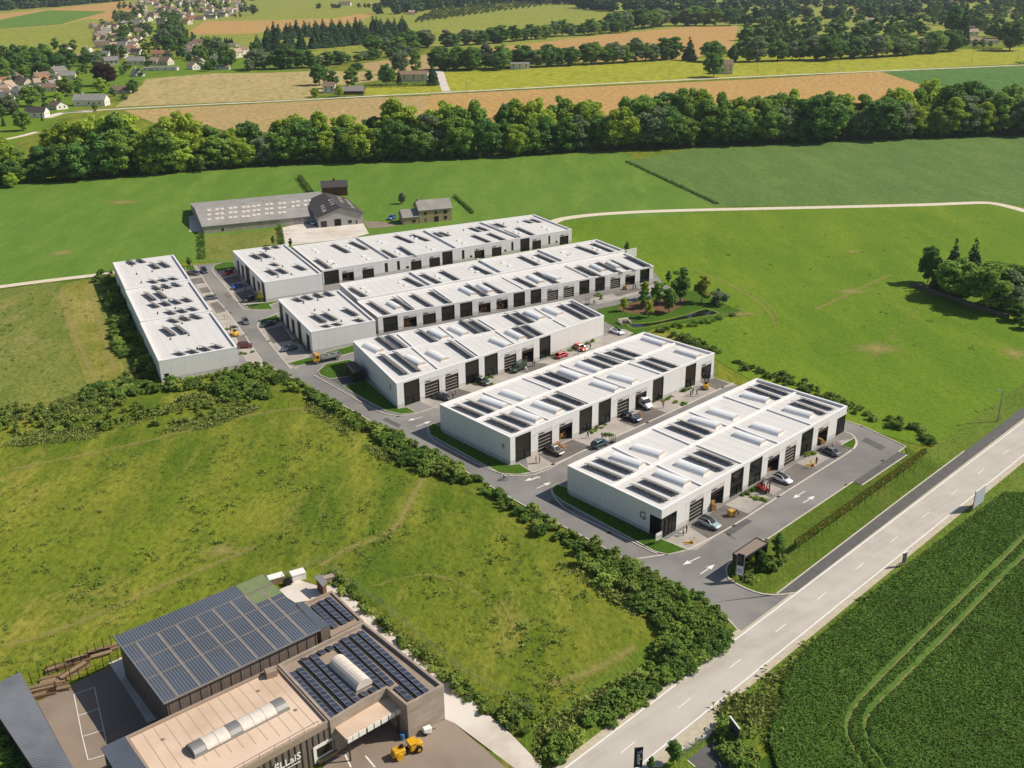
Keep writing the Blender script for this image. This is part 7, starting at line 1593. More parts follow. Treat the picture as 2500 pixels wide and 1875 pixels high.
# dark transformer kiosk beside E
M_KIOSK = mat('dark_green_timber', '#3d3f2f', '#343628', scale=2, rough=0.85, stretch=(4, 4, 0.3))
c0 = [P(*Z('4', x, y), 3.0) for x, y in ((312, 685), (390, 675), (460, 745), (375, 765))]; o = c0[3]; t = thing('kiosk', 'dark timber kiosk standing on the lawn beside block E', 'kiosk', (o.x, o.y, .13)); l2 = [Vector((c.x-o.x, c.y-o.y)) for c in c0]
if sum(l2[i].x*l2[(i+1) % 4].y-l2[(i+1) % 4].x*l2[i].y for i in range(4)) < 0: l2 = l2[::-1]
wl = MB().prism(l2, 0, 2.75).obj('wall', M_KIOSK, t); MB().prism(inset(l2, -.1), 2.75, 2.95).obj('roof', M_DARK, t)
for i in range(4):
    a, b_ = l2[i], l2[(i+1) % 4]; d = (b_-a).normalized(); nn = Vector((d.y, -d.x)); L_ = (b_-a).length; nb = int(L_/.3)
    for j in range(nb):
        s = L_*(j+.5)/nb; c = a+d*s; MB().hexa([(c.x-d.x*.11, c.y-d.y*.11, .05), (c.x+d.x*.11, c.y+d.y*.11, .05), (c.x+d.x*.11+nn.x*.03, c.y+d.y*.11+nn.y*.03, .05), (c.x-d.x*.11+nn.x*.03, c.y-d.y*.11+nn.y*.03, .05)][::-1], [(c.x-d.x*.11, c.y-d.y*.11, 2.7), (c.x+d.x*.11, c.y+d.y*.11, 2.7), (c.x+d.x*.11+nn.x*.03, c.y+d.y*.11+nn.y*.03, 2.7), (c.x-d.x*.11+nn.x*.03, c.y-d.y*.11+nn.y*.03, 2.7)][::-1]).obj('board', M_KIOSK, wl)
# ---- entrance pavilion: dark frame, gravel roof, planted screen and totem sign
M_GRAVR = mat('gravel_roof', '#9b887c', '#86756a', scale=3, detail=6, rough=0.95, bump=0.4, bscale=12, bdist=0.03)
M_ANTH = mat('anthracite', '#2c2c2e', rough=0.5); M_GREENW = mat('planted_screen', '#3d4a24', '#4c5a2c', scale=3, rough=0.9, bump=0.8, bscale=5, bdist=0.08)
HP = 4.6
c0 = [P(*Z('T', x, y), HP) for x, y in ((470, 540), (785, 328), (945, 402), (620, 608))]; o = c0[3]; t = thing('entrance_pavilion', 'dark open pavilion with a gravel roof at the estate entrance', 'pavilion', (o.x, o.y, .13)); l2 = [Vector((c.x-o.x, c.y-o.y)) for c in c0]
if sum(l2[i].x*l2[(i+1) % 4].y-l2[(i+1) % 4].x*l2[i].y for i in range(4)) < 0: l2 = l2[::-1]
MB().prism(inset(l2, .12), HP-.45, HP-.25).obj('roof', M_GRAVR, t); m = MB(); inn = inset(l2, .13)
for i in range(4):
    j = (i+1) % 4; rg_ = [(inn[i], inn[j], HP-.45), (l2[i], l2[j], HP-.45), (l2[i], l2[j], HP-.13), (inn[i], inn[j], HP-.13), (inn[i], inn[j], HP-.252)]
    for (p, q, z), (p2, q2, z2) in zip(rg_, rg_[1:]): m.add([(p.x, p.y, z), (q.x, q.y, z), (q2.x, q2.y, z2), (p2.x, p2.y, z2)], [(0, 1, 2, 3)])
m.obj('roof_frame', M_ANTH, t)
for i in range(4): c = inset(l2, .15)[i]; MB().box(c.x-.1, c.y-.1, 0, c.x+.1, c.y+.1, HP-.46).obj('post', M_ANTH, t)
# end walls: planted screen and back wall
def wallseg(a, b_, z0, z1, th, m, name, root):
    d = (b_-a).normalized(); nn = Vector((-d.y, d.x))*th/2
    return MB().hexa([(a.x-nn.x, a.y-nn.y, z0), (b_.x-nn.x, b_.y-nn.y, z0), (b_.x+nn.x, b_.y+nn.y, z0), (a.x+nn.x, a.y+nn.y, z0)], [(a.x-nn.x, a.y-nn.y, z1), (b_.x-nn.x, b_.y-nn.y, z1), (b_.x+nn.x, b_.y+nn.y, z1), (a.x+nn.x, a.y+nn.y, z1)]).obj(name, m, root)
q4 = [s_.loc if False else s_ for s_ in inset(l2, .3)]
src = {tuple(round(v, 3) for v in (c.x-o.x, c.y-o.y)): i for i, c in enumerate(c0)}
lo4 = [Vector((c.x-o.x, c.y-o.y)) for c in c0]
cen = sum(lo4, Vector((0, 0)))/4
lo4 = [cen+(v-cen)*.93 for v in lo4]
wallseg(lo4[0], lo4[1], .05, HP-.5, .15, M_ANTH, 'rear_screen', t); wallseg(lo4[1], lo4[2], .05, HP-.5, .15, M_ANTH, 'end_screen', t); wallseg(lo4[0], lo4[0].lerp(lo4[3], .35), .05, HP-.5, .2, M_GREENW, 'planted_screen', t)
a_, b_ = G('T', 505, 905), G('T', 605, 930); d = b_-a_; tt = thing('totem_sign', 'tall anthracite totem sign with a white site plan at the entrance kerb', 'sign', (a_.x, a_.y, .15), math.atan2(d.y, d.x)); Wt = d.length; Ht = height_at(a_, Z('T', 0, 548)[1])
for sx in (.05, Wt-.05): MB().box(sx-.05, -.08, 0, sx+.05, .08, Ht).obj('post', M_STEEL, tt)
bo = MB().box(.1, -.06, Ht*.22, Wt-.1, .06, Ht).obj('board', M_ANTH, tt)
pn = MB().box(.12, -.075, Ht*.24, Wt-.12, -.062, Ht*.58).obj('plan_panel', M_WHITE, tt)
for i in range(3):
    for j in range(4): MB().box(.3+j*(Wt-.6)/4, -.082, Ht*(.34+i*.05), .3+(j+.7)*(Wt-.6)/4, -.076, Ht*(.375+i*.05)).obj('plan_block', M_SIGNG, pn)
for i in range(5): MB().box(.25, -.068, Ht*(.90-i*.045), .25+Wt*(.5 if i % 2 else .35), -.061, Ht*(.90-i*.045)+.06).obj('text_line', M_SIGNG, bo)
# white parapet wall at the right end of block D, guard rail stub
p = G('3', 800, 425); t = thing('boundary_wall', 'short white boundary wall behind the right end of block D', 'wall', (p.x, p.y, 0), R(30)); MB().box(-2.2, -.15, 0, 2.2, .15, 3.0).obj('panel', M_WALL, t); MB().box(-2.3, -.22, 3.0, 2.3, .22, 3.1).obj('coping', M_COPE, t)
# ---- roadside: billboards, flag, fences, car park corner
sheetp('car_park', 'q', [(980, 870), (1330, 590), (1640, 700), (1700, 1100), (1300, 1100)], M_FOOT, .133); sheetp('layby', 'q', [(400, 968), (800, 700), (1360, 250), (1450, 330), (880, 740), (640, 968)], M_SHOULDER, .131)
for a, b_ in (((985, 870), (1090, 960)), ((1320, 675), (1345, 695)), ((1412, 895), (1440, 965))):
    a_, c_ = G('q', *a), G('q', *b_); o = MB().bar((a_.x, a_.y, .136), (c_.x, c_.y, .136), .12, .006).obj('bay_line', M_LINE); o['kind'] = 'structure'
def billboard(k, x0, y0, x1, y1, zt, zb, label, m):
    a, b_ = P(*Z(k, x0, y0), zt), P(*Z(k, x1, y1), zt); d = b_-a; t = thing('billboard', label, 'billboard', (a.x, a.y, 0), math.atan2(d.y, d.x)); L_ = Vector((d.x, d.y)).length
    MB().box(0, -.06, zb, L_, .06, zt).obj('panel', m, t); MB().box(-.06, -.1, zt, L_+.06, .1, zt+.08).obj('frame_top', M_WHITE, t)
    for sx in (.15, L_-.15): MB().bar((sx, .12, 0), (sx, .12, zt-.02), .12).bar((sx, .14, zb), (sx, 1.2, 0), .08).obj('leg', M_STEEL, t)
billboard('q', 1562, 272, 1688, 440, 3.4, 1.2, 'dark billboard seen from behind above the car park shrubs', mat('billboard_back', '#3e3f47', rough=.6))
billboard('6', 1848, 1497, 1876, 1482, 3.0, 1.0, 'dark billboard beside the far lane of the main road', mat('billboard_back2', '#4a4c50', rough=.6))
billboard('s', 2383, 1201, 2408, 1183, 4.6, .9, 'pale grey roadside billboard at the right edge of the picture', mat('billboard_face', '#b9bec4', rough=.5))
pole_fence('mesh_fence', 'steel mesh fence along the roadside car park', 'q', [(885, 860), (1040, 760), (1230, 620), (1440, 450)], 7, 1.8, M_STEEL, (.2, .4, .6, .8, .98), .05)
fp = P(*Z('q', 318, 1010), 0); hfl = 5.2
fl_ = thing('banner_flag', 'tall navy banner flag with white lettering at the roadside', 'flag', fp, R(8)); fl_.scale = (.8, .8, .82); MB().tube((-.75, 0, 0), (-.75, 0, hfl), .05, .035, 8).obj('pole', M_STEEL, fl_)
bn = MB(); nz = 10
for i in range(nz): bn.add([(-.72, .05*math.sin(i), .8+i*.42), (.72, .05*math.sin(i+1), .8+i*.42), (.72, .05*math.sin(i+2), 1.22+i*.42), (-.72, .05*math.sin(i+1), 1.22+i*.42)], [(0, 1, 2, 3)])
bo = bn.obj('banner', mat('navy_cloth', '#23294a', rough=.8), fl_); tx = put('lettering', text_mesh('Teolor', 1.05, .02, .01), M_WHITE, fl_, (.05, -.12, 2.9)); tx.rotation_euler = (R(90), R(90), 0)
# rocks along the layby
rk = MB(); rg = random.Random(5)
for i in range(60):
    f = rg.random(); x = 900+f*480+rg.uniform(-25, 25); y = 735-f*290+rg.uniform(-18, 18); p = G('q', x, y); s = rg.uniform(.12, .3)
    rk.tube((p.x-s, p.y, .1+s*.3), (p.x+s, p.y+rg.uniform(-.1, .1), .1+s*.4), s*.7, s*.5, 5)
o = rk.obj('rubble_edge', mat('white_rubble', '#d8d0c4', rough=.95)); o['kind'] = 'stuff'; o['label'] = 'white rubble stones along the layby edge'
# ================================================================== VEGETATION
def leaf_mat(name, c, c2, rand=.16, hue=.008, tr=.36):
    return mat(name, c, c2, scale=.35, detail=3, lo=.35, hi=.65, rough=.75, spec=.15, rand=rand, hue=hue, trans=tr)
ML = [leaf_mat('leaf_mid_green', '#7f9d44', '#93b052'), leaf_mat('leaf_yellow_green', '#a2b940', '#b4c450'), leaf_mat('leaf_deep_green', '#648740', '#74984b'), leaf_mat('leaf_grey_green', '#84946a', '#93a177')]
ML_CON = leaf_mat('needle_green', '#486440', '#54724b', .15, .01, .1); ML_COP = leaf_mat('copper_leaf', '#4a2c2c', '#3b2326', .1, .01, .15)
ML_SHR = [leaf_mat('shrub_green', '#7c9842', '#8da84b'), leaf_mat('shrub_dark', '#63803b', '#718e42'), leaf_mat('shrub_light', '#a1b254', '#b0c062')]
ML_AUT = leaf_mat('young_leaf', '#8d913c', '#a19c49'); M_BARK = mat('bark', '#5a4a3a', '#4a3c2f', scale=2, rough=.95)
def crown_mesh(seed, h, rx, z0, n, size, lobes, name='crown', shape='round', flat=.0):
    """leaf faces spread over many clumps that fill the crown's volume"""
    rg = np.random.default_rng(seed); C = []; Rr = []
    hz = (h-z0)/2; zc = z0+hz
    if shape == 'cone':
        for i in range(lobes):
            f = (i+.5)/lobes; z = z0+(h-z0)*f*.99; r = rx*(1-f)**.9+.3; k_ = max(2, int(2+7*(1-f)))
            for j in range(k_):
                a = rg.uniform(0, 2*np.pi); C.append((r*.62*np.cos(a), r*.62*np.sin(a), z-r*.15)); Rr.append(max(.5, r*.5))
    else:
        for i in range(lobes):
            u = rg.normal(size=3); u /= np.linalg.norm(u); q = rg.uniform(.42, 1.0)**.8 if shape == 'round' else rg.uniform(.35, .95)
            wf = 1.0 if shape != 'col' else .8
            z = zc+u[2]*hz*q; tw = 1.0-.25*max(0, (z-zc)/hz)
            C.append((u[0]*rx*q*tw*wf, u[1]*rx*q*tw*wf, z)); Rr.append(rx*rg.uniform(.15, .34))
        C.append((0, 0, zc)); Rr.append(rx*.5)
    C = np.array(C); Rr = np.array(Rr); w_ = Rr**2; w_ = w_/w_.sum()
    k_ = rg.choice(len(C), n, p=w_); u = rg.normal(size=(n, 3)); u[:, 2] += .25; u /= np.linalg.norm(u, axis=1)[:, None]
    pos = C[k_]+u*(Rr[k_]*rg.uniform(.55, 1.22, n))[:, None]*np.array([1, 1, .85])
    nrm = u+rg.normal(size=(n, 3))*.55; nrm /= np.linalg.norm(nrm, axis=1)[:, None]
    t = np.cross(nrm, rg.normal(size=(n, 3))); t /= np.linalg.norm(t, axis=1)[:, None]; b_ = np.cross(nrm, t)
    s = size*rg.uniform(.6, 1.3, n)[:, None]
    v = np.stack([pos-t*s*.5-b_*s*.32, pos+t*s*.5-b_*s*.3, pos+t*s*.32+b_*s*.42, pos-t*s*.38+b_*s*.4+nrm*s*.12], 1).reshape(-1, 3)
    v[:, 2] = np.maximum(v[:, 2], .03)
    me = bpy.data.meshes.new(name); me.vertices.add(len(v)); me.vertices.foreach_set('co', v.ravel().astype(np.float32))
    me.loops.add(4*n); me.loops.foreach_set('vertex_index', np.arange(4*n, dtype=np.int32)); me.polygons.add(n)
    me.polygons.foreach_set('loop_start', np.arange(0, 4*n, 4, dtype=np.int32)); me.polygons.foreach_set('loop_total', np.full(n, 4, dtype=np.int32))
    me.update(calc_edges=True); me.validate(); return me
def trunk_mesh(seed, h, r, z1, spread, name='trunk'):
    rg = random.Random(seed); m = MB(); m.tube((0, 0, 0), (0, 0, h*.55), r, r*.55, 7); m.tube((0, 0, h*.55), (rg.uniform(-.3, .3), rg.uniform(-.3, .3), h*.85), r*.55, r*.15, 6)
    for i in range(6):
        a = rg.uniform(0, 6.28); z = h*rg.uniform(.25, .6); L_ = spread*rg.uniform(.5, .9); m.tube((0, 0, z), (L_*math.cos(a), L_*math.sin(a), z+L_*rg.uniform(.5, 1.0)), r*.4, r*.08, 5)
    me = m.mesh(name); me.materials.append(M_BARK); return me
def with_mat(me, m):
    c = me.copy(); c.materials.append(m); return c
# prototypes: real size for a 24 m tree, scaled for each individual
PROTO = {}
for i in range(6):
    base = crown_mesh(10+i, 24, [7.4, 8.2, 6.8, 8.6, 7.0, 7.8][i], [2.0, 3.0, 1.5, 2.6, 2.2, 1.2][i], 8500, 1.0, [62, 74, 56, 84, 52, 66][i])
    tk = trunk_mesh(40+i, 24, .42, 4, 5.5)
    for c in range(4): PROTO[('b', i, c)] = (with_mat(base, ML[c]), tk)
    PROTO[('b', i, 4)] = (with_mat(base, ML_COP), tk)
for i in range(3): PROTO[('c', i, 0)] = (with_mat(crown_mesh(60+i, 24, [4.2, 3.6, 5.0][i], 1.0, 5200, .85, 30, shape='cone'), ML_CON), trunk_mesh(70+i, 24, .35, 2, 1.5))
for i in range(3): PROTO[('y', i, 0)] = (with_mat(crown_mesh(80+i, 8, [2.0, 1.9, 2.3][i], 1.3, 3200, .36, 30, shape='col'), [ML[0], ML[1], ML_AUT][i]), trunk_mesh(90+i, 8, .13, 2, 1.2))
for i in range(3): PROTO[('y', i, 1)] = (with_mat(crown_mesh(85+i, 8, [2.0, 1.9, 2.3][i], 1.3, 3200, .36, 30, shape='col'), ML[2]), PROTO[('y', i, 0)][1])
SHR = []
for i in range(6):
    base = crown_mesh(100+i, [2.4, 2.0, 3.0, 1.6, 2.2, 3.4][i], [1.5, 1.7, 1.5, 1.3, 2.0, 1.3][i], .1, 1500, .25, 22, 'foliage')
    SHR += [[with_mat(base, m) for m in ML_SHR]]
def inside(p, poly):
    c = False; n = len(poly)
    for i in range(n):
        a, b_ = poly[i], poly[(i+1) % n]
        if (a.y > p[1]) != (b_.y > p[1]) and p[0] < (b_.x-a.x)*(p[1]-a.y)/(b_.y-a.y)+a.x: c = not c
    return c
NT = [0]
def tree(name, p, h, kind, label, group=None, wide=1.0, cat='tree'):
    cr, tk = PROTO[kind]; base_h = 24.0 if kind[0] in 'bc' else 8.0; s = h/base_h
    t = thing(name, label, cat, (p.x, p.y, 0), rnd.uniform(0, 6.28), group); t.scale = (s*wide, s*wide, s)
    put('trunk', tk, None, t); put('crown', cr, None, t); NT[0] += 1; return t
def label_rows(items, fmt):
    """items: (p, h, kind, name, wide); number them from the left of the picture"""
    items = sorted(items, key=lambda e: proj((e[0].x, e[0].y, 0))[0])
    for i, (p, h, kind, name, wide) in enumerate(items): tree(name, p, h, kind, fmt[0] % nth(i), fmt[1], wide)
def along(k, pts, n, jit=1.0):
    w_ = GL(k, pts); seg = [0.0]
    for a, b_ in zip(w_, w_[1:]): seg.append(seg[-1]+(b_-a).length)
    out = []
    for j in range(n):
        s = seg[-1]*(j+.5+rnd.uniform(-.3, .3)*jit)/n
        for i in range(len(w_)-1):
            if s <= seg[i+1] or i == len(w_)-2: out.append(w_[i].lerp(w_[i+1], min(1, max(0, (s-seg[i])/(seg[i+1]-seg[i]))))); break
    return out
COLW = [0, 0, 0, 0, 1, 1, 1, 2, 2, 2, 2, 3]
# ---- the dark tree belt: two staggered rows
BL = [(-160, 470), (0, 452), (300, 432), (680, 402), (1130, 388), (1470, 368), (1920, 348), (2500, 328), (2680, 322)]
tops = [(-160, 300), (0, 345), (60, 330), (130, 300), (240, 275), (420, 275), (560, 300), (700, 275), (900, 258), (1100, 250), (1300, 245), (1500, 235), (1650, 215), (1750, 235), (1930, 205), (2100, 220), (2350, 195), (2500, 215), (2680, 215)]
def top_at(x):
    for (x0, y0), (x1, y1) in zip(tops, tops[1:]):
        if x0 <= x <= x1: return y0+(y1-y0)*(x-x0)/(x1-x0)
    return 230
front, back = [], []
for i, p in enumerate(along('s', BL, 64)):
    px = proj((p.x, p.y, 0)); h = height_at(p, top_at(px[0])+rnd.uniform(8, 40)); q = p+Vector((rnd.uniform(-2, 2), rnd.uniform(-1, 6), 0))
    if px[0] < 60: h *= .55
    front.append((q, min(27, max(12, h*rnd.uniform(.74, .98))), ('b', rnd.randrange(6), rnd.choice(COLW)), 'broadleaf_tree', rnd.uniform(1.2, 1.5)))
for i, p in enumerate(along('s', BL, 54)):
    px = proj((p.x, p.y, 0))
    if px[0] < 90: continue
    q = p+Vector((rnd.uniform(-3, 3), rnd.uniform(13, 22), 0)); h = height_at(q, top_at(px[0])+rnd.uniform(-6, 18))
    back.append((q, min(31, max(16, h)), ('b', rnd.randrange(6), rnd.choice([0, 0, 1, 1, 1, 2])), 'broadleaf_tree', rnd.uniform(1.0, 1.25)))
label_rows(front, ('%s tree from the left in the front row of the belt', 'front row of the tree belt'))
label_rows(back, ('%s tree from the left in the rear row of the belt', 'rear row of the tree belt'))
# understorey at the foot of the belt
BELTFOOT = [(p+Vector((0, rnd.uniform(-2.5, 2.5), 0)), rnd.uniform(4, 9)) for p in along('s', BL, 90)]
LATER = []
# ---- hedgerows and woods behind the lane
def row(k, pts, n, h0, h1, kinds, lab, grp, name='broadleaf_tree', wide=(1.0, 1.3), depth=4.0):
    label_rows([(p+Vector((rnd.uniform(-2, 2), rnd.uniform(-depth, depth), 0)), rnd.uniform(h0, h1), rnd.choice(kinds), name, rnd.uniform(*wide)) for p in along(k, pts, n)], (lab, grp))
BK = [('b', i, c) for i in range(6) for c in (0, 2, 2, 3)]; CK = [('c', i, 0) for i in range(3)]
row('b', [(90, 425), (500, 400), (1310, 318)], 30, 20, 25, CK, '%s spruce from the left in the plantation front', 'spruces of the far plantation', 'spruce_tree', (1.7, 2.2))
row('b', [(150, 330), (500, 300), (1280, 250)], 22, 19, 24, CK, '%s spruce from the left in the plantation rear', 'rear spruces of the far plantation', 'spruce_tree', (1.8, 2.3), 8)
row('b', [(60, 560), (250, 560), (560, 545)], 7, 15, 24, BK, '%s round tree from the left in the clump before the plantation', 'clump before the plantation', wide=(1.6, 2.0))
row('b', [(580, 545), (960, 490), (1400, 435)], 14, 8, 14, BK, '%s tree from the left in the low hedge before the plantation', 'low hedge before the plantation', wide=(1.6, 2.2))
row('c', [(-1000, 430), (-600, 390), (0, 355), (640, 290), (1150, 255)], 26, 15, 21, BK, '%s tree from the left in the upper hedgerow', 'upper hedgerow', wide=(1.5, 2.0), depth=12)
row('c', [(-500, 570), (0, 555), (500, 535), (950, 515), (1530, 478)], 22, 15, 22, BK, '%s tree from the left in the hedgerow behind the lime field', 'hedgerow behind the lime field', wide=(1.4, 1.9))
row('c', [(960, 245), (1480, 212), (1950, 205)], 13, 22, 30, BK, '%s tree from the left in the tall wood above the wheat', 'tall wood above the wheat', wide=(1.5, 1.9), depth=14)
row('d', [(-150, 500), (300, 492), (700, 480), (1200, 450), (1600, 408)], 20, 17, 26, BK, '%s tree from the left along the edge of the right-hand wood', 'edge of the right-hand wood', wide=(1.4, 1.8), depth=6)
LATER += [(p+Vector((rnd.uniform(-3, 3), rnd.uniform(-12, 12), 0)), rnd.uniform(19, 27)) for p in along('d', [(-150, 430), (300, 400), (700, 390), (1200, 370)], 18)+along('d', [(-100, 330), (400, 290), (900, 290), (1300, 290)], 18)]
#row('d', [(-150, 430), (300, 400), (700, 390), (1200, 370)], 15, 20, 28, BK, '%s tree from the left in the second row of the right-hand wood', 'second row of the right-hand wood', wide=(1.2, 1.5), depth=12)
#row('d', [(-100, 330), (400, 290), (900, 290), (1300, 290)], 14, 18, 26, BK, '%s tree from the left in the rear row of the right-hand wood', 'rear row of the right-hand wood', wide=(1.2, 1.5), depth=18)
for k, x, y, h, kind, wd, lb, nm in (
 ('d', 2040, 410, 31, ('b', 3, 2), 1.35, 'giant round tree standing alone at the right of the lane', 'broadleaf_tree'), ('x', 1460, 540, 46, CK[1], 1.1, 'tall dark spruce above the right-hand wood', 'spruce_tree'), ('x', 1350, 520, 40, ('b', 4, 2), 1.0, 'dark tree leaning beside the tall spruce', 'broadleaf_tree'),
 ('c', 1600, 490, 24, CK[2], 1.5, 'dark conical tree left of the tall villa', 'conifer_tree'), ('c', 1800, 625, 20, ('b', 1, 2), 1.3, 'round tree hiding the tall villa', 'broadleaf_tree'), ('c', 1780, 500, 20, ('b', 3, 2), 1.7, 'broad spreading tree behind the tall villa', 'broadleaf_tree'), ('c', 1960, 500, 16, ('b', 2, 2), 1.2, 'smaller tree right of the tall villa', 'broadleaf_tree'),
 ('b', 600, 690, 19, ('b', 0, 2), 1.3, 'tall tree standing in the stubble beside the lane houses', 'broadleaf_tree'), ('b', 710, 715, 14, ('b', 2, 2), 1.2, 'dark tree behind the small square white house', 'broadleaf_tree'), ('b', 860, 700, 15, ('b', 4, 0), 1.5, 'broad tree behind the timber house', 'broadleaf_tree'), ('b', 560, 785, 7, ('b', 5, 1), 1.5, 'round bush left of the small square white house', 'broadleaf_tree'), ('b', 755, 785, 9, ('b', 1, 1), 1.2, 'light green round tree between the lane houses', 'broadleaf_tree'),
 ('b', 1140, 690, 17, ('b', 1, 2), 1.3, 'tree left of the broad farmhouse', 'broadleaf_tree'), ('b', 1250, 600, 22, ('b', 0, 3), 1.2, 'tall tree behind the broad farmhouse', 'broadleaf_tree'), ('b', 1380, 590, 20, ('b', 4, 0), 1.0, 'slender tree behind the broad farmhouse roof', 'broadleaf_tree'), ('b', 1515, 690, 19, CK[0], 1.6, 'dark conifer at the right corner of the broad farmhouse', 'conifer_tree'), ('b', 1245, 690, 13, CK[1], 1.3, 'narrow conifer at the left corner of the broad farmhouse', 'conifer_tree'), ('b', 1590, 570, 18, ('b', 2, 2), 1.3, 'round tree at the end of the farm drive', 'broadleaf_tree'), ('b', 1830, 570, 22, ('b', 5, 2), 1.2, 'tall round tree right of the farm drive', 'broadleaf_tree'), ('b', 1700, 570, 16, ('b', 3, 2), 1.4, 'spreading tree beside the farm drive', 'broadleaf_tree'), ('b', 2060, 570, 19, ('b', 0, 2), 1.3, 'tree left of the white box-shaped house', 'broadleaf_tree'), ('b', 1990, 560, 14, ('b', 1, 3), 1.2, 'grey-green tree left of the white box-shaped house', 'broadleaf_tree'), ('b', 900, 570, 7, ('b', 3, 2), 2.4, 'wide low thicket in the stubble field', 'broadleaf_tree'), ('b', 1000, 650, 8, ('b', 2, 2), 1.6, 'small dark tree left of the clipped hedge', 'broadleaf_tree'),
 ('e', 1140, 610, 13.5, ('b', 0, 2), .75, 'slender birch-like tree at the left of the pasture copse', 'broadleaf_tree'), ('e', 1210, 680, 10, CK[1], 1.0, 'dark small conifer at the copse wall', 'conifer_tree'), ('e', 1370, 640, 16, CK[0], 1.1, 'left of the two tall spruces in the pasture copse', 'spruce_tree'), ('e', 1570, 690, 18, CK[2], 1.0, 'right of the two tall spruces in the pasture copse', 'spruce_tree'), ('e', 1430, 770, 12.5, ('b', 3, 0), 1.55, 'round bright tree in the middle of the pasture copse', 'broadleaf_tree'), ('e', 1800, 880, 15, ('b', 0, 0), 1.55, 'broad tree at the front of the pasture copse', 'broadleaf_tree'), ('e', 1960, 900, 12.5, ('b', 2, 3), 1.4, 'greyish tree right of the broad copse tree', 'broadleaf_tree'), ('e', 2080, 830, 12, ('b', 1, 2), 1.4, 'dark tree at the right of the pasture copse', 'broadleaf_tree'), ('e', 1680, 720, 9, ('b', 5, 2), 1.2, 'small tree behind the copse spruces', 'broadleaf_tree'), ('e', 2070, 1010, 5, ('b', 4, 2), 1.8, 'bushy tree at the right end of the copse wall', 'broadleaf_tree'), ('e', 2170, 1090, 4, ('b', 5, 0), 1.6, 'bush at the right edge below the copse', 'broadleaf_tree'),
 ('B', 1680, 215, 5, ('b', 1, 3), 1.0, 'small pale tree on the lawn behind the farmhouse', 'broadleaf_tree'),
 ('u', 350, 1480, 14, ('b', 0, 0), 1.2, 'round tree in front of the small dark-roofed house', 'broadleaf_tree'), ('u', 470, 1110, 15, ('b', 3, 0), 1.25, 'big round tree at the left of the village', 'broadleaf_tree'), ('u', 1600, 800, 19, ('b', 3, 4), 1.45, 'large copper beech at the edge of the village', 'broadleaf_tree'), ('u', 1010, 960, 15, ('b', 1, 0), 1.4, 'dark green tree left of the long-roofed white house', 'broadleaf_tree'), ('u', 1530, 900, 11, ('b', 4, 1), 1.7, 'light green tree below the copper beech', 'broadleaf_tree'), ('u', 2020, 910, 11, ('b', 5, 2), 1.3, 'round dark tree at the stubble field edge', 'broadleaf_tree'), ('u', 1440, 1180, 6, ('b', 2, 0), 1.1, 'small tree beside the lane before the long-roofed house', 'broadleaf_tree'), ('u', 60, 1410, 7, CK[1], 1.2, 'narrow dark conifer at the left edge', 'conifer_tree'), ('u', 640, 1330, 6, CK[1], .8, 'thin cypress beside the small dark-roofed house', 'conifer_tree'), ('u', 900, 1040, 7, ('b', 2, 1), 1.7, 'grey-green garden tree above the lane', 'broadleaf_tree'), ('u', 20, 1280, 9, ('b', 1, 2), 1.3, 'dark tree cut by the left edge of the picture', 'broadleaf_tree')):
    tree(nm, G(k, x, y), h, kind, lb, None, wd)
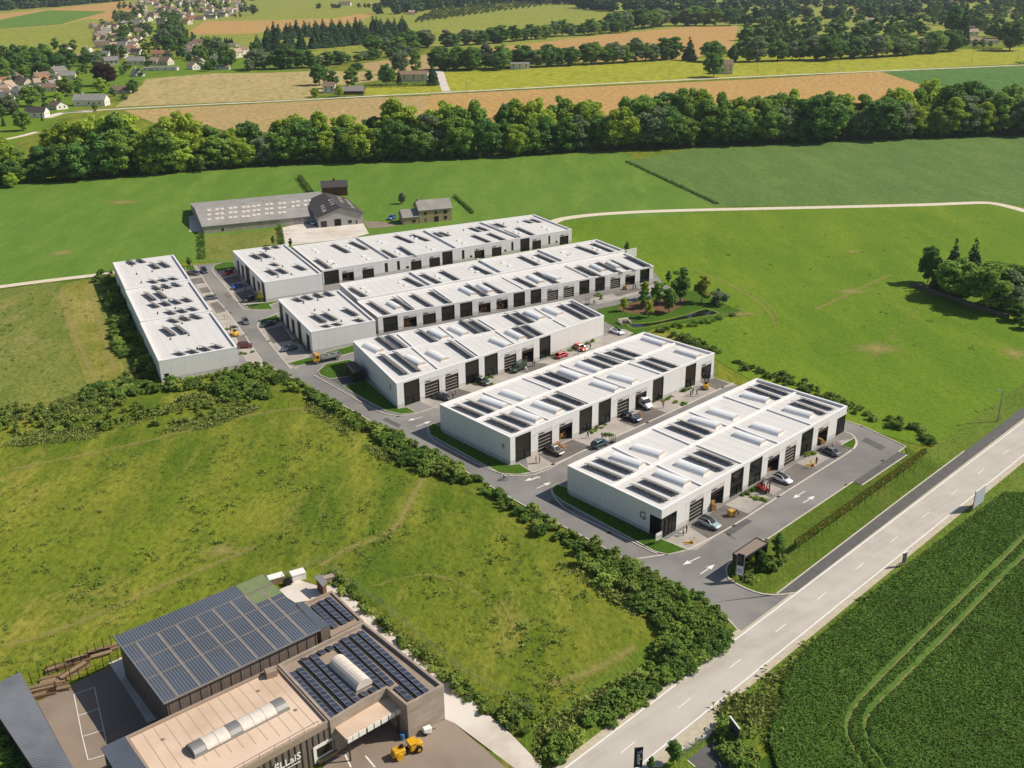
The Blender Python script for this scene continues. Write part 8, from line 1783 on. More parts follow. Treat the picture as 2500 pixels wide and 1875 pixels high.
# village trees and wooded slope
vt = []
for k, x, y, h in [('u', x, y, h) for x, y, h in ((60, 640, 16), (180, 560, 18), (330, 520, 19), (480, 640, 19), (640, 700, 20), (300, 600, 17), (560, 500, 18), (760, 560, 20), (880, 560, 18), (1000, 470, 18), (1100, 480, 16), (700, 430, 17), (420, 420, 17), (240, 430, 16), (80, 450, 16), (1300, 500, 13), (1450, 520, 14), (1600, 480, 13), (840, 250, 14), (1100, 260, 12), (150, 850, 9), (620, 960, 8), (700, 820, 9), (90, 760, 12), (240, 770, 12), (400, 720, 13), (160, 1240, 13), (700, 1190, 8), (1270, 620, 9), (1700, 960, 7), (1880, 1020, 6), (1300, 400, 12), (130, 1000, 6), (1240, 1060, 5), (1180, 940, 10))] + \
 [('v', x, y, h) for x, y, h in ((300, 300, 19), (380, 290, 20), (450, 310, 17), (350, 120, 15), (420, 110, 14), (500, 115, 14), (620, 115, 13), (560, 230, 18), (640, 210, 18), (500, 260, 14), (120, 340, 10), (420, 500, 18), (390, 560, 14), (520, 430, 16), (650, 420, 14), (760, 470, 16), (700, 430, 14), (880, 600, 20), (960, 660, 22), (1040, 560, 26), (1100, 500, 27), (1150, 620, 23), (1210, 680, 20), (1060, 690, 20), (930, 500, 20), (1230, 540, 18), (1000, 710, 18), (800, 650, 12), (700, 660, 12), (380, 640, 16), (210, 560, 11), (300, 780, 14), (400, 800, 13), (220, 760, 12), (1400, 800, 15), (1460, 820, 16), (1570, 720, 19), (1680, 740, 20), (1600, 800, 12), (1800, 930, 22), (1750, 900, 16), (1540, 960, 9), (1430, 930, 9), (1610, 920, 11), (1180, 790, 13), (1010, 830, 12), (2100, 960, 12), (1080, 240, 15), (1130, 250, 14), (930, 240, 16), (990, 230, 14), (1260, 190, 15), (1330, 120, 15), (1380, 110, 14), (1620, 110, 17), (1700, 130, 18), (1240, 100, 14), (900, 60, 13), (980, 120, 16), (1050, 40, 14), (1560, 40, 14), (1800, 110, 14), (1980, 160, 14), (2060, 160, 16), (2010, 90, 16), (1900, 230, 8), (1970, 230, 9), (2160, 200, 20), (2130, 690, 9), (680, 800, 10), (600, 860, 8), (380, 1010, 8), (620, 1030, 7), (450, 960, 9), (2180, 760, 18), (1960, 720, 7), (350, 480, 13), (170, 420, 8), (1290, 820, 8))]:
    vt.append((G(k, x, y), h*rnd.uniform(.9, 1.1), ('b', rnd.randrange(6), rnd.choice([0, 2, 2, 2, 3])), 'broadleaf_tree', rnd.uniform(1.05, 1.35)))
vt.sort(key=lambda e: -e[1]/(e[0].y)); LATER += [(e[0], e[1]) for e in vt[62:]]; vt = vt[:62]
for k, pts, n in (('v', [(280, 60), (2000, -10), (2050, 240), (1300, 260), (1000, 420), (300, 380)], 50), ('v', [(0, 360), (900, 420), (1700, 620), (1750, 940), (900, 900), (300, 1000), (0, 760)], 45), ('u', [(0, 500), (1300, 420), (1700, 800), (1000, 1100), (0, 1300)], 35)):
    poly_ = GL(k, pts); xs_ = [v.x for v in poly_]; ys_ = [v.y for v in poly_]; c_ = 0
    while c_ < n:
        v = Vector((rnd.uniform(min(xs_), max(xs_)), rnd.uniform(min(ys_), max(ys_)), 0))
        if inside(v, poly_): LATER.append((v, rnd.uniform(4.5, 10))); c_ += 1
label_rows(vt, ('%s garden tree from the left among the village houses', 'trees among the village houses'))
row('v', [(1320, 560), (1500, 560), (1900, 595)], 13, 7, 9, CK, '%s conifer from the left in the clipped row above the village', 'conifer row above the village', 'conifer_tree', (1.5, 2.0), 1)
# right-hand village trees and left edge trees
rt = [(G('x', x, y), h, ('b', rnd.randrange(6), rnd.choice([0, 2, 2, 3])), 'broadleaf_tree', rnd.uniform(1.1, 1.4)) for x, y, h in ((40, 260, 24), (230, 130, 22), (330, 110, 20), (460, 120, 22), (500, 110, 24), (540, 290, 18), (640, 210, 20), (700, 220, 18), (780, 100, 18), (850, 290, 16), (900, 310, 16), (1100, 200, 24), (1180, 250, 24), (1250, 300, 20), (1100, 290, 14), (1200, 120, 16), (1480, 160, 20), (1560, 300, 22), (1660, 380, 26), (1700, 330, 24), (1620, 230, 22), (1720, 180, 18), (1850, 130, 18), (1980, 150, 20), (2050, 110, 20), (1900, 270, 22), (1960, 240, 20), (2080, 260, 18), (2160, 230, 18), (2180, 330, 16), (1800, 440, 20), (1860, 460, 24), (2150, 130, 16), (20, 130, 18), (120, 70, 16), (250, 60, 16), (620, 60, 14), (700, 40, 14), (1630, 560, 8), (1700, 560, 8), (1800, 560, 6), (420, 240, 18), (250, 240, 14))]
LATER += [(e[0], e[1]) for e in rt]
#label_rows(rt, ('%s tree from the left around the right-hand houses', 'trees around the right-hand houses'))
lt = [(G(k, x, y), h, ('b', rnd.randrange(6), c), 'broadleaf_tree', w_) for k, x, y, h, c, w_ in (('a', 60, 1440, 20, 1, 1.0), ('a', -60, 1420, 16, 0, 1.2), ('a', 130, 1390, 14, 0, 1.2), ('a', 470, 1310, 19, 1, 1.1), ('a', 330, 1400, 14, 2, 1.0), ('a', 0, 1500, 9, 0, 1.3), ('a', 100, 1520, 7, 1, 1.4))]
label_rows(lt, ('%s tree from the left where the belt thins out', 'loose trees at the left end of the belt'))
# ---- far woods along the top edge: one mass
def far_wood(name, label, spots, m, seed=1, nq=300, sz=3.2):
    base = crown_mesh(300+seed, 20, 7.0, .2, nq, sz, 16); co = np.empty(len(base.vertices)*3, np.float32); base.vertices.foreach_get('co', co); co = co.reshape(-1, 3)
    V = []; rg = np.random.default_rng(seed)
    for p, h in spots:
        a = rg.uniform(0, 6.28); c, s = np.cos(a), np.sin(a); q = co*(h/20.0)*np.array([rg.uniform(1.3, 1.8)]*2+[1]); V.append(np.stack([q[:, 0]*c-q[:, 1]*s+p.x, q[:, 0]*s+q[:, 1]*c+p.y, q[:, 2]], 1))
    V = np.concatenate(V); n = len(V)//4; me = bpy.data.meshes.new(name); me.vertices.add(len(V)); me.vertices.foreach_set('co', V.ravel().astype(np.float32)); me.loops.add(4*n); me.loops.foreach_set('vertex_index', np.arange(4*n, dtype=np.int32)); me.polygons.add(n)
    me.polygons.foreach_set('loop_start', np.arange(0, 4*n, 4, dtype=np.int32)); me.polygons.foreach_set('loop_total', np.full(n, 4, dtype=np.int32)); me.update(calc_edges=True); me.materials.append(m)
    o = put(name, me); o['kind'] = 'stuff'; o['label'] = label; return o
sp = []
for k, pts, n, h0, h1, dp in (('a', [(-400, 100), (0, 85), (420, 55), (1000, 5)], 60, 20, 28, 30), ('a', [(-400, 60), (0, 50), (900, -10)], 50, 22, 28, 60), ('b', [(1100, 110), (1280, 110), (1500, 75), (2157, 20), (2700, 40)], 60, 14, 22, 30), ('b', [(1080, 60), (1600, 20), (2600, -10)], 55, 18, 26, 60),
                              ('c', [(700, 60), (1000, 90), (1500, 120), (2000, 100)], 40, 18, 26, 25), ('c', [(300, 20), (1000, 20), (2000, 40), (2600, 20)], 60, 16, 24, 60), ('d', [(-200, 200), (300, 130), (900, 150), (1400, 100), (2157, 120)], 70, 14, 22, 60), ('d', [(0, 60), (900, 40), (1600, 10), (2200, 60), (2500, 90)], 70, 14, 20, 60), ('v', [(0, 10), (500, -5), (1500, -10), (2200, 0)], 40, 12, 18, 60), ('b', [(600, 70), (900, 60), (1080, 60)], 8, 8, 12, 5)):
    for p in along(k, pts, n): sp.append((p+Vector((rnd.uniform(-15, 15), rnd.uniform(-dp, dp), 0)), rnd.uniform(h0, h1)))
far_wood('distant_woodland', 'distant woods along the top edge of the picture', sp, leaf_mat('far_leaf', '#46613a', '#5c7845', 0, 0, .15))
far_wood('copse_trees', 'trees in the woods and gardens around the far houses', LATER, leaf_mat('garden_leaf', '#5f7a3c', '#74904a', 0, 0, .25), 3, 620, 1.9)
far_wood('belt_undergrowth', 'bushes and saplings at the foot of the tree belt', BELTFOOT, leaf_mat('undergrowth_leaf', '#5a7336', '#6c8440', 0, 0, .25), 4, 500, 1.6)
# plantation of young trees beyond the lime field
sp = []
for i in range(26):
    for j in range(9):
        x = 1380+i*48+j*18; y = 182-i*6.4-j*11+rnd.uniform(-3, 3)
        if x < 2600: sp.append((G('b', x, y), rnd.uniform(5, 8)))
far_wood('young_plantation', 'rows of young plantation trees beyond the green field', sp, leaf_mat('young_far_leaf', '#6b7d45', '#7d8c50', 0, 0, .15), 7)
# ---- trees on the estate: grove by the pond, street trees
for k, x, y, h, kd, lb in (('3', 1195, 795, 10.8, ('y', 0, 1), 'tallest tree of the grove by the pond'), ('3', 1370, 795, 8.2, ('y', 2, 0), 'lone olive-green tree right of the grove'), ('3', 905, 770, 6.6, ('y', 1, 0), 'rear left tree of the grove on the bark bed'), ('3', 1005, 815, 7.6, ('y', 0, 0), 'rear middle tree of the grove on the bark bed'), ('3', 905, 840, 6.6, ('y', 2, 1), 'left tree in the grove on the bark bed'), ('3', 1105, 875, 7.6, ('y', 2, 1), 'right tree in the grove on the bark bed'), ('3', 940, 915, 5.6, ('y', 1, 0), 'small front tree of the grove'), ('3', 738, 865, 4.8, ('y', 1, 0), 'small light tree at the left of the bark bed'), ('3', 1100, 640, 4.6, ('y', 2, 1), 'bushy tree behind the end of block D'), ('3', 765, 395, 4.6, ('y', 1, 1), 'slim tree at the rear corner of block D'),
                          ('h', 1295, 920, 4.8, ('y', 2, 0), 'pale young tree at the corner of the low wing'), ('1', 1385, 330, 4.0, ('y', 1, 1), 'small tree behind the low wing of the rearmost row'), ('1', 1525, 340, 3.4, ('y', 0, 1), 'small shrub-like tree behind the rearmost row'), ('h', 20, 230, 3.8, ('y', 0, 1), 'small tree at the upper end of the long left block'), ('q', 795, 930, 4.4, ('y', 2, 1), 'young tree at the roadside by the layby'), ('q', 490, 1010, 2.6, ('y', 1, 1), 'small tree beside the banner flag'),
                          ('T', 1060, 600, 5.2, ('y', 2, 1), 'tall bushy tree at the end of the entrance pavilion'), ('T', 850, 780, 4.6, ('y', 0, 1), 'leafy tree behind the entrance pavilion'), ('T', 700, 720, 3.4, ('y', 1, 0), 'pale shrub tree under the pavilion roof edge')):
    tp = {(1195, 795): 505, (1370, 795): 572, (905, 770): 605, (1005, 815): 605, (905, 840): 690, (1105, 875): 670, (940, 915): 755, (738, 865): 735}.get((x, y))
    if tp: h = height_at(G(k, x, y), Z(k, x, tp)[1])
    tree('young_tree', G(k, x, y), h, kd, lb, None, rnd.uniform(1.2, 1.4) if tp else rnd.uniform(1.0, 1.2))
p = G('3', 1510, 810); tag(put('shrub', crown_mesh(500, 5.0, 3.2, .2, 2600, .4, 14, 'foliage'), leaf_mat('silver_leaf', '#7d8c6c', '#8f9c7c'), None, (p.x, p.y, 0)), 'large grey-green bush right of the pond grove', 'shrub')
# clipped trees on thin stems in a row along the road lawn
a, b_ = G('6', 990, 1500), G('6', 1985, 775); ntr = 19; ang = math.atan2(b_.y-a.y, b_.x-a.x); step = (b_-a).length/(ntr-1)
def box_crown(seed, lx, ly, z0, z1, n, size):
    rg = np.random.default_rng(seed); pos = rg.uniform((-lx/2, -ly/2, z0), (lx/2, ly/2, z1), (n, 3)); nrm = rg.normal(size=(n, 3)); nrm /= np.linalg.norm(nrm, axis=1)[:, None]
    t = np.cross(nrm, rg.normal(size=(n, 3))); t /= np.linalg.norm(t, axis=1)[:, None]; b = np.cross(nrm, t); s = size*rg.uniform(.6, 1.3, n)[:, None]
    v = np.stack([pos-t*s*.5-b*s*.3, pos+t*s*.5-b*s*.3, pos+t*s*.3+b*s*.4, pos-t*s*.4+b*s*.4], 1).reshape(-1, 3); me = bpy.data.meshes.new('crown'); me.from_pydata(v.tolist(), [], [(4*i, 4*i+1, 4*i+2, 4*i+3) for i in range(n)]); return me
BC = [box_crown(600+i, step*1.0, .8, 2.2, 3.3, 420, .3) for i in range(3)]
for c in BC: c.materials.append(leaf_mat('espalier_leaf', '#8f8c3c', '#7d863a', .12, .02))
stm = MB().tube((0, 0, 0), (0, 0, 2.6), .05, .04, 6).mesh('trunk'); stm.materials.append(M_BARK)
for i in range(ntr):
    p = a.lerp(b_, i/(ntr-1)); t = thing('trained_tree', '%s stilt-trained tree from the pavilion in the row beside the road' % nth(i), 'tree', (p.x, p.y, .15), ang, 'row of trained trees on stems'); put('trunk', stm, None, t); put('crown', BC[i % 3], None, t)
# ---- shrubs: placed individually in the surveyed thickets
FILL = []
def thicket(k, pts, n, s0, s1, lab, grp, cols=(0, 0, 1, 1, 2), dmin=1.2, name='shrub', fill=True):
    poly = GL(k, pts); xs = [q.x for q in poly]; ys = [q.y for q in poly]; got = []; tries = 0
    while len(got) < n and tries < 6000:
        tries += 1; p = Vector((rnd.uniform(min(xs), max(xs)), rnd.uniform(min(ys), max(ys)), 0))
        if inside(p, poly) and all((p-q).length > dmin for q in got): got.append(p)
    if name == 'shrub' and fill: FILL.extend((Vector((p.x, p.y, 0)), rnd.uniform(.7, 1.7)) for p in [Vector((rnd.uniform(min(xs), max(xs)), rnd.uniform(min(ys), max(ys)), 0)) for _ in range(n*14)] if inside(p, poly))
    got.sort(key=lambda q: proj(q)[0])
    for i, p in enumerate(got):
        s = rnd.uniform(s0, s1)*(.72 if name == 'shrub' else 1); o = put(name, SHR[rnd.randrange(6)][rnd.choice(cols)], None, None, (p.x, p.y, 0), rnd.uniform(0, 6.28), (s, s, s*rnd.uniform(.55, .85))); tag(o, lab % nth(i), 'shrub', grp)
thicket('w', [(790, 240), (900, 215), (960, 330), (1330, 1090), (1010, 1080), (930, 780), (830, 560)], 34, 1.5, 2.4, '%s bush from the left along the shaded side of the long left block', 'bushes beside the long left block', dmin=1.9)
thicket('w', [(1000, 1100), (1330, 1140), (1900, 1020), (2100, 960), (2200, 1240), (1900, 1250), (1650, 1170), (1300, 1190), (1000, 1230), (640, 1270), (700, 1180)], 38, 1.2, 2.0, '%s bush from the left in the thicket below the long left block', 'thicket below the long left block', dmin=1.8)
thicket('w', [(-60, 1330), (370, 1260), (960, 1270), (1300, 1300), (1500, 1240), (2157, 1270), (1800, 1430), (1000, 1480), (300, 1560), (-60, 1500)], 14, .7, 1.2, '%s loose bush from the left in the weedy strip', 'loose bushes in the weedy strip', (0, 2, 2), 2.5)
thicket('1', [(1280, 1300), (1380, 1335), (1700, 1520), (1960, 1660), (1850, 1670), (1560, 1520), (1350, 1430), (1200, 1400)], 16, 1.0, 1.6, '%s bush from the left where the hedge meets the street bend', 'hedge at the street bend', dmin=1.6)
thicket('4', [(0, 890), (130, 960), (430, 1115), (560, 1200), (600, 1250), (420, 1230), (280, 1130), (130, 1050), (0, 960)], 16, .9, 1.5, '%s bush from the left beside the bend of the access street', 'bushes beside the access street bend', dmin=1.7)
thicket('4', [(560, 1200), (760, 1290), (900, 1380), (1080, 1460), (1250, 1550), (1400, 1650), (1250, 1670), (1050, 1600), (820, 1540), (640, 1420), (570, 1300)], 32, 1.2, 1.9, '%s bush from the left in the hedge along the access street', 'hedge along the access street', dmin=1.8)
thicket('s', [(1172, 1180), (1300, 1255), (1390, 1300), (1480, 1345), (1536, 1380), (1500, 1400), (1380, 1340), (1280, 1280), (1180, 1215)], 18, 1.0, 1.6, '%s bush from the left in the middle of the access street hedge', 'middle of the access street hedge', dmin=1.7)
thicket('n', [(900, 10), (1280, 0), (1560, 165), (1830, 300), (1990, 400), (2060, 480), (2050, 690), (1750, 860), (1560, 960), (1480, 760), (1560, 560), (1380, 400), (1260, 240), (1100, 180)], 66, 1.0, 1.65, '%s bush from the left in the dense thicket at the road corner', 'dense thicket at the road corner', dmin=1.9)
thicket('n', [(1420, 860), (1560, 960), (1360, 1160), (1150, 1300), (920, 1300), (1000, 1200), (1300, 1080)], 16, 1.1, 1.8, '%s bush from the left along the main road below the thicket', 'bushes along the main road', dmin=1.7)
thicket('n', [(900, 1400), (700, 1640), (580, 1600), (650, 1450), (800, 1420)], 8, .9, 1.4, '%s bush from the left beside the driveway mouth', 'bushes beside the driveway mouth', dmin=1.6)
thicket('6', [(830, 40), (960, 90), (1180, 180), (1370, 280), (1600, 380), (1930, 460), (2110, 590), (2050, 640), (1900, 530), (1650, 440), (1360, 340), (1100, 220), (880, 120)], 24, .9, 1.4, '%s bush from the left in the hedge between block G and the pasture', 'hedge between block G and the pasture', dmin=1.4)
thicket('3', [(1110, 1060), (1300, 1090), (1420, 1150), (1510, 1210), (1380, 1190), (1200, 1120)], 12, .8, 1.2, '%s bush from the left behind block F', 'bushes behind block F', dmin=1.3)
thicket('3', [(1620, 1270), (1760, 1300), (1910, 1390), (2140, 1440), (2050, 1490), (1830, 1400), (1650, 1310)], 8, .6, 1.0, '%s loose bush from the left in the pasture above block G', 'loose bushes above block G', dmin=2.2)
thicket('3', [(975, 1025), (1060, 1005), (1250, 955), (1420, 925), (1570, 905), (1680, 890), (1600, 925), (1350, 985), (1150, 1010), (1000, 1050)], 16, .6, .95, '%s bush from the left on the near bank of the pond', 'bushes on the near bank of the pond', dmin=1.2, fill=False)
thicket('m', [(700, 80), (760, 120), (1000, 380), (1330, 670), (1600, 880), (1900, 1080), (2157, 1240), (2300, 1420), (2200, 1400), (1900, 1200), (1500, 880), (1100, 520), (760, 240), (640, 90)], 30, .55, .9, '%s bush from the left in the hedge along the driveway fence', 'hedge along the driveway fence', dmin=1.2)
thicket('q', [(1430, 420), (1560, 420), (1700, 700), (1900, 900), (1900, 1050), (1650, 1050), (1500, 800), (1400, 500)], 16, 1.0, 1.7, '%s bush from the left behind the roadside billboard', 'bushes behind the roadside billboard', dmin=1.2)
thicket('l', [(-120, 1130), (0, 1150), (270, 1640), (150, 1750), (-120, 1750)], 9, 1.4, 2.2, '%s bush from the left behind the long shed', 'bushes behind the long shed', dmin=1.6)
thicket('T', [(620, 640), (760, 740), (950, 700), (1040, 600), (1170, 560), (1150, 640), (980, 800), (800, 830), (780, 900), (640, 940)], 9, .6, .95, '%s bush from the left around the entrance pavilion', 'bushes around the entrance pavilion', (0, 2, 2), dmin=1.0)
def bush_mass(name, label, spots, m, seed):
    base = crown_mesh(400+seed, 2.0, 1.25, .05, 120, .5, 8); co = np.empty(len(base.vertices)*3, np.float32); base.vertices.foreach_get('co', co); co = co.reshape(-1, 3); V = []; rg = np.random.default_rng(seed)
    for p, h in spots:
        a = rg.uniform(0, 6.28); c, s = np.cos(a), np.sin(a); q = co*np.array([h*.6, h*.6, h/2.0]); V.append(np.stack([q[:, 0]*c-q[:, 1]*s+p.x, q[:, 0]*s+q[:, 1]*c+p.y, q[:, 2]], 1))
    V = np.concatenate(V); n = len(V)//4; me = bpy.data.meshes.new(name); me.vertices.add(len(V)); me.vertices.foreach_set('co', V.ravel().astype(np.float32)); me.loops.add(4*n); me.loops.foreach_set('vertex_index', np.arange(4*n, dtype=np.int32)); me.polygons.add(n)
    me.polygons.foreach_set('loop_start', np.arange(0, 4*n, 4, dtype=np.int32)); me.polygons.foreach_set('loop_total', np.full(n, 4, dtype=np.int32)); me.update(calc_edges=True); me.materials.append(m); o = put(name, me); o['kind'] = 'stuff'; o['label'] = label
rnd.shuffle(FILL); print('fill', len(FILL)); FILL = FILL[:2400]
bush_mass('scrub', 'low scrub filling the hedges and thickets', FILL, leaf_mat('scrub_leaf', '#74883c', '#879a48', 0, 0, .35), 1)
# planting strips on the forecourts
for k, pts, n, lab in (('6', [(480, 1055), (590, 990), (655, 955), (665, 970), (560, 1040), (500, 1065)], 10, '%s plant from the left in the bed beside the red forklift'), ('6', [(590, 1035), (755, 1075), (735, 1095), (600, 1050)], 7, '%s plant from the left in the cross bed by the red forklift'), ('6', [(1055, 700), (1120, 678), (1128, 692), (1060, 718)], 4, '%s plant from the left in the last bed of block G'), ('5', [(470, 680), (610, 610), (615, 625), (480, 695)], 8, '%s plant from the left in the first bed of block F'), ('5', [(560, 680), (655, 710), (645, 722), (560, 700)], 5, '%s plant from the left in the cross bed of block F'), ('5', [(1040, 430), (1290, 310), (1300, 325), (1060, 445)], 12, '%s plant from the left in the long bed of block F'), ('5', [(1110, 430), (1240, 455), (1225, 470), (1110, 445)], 6, '%s plant from the left in the grassy cross bed of block F'),
                     ('2', [(1175, 1520), (1340, 1455), (1350, 1475), (1190, 1535)], 8, '%s plant from the left in the first bed of block E'), ('2', [(1300, 1510), (1350, 1520), (1340, 1535), (1300, 1530)], 4, '%s plant from the left beside the dark green estate'), ('2', [(1750, 1310), (2157, 1170), (2157, 1190), (1770, 1325)], 14, '%s plant from the left in the long bed of block E'), ('3', [(420, 745), (550, 720), (565, 770), (540, 775), (490, 745)], 8, '%s plant from the left in the bed of block D'), ('h', [(270, 770), (490, 755), (500, 775), (280, 790)], 6, '%s plant from the left in the upper bed of the left street'), ('h', [(670, 1350), (900, 1310), (910, 1330), (690, 1375)], 7, '%s plant from the left in the middle bed of the left street'), ('1', [(1110, 1205), (1240, 1190), (1245, 1205), (1115, 1220)], 6, '%s plant from the left in the lower bed of the left street'), ('h', [(990, 540), (1080, 520), (1100, 580), (1010, 600)], 3, '%s bush from the left beside the bright blue hatchback'), ('h', [(1770, 1630), (2020, 1560), (2060, 1620), (1800, 1700)], 6, '%s plant from the left in the bed of the second wing')):
    thicket(k, pts, n, .26, .45, lab, lab[3:], (0, 2, 0), .25, 'bedding_plant')
# hedges clipped: beside the broad farmhouse and right edge
def hedge(k, a, b_, h, wd, label):
    p, q = G(k, *a), G(k, *b_); L_ = (q-p).length; c = (p+q)/2; n = int(L_*18); o = put('clipped_hedge', box_crown(700+int(L_), L_, wd, 0.05, h, min(4000, max(500, n)), .7 if L_ > 25 else .4), ML_SHR[1], None, (c.x, c.y, 0), math.atan2(q.y-p.y, q.x-p.x)); return tag(o, label, 'hedge')
hedge('b', (965, 712), (1560, 695), 3.2, 3, 'dark clipped hedge in front of the broad farmhouse'); hedge('d', (2080, 522), (2500, 515), 3.0, 5, 'clipped hedge beside the lane at the right edge'); hedge('e', (1690, 480), (1850, 430), 2.0, 2.5, 'hedge running back from the pasture copse'); hedge('e', (1850, 440), (2155, 490), 2.0, 2, 'hedge enclosing the copse garden'); hedge('x', (1580, 590), (1950, 605), 2.5, 4, 'low dark hedge left of the giant round tree')
M_DRY = mat('dry_stone', '#6f665c', '#5a5249', scale=3, rough=.95, bump=.6, bscale=3, bdist=.05)
p, q = G('e', 960, 640), G('e', 1990, 990); L_ = (q-p).length; t = thing('copse_wall', 'dark stone wall along the front of the pasture copse', 'wall', (p.x, p.y, 0), math.atan2(q.y-p.y, q.x-p.x)); MB().box(0, -.25, 0, L_, .25, 1.3).obj('wall_body', M_DRY, t)
for i in range(int(L_/.9)): MB().bbox(i*.9+.03, -.3, 1.3, i*.9+.86, .3, 1.42+.06*((i*7) % 3), .04).obj('coping_stone', M_DRY, t)
p = G('B', 890, 15); q = G('B', 990, 160); t = thing('hedge_bank', 'narrow dark hedge running from the belt towards the barn', 'hedge', ((p.x+q.x)/2, (p.y+q.y)/2, 0), math.atan2(q.y-p.y, q.x-p.x)); put('foliage', box_crown(801, (q-p).length, 2.2, 0.05, 2.0, 1500, .6), ML_SHR[1], t); hedge('B', (135, 460), (140, 645), 1.6, 2.0, 'dark hedge beside the dry lawn of the long barn'); hedge('B', (735, 395), (760, 535), 1.5, 1.5, 'brown-green hedge left of the barn yard'); hedge('B', (2085, 160), (2230, 290), 1.2, 1.2, 'thin hedge right of the stone farmhouse'); hedge('w', (0, 600), (0, 600.1), 1, 1, 'x') if False else None
hedge('c', (1095, 1312), (1830, 1655), .7, 1.6, 'dark field edge hedge left of the bean field')

# ---- meadow tufts, weeds: stuff
def tufts(name, label, regions, m, seed, s0=.25, s1=.7):
    rg = np.random.default_rng(seed); V = []
    for k, pts, n in regions:
        poly = GL(k, pts); xs = [q.x for q in poly]; ys = [q.y for q in poly]; c = 0; tr = 0
        while c < n and tr < n*12:
            tr += 1; p = (rg.uniform(min(xs), max(xs)), rg.uniform(min(ys), max(ys)))
            if not inside(p, poly) or .5+.5*math.sin(p[0]*.21+1.7*math.sin(p[1]*.13))*math.sin(p[1]*.17+1.3*math.sin(p[0]*.11)) < rg.uniform(.25, .9): continue
            c += 1; s = rg.uniform(s0, s1)*(1 if rg.random() > .12 else 1.8)
            nb = 12; pos = rg.normal(size=(nb, 3))*np.array([.55, .55, .2])*s+np.array([p[0], p[1], s*.32]); nr = rg.normal(size=(nb, 3)); nr[:, 2] += .5; nr /= np.linalg.norm(nr, axis=1)[:, None]
            t = np.cross(nr, rg.normal(size=(nb, 3))); t /= np.linalg.norm(t, axis=1)[:, None]; b_ = np.cross(nr, t); q = s*.55
            V.append(np.stack([pos-t*q*.5-b_*q*.4, pos+t*q*.5-b_*q*.4, pos+b_*q*.6], 1).reshape(-1, 3))
    V = np.concatenate(V); V[:, 2] = np.maximum(V[:, 2], .12); n = len(V)//3; me = bpy.data.meshes.new(name); me.vertices.add(len(V)); me.vertices.foreach_set('co', V.ravel().astype(np.float32)); me.loops.add(3*n); me.loops.foreach_set('vertex_index', np.arange(3*n, dtype=np.int32)); me.polygons.add(n)
    me.polygons.foreach_set('loop_start', np.arange(0, 3*n, 3, dtype=np.int32)); me.polygons.foreach_set('loop_total', np.full(n, 3, dtype=np.int32)); me.update(calc_edges=True); me.materials.append(m); o = put(name, me); o['kind'] = 'stuff'; o['label'] = label
MT = leaf_mat('tuft_green', '#6b7f36', '#7c8f40', 0, 0, .2); MT2 = leaf_mat('weed_green', '#7d8a42', '#8f9650', 0, 0, .2)
tufts('meadow_tufts', 'dark grass tufts scattered over the meadows', [('s', [(0, 1180), (560, 1060), (850, 1020), (1100, 1220), (1380, 1400), (1560, 1560), (1380, 1750), (1250, 1760), (760, 1400), (300, 1540), (0, 1680)], 1300), ('s', [(1150, 1500), (1520, 1560), (1350, 1780), (1230, 1780), (1150, 1640)], 170), ('s', [(0, 720), (230, 690), (300, 900), (0, 1030)], 140), ('s', [(1500, 560), (2500, 520), (2500, 980), (2200, 1060), (1800, 880)], 120)], MT, 1, .2, .6)
tufts('weeds', 'tangled weeds in the strip below the long left block', [('w', [(-60, 1320), (700, 1200), (1000, 1260), (1650, 1200), (2157, 1300), (1700, 1480), (900, 1560), (-60, 1640)], 2600), ('4', [(0, 960), (300, 1150), (560, 1300), (700, 1500), (560, 1450), (200, 1200), (0, 1060)], 350), ('n', [(700, 0), (950, 20), (1250, 260), (1400, 420), (1300, 420), (1000, 200), (720, 40)], 350), ('n', [(560, 1350), (1420, 830), (1480, 950), (1000, 1330), (620, 1659), (500, 1659)], 800), ('m', [(690, 60), (1000, 330), (1900, 1060), (2250, 1340), (2200, 1380), (1800, 1120), (900, 360), (680, 140)], 600), ('q', [(1400, 230), (1640, 0), (2212, 0), (2212, 400), (2100, 968), (1900, 968), (1700, 450), (1500, 300)], 600), ('r', [(0, 1000), (700, 440), (1240, 0), (1200, 60), (760, 430), (300, 860), (60, 1100)], 350)], MT2, 2, .3, .75)
# ---- crop field in the near right corner, with wheel tracks left open
def seg_d(px, py, line):
    d = np.full(px.shape, 1e9)
    for a, b_ in zip(line, line[1:]):
        vx, vy = b_.x-a.x, b_.y-a.y; t = np.clip(((px-a.x)*vx+(py-a.y)*vy)/(vx*vx+vy*vy), 0, 1); d = np.minimum(d, np.hypot(px-a.x-t*vx, py-a.y-t*vy))
    return d
poly = smooth_line(GL('r', [(1330, -60), (1040, 170), (720, 430), (420, 680), (260, 860), (180, 1010), (200, 1120), (120, 1280), (70, 1480), (140, 1640), (200, 1760)]), 1)+GL('r', [(2400, 1800), (2900, 900), (2900, -500), (2000, -560)])
xs = [q.x for q in poly]; ys = [q.y for q in poly]; st = .34; gx = np.arange(min(xs), max(xs), st); gy = np.arange(min(ys), max(ys), st); X, Y = np.meshgrid(gx, gy)
ins_ = np.zeros(X.shape, bool); n = len(poly)
for i in range(n):
    a, b_ = poly[i], poly[(i+1) % n]
    if a.y == b_.y: continue
    c = ((a.y > Y) != (b_.y > Y)) & (X < (b_.x-a.x)*(Y-a.y)/(b_.y-a.y)+a.x); ins_ ^= c
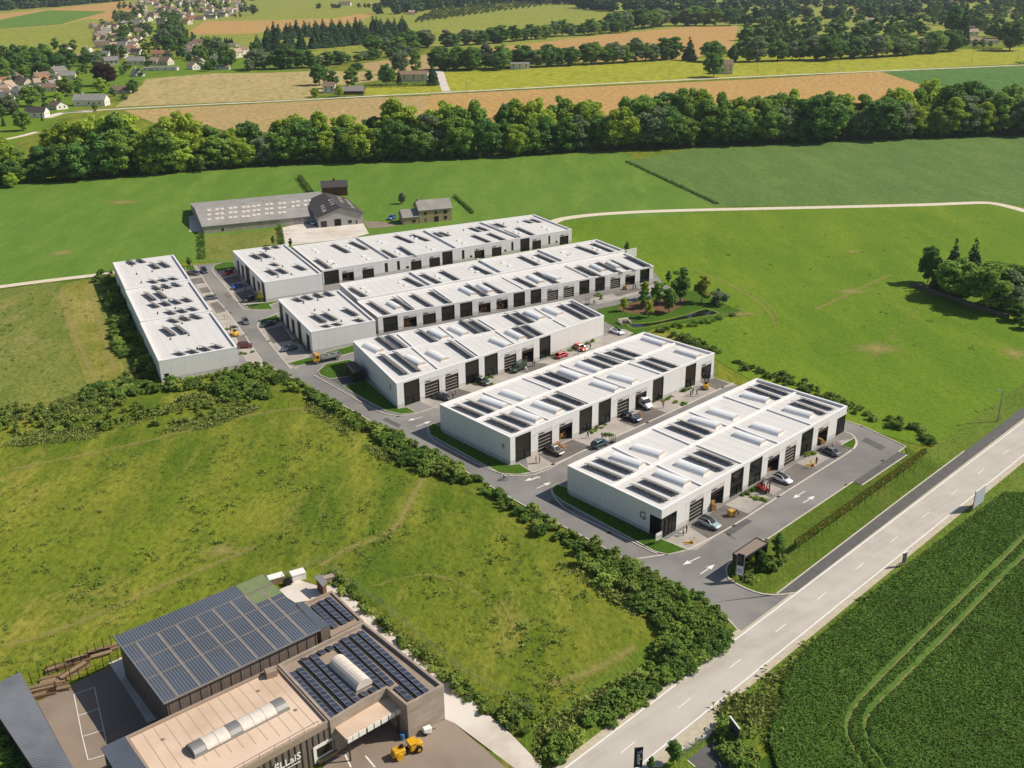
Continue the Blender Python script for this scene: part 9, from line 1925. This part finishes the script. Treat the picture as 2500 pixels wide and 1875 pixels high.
tk = [smooth_line(GL('r', l), 1) for l in ([(2500, -540), (1960, 0), (1240, 690), (850, 1090), (740, 1250), (720, 1360), (770, 1490), (880, 1659), (960, 1760)], [(2640, -520), (2105, 0), (1340, 790), (920, 1190), (870, 1300), (890, 1420), (950, 1540), (1040, 1659), (1120, 1760)])]
dt = np.minimum(seg_d(X, Y, tk[0]), seg_d(X, Y, tk[1])); rg = np.random.default_rng(9)
def vnoise(sc):
    a = rg.random((int(X.shape[0]*st/sc)+3, int(X.shape[1]*st/sc)+3)); u = (np.arange(X.shape[0])*st/sc); v = (np.arange(X.shape[1])*st/sc); i, j = u.astype(int), v.astype(int); fu, fv = (u-i)[:, None], (v-j)[None]
    return a[i][:, j]*(1-fu)*(1-fv)+a[i+1][:, j]*fu*(1-fv)+a[i][:, j+1]*(1-fu)*fv+a[i+1][:, j+1]*fu*fv
Hh = .42+.14*vnoise(6)+.22*vnoise(1.1)+.18*rg.random(X.shape); Hh = np.where(dt < .33, .14, Hh); JX = X+rg.uniform(-.12, .12, X.shape); JY = Y+rg.uniform(-.12, .12, X.shape)
idx = -np.ones(X.shape, int); idx[ins_] = np.arange(ins_.sum()); V = np.stack([JX[ins_], JY[ins_], Hh[ins_]], 1); q = np.stack([idx[:-1, :-1], idx[:-1, 1:], idx[1:, 1:], idx[1:, :-1]], -1).reshape(-1, 4); q = q[(q >= 0).all(1)]
me = bpy.data.meshes.new('crop'); me.vertices.add(len(V)); me.vertices.foreach_set('co', V.ravel().astype(np.float32)); nf = len(q); me.loops.add(4*nf); me.loops.foreach_set('vertex_index', q.ravel().astype(np.int32)); me.polygons.add(nf); me.polygons.foreach_set('loop_start', np.arange(0, 4*nf, 4, dtype=np.int32)); me.polygons.foreach_set('loop_total', np.full(nf, 4, dtype=np.int32)); me.update(calc_edges=True)
me.materials.append(mat('crop_leaf', '#4a6628', '#3f5a22', scale=.8, detail=5, rough=.85, spec=.15, c3='#527029', scale3=.05)); o = put('crop', me); o['kind'] = 'stuff'; o['label'] = 'dark green leafy crop in the near right field'
# loose leaves standing over the crop canopy
nl = 130000; pk = rg.choice(len(V), nl); cp_ = V[pk]+np.stack([rg.uniform(-.2, .2, nl), rg.uniform(-.2, .2, nl), rg.uniform(-.02, .16, nl)], 1); near = (cp_[:, 2] > .2) & (np.minimum(seg_d(cp_[:, 0], cp_[:, 1], tk[0]), seg_d(cp_[:, 0], cp_[:, 1], tk[1])) > .5); cp_ = cp_[near]; nl = len(cp_)
nr = rg.normal(size=(nl, 3)); nr[:, 2] += .6; nr /= np.linalg.norm(nr, axis=1)[:, None]; t_ = np.cross(nr, rg.normal(size=(nl, 3))); t_ /= np.linalg.norm(t_, axis=1)[:, None]; b2_ = np.cross(nr, t_); sz_ = rg.uniform(.15, .34, nl)[:, None]
LV = np.stack([cp_-t_*sz_*.5-b2_*sz_*.3, cp_+t_*sz_*.5-b2_*sz_*.3, cp_+b2_*sz_*.6], 1).reshape(-1, 3)
me = bpy.data.meshes.new('crop_leaves'); me.vertices.add(len(LV)); me.vertices.foreach_set('co', LV.ravel().astype(np.float32)); me.loops.add(3*nl); me.loops.foreach_set('vertex_index', np.arange(3*nl, dtype=np.int32)); me.polygons.add(nl); me.polygons.foreach_set('loop_start', np.arange(0, 3*nl, 3, dtype=np.int32)); me.polygons.foreach_set('loop_total', np.full(nl, 3, dtype=np.int32)); me.update(calc_edges=True)
me.materials.append(leaf_mat('crop_leaf_blade', '#5c7830', '#6a873a', 0, 0, .3)); o2 = put('crop_leaves', me); o2['kind'] = 'stuff'; o2['label'] = 'loose leaves on top of the crop in the near right field'
tkm = MB()
for l in tk: tkm.strip(l, .6, .05, .145)
struct('wheel_track', tkm, mat('track_soil', '#8a7d4c', '#667536', scale=.8, rough=.95))
# ---- summer haze: one closed box of even, thin air round everything
hz = MB().box(-9500, -400, -1.0, 9500, 14500, 108)
hzo = hz.obj('haze', None) if False else put('haze', hz.mesh('haze')); hzo['kind'] = 'stuff'; hzo['label'] = 'thin bluish summer haze'
hm = bpy.data.materials.new('haze_air'); hm.use_nodes = True; hn = hm.node_tree.nodes; hn.remove(hn['Principled BSDF']); pv = hn.new('ShaderNodeVolumePrincipled')
pv.inputs['Color'].default_value = (.80, .88, 1.0, 1); pv.inputs['Density'].default_value = HAZE; pv.inputs['Anisotropy'].default_value = .2
hm.node_tree.links.new(pv.outputs[0], hn['Material Output'].inputs['Volume']); hzo.data.materials.append(hm)
print('trees', NT[0], 'objects', len(bpy.data.objects), 'tris', sum(len(m.loops)-2*len(m.polygons) for m in bpy.data.meshes))
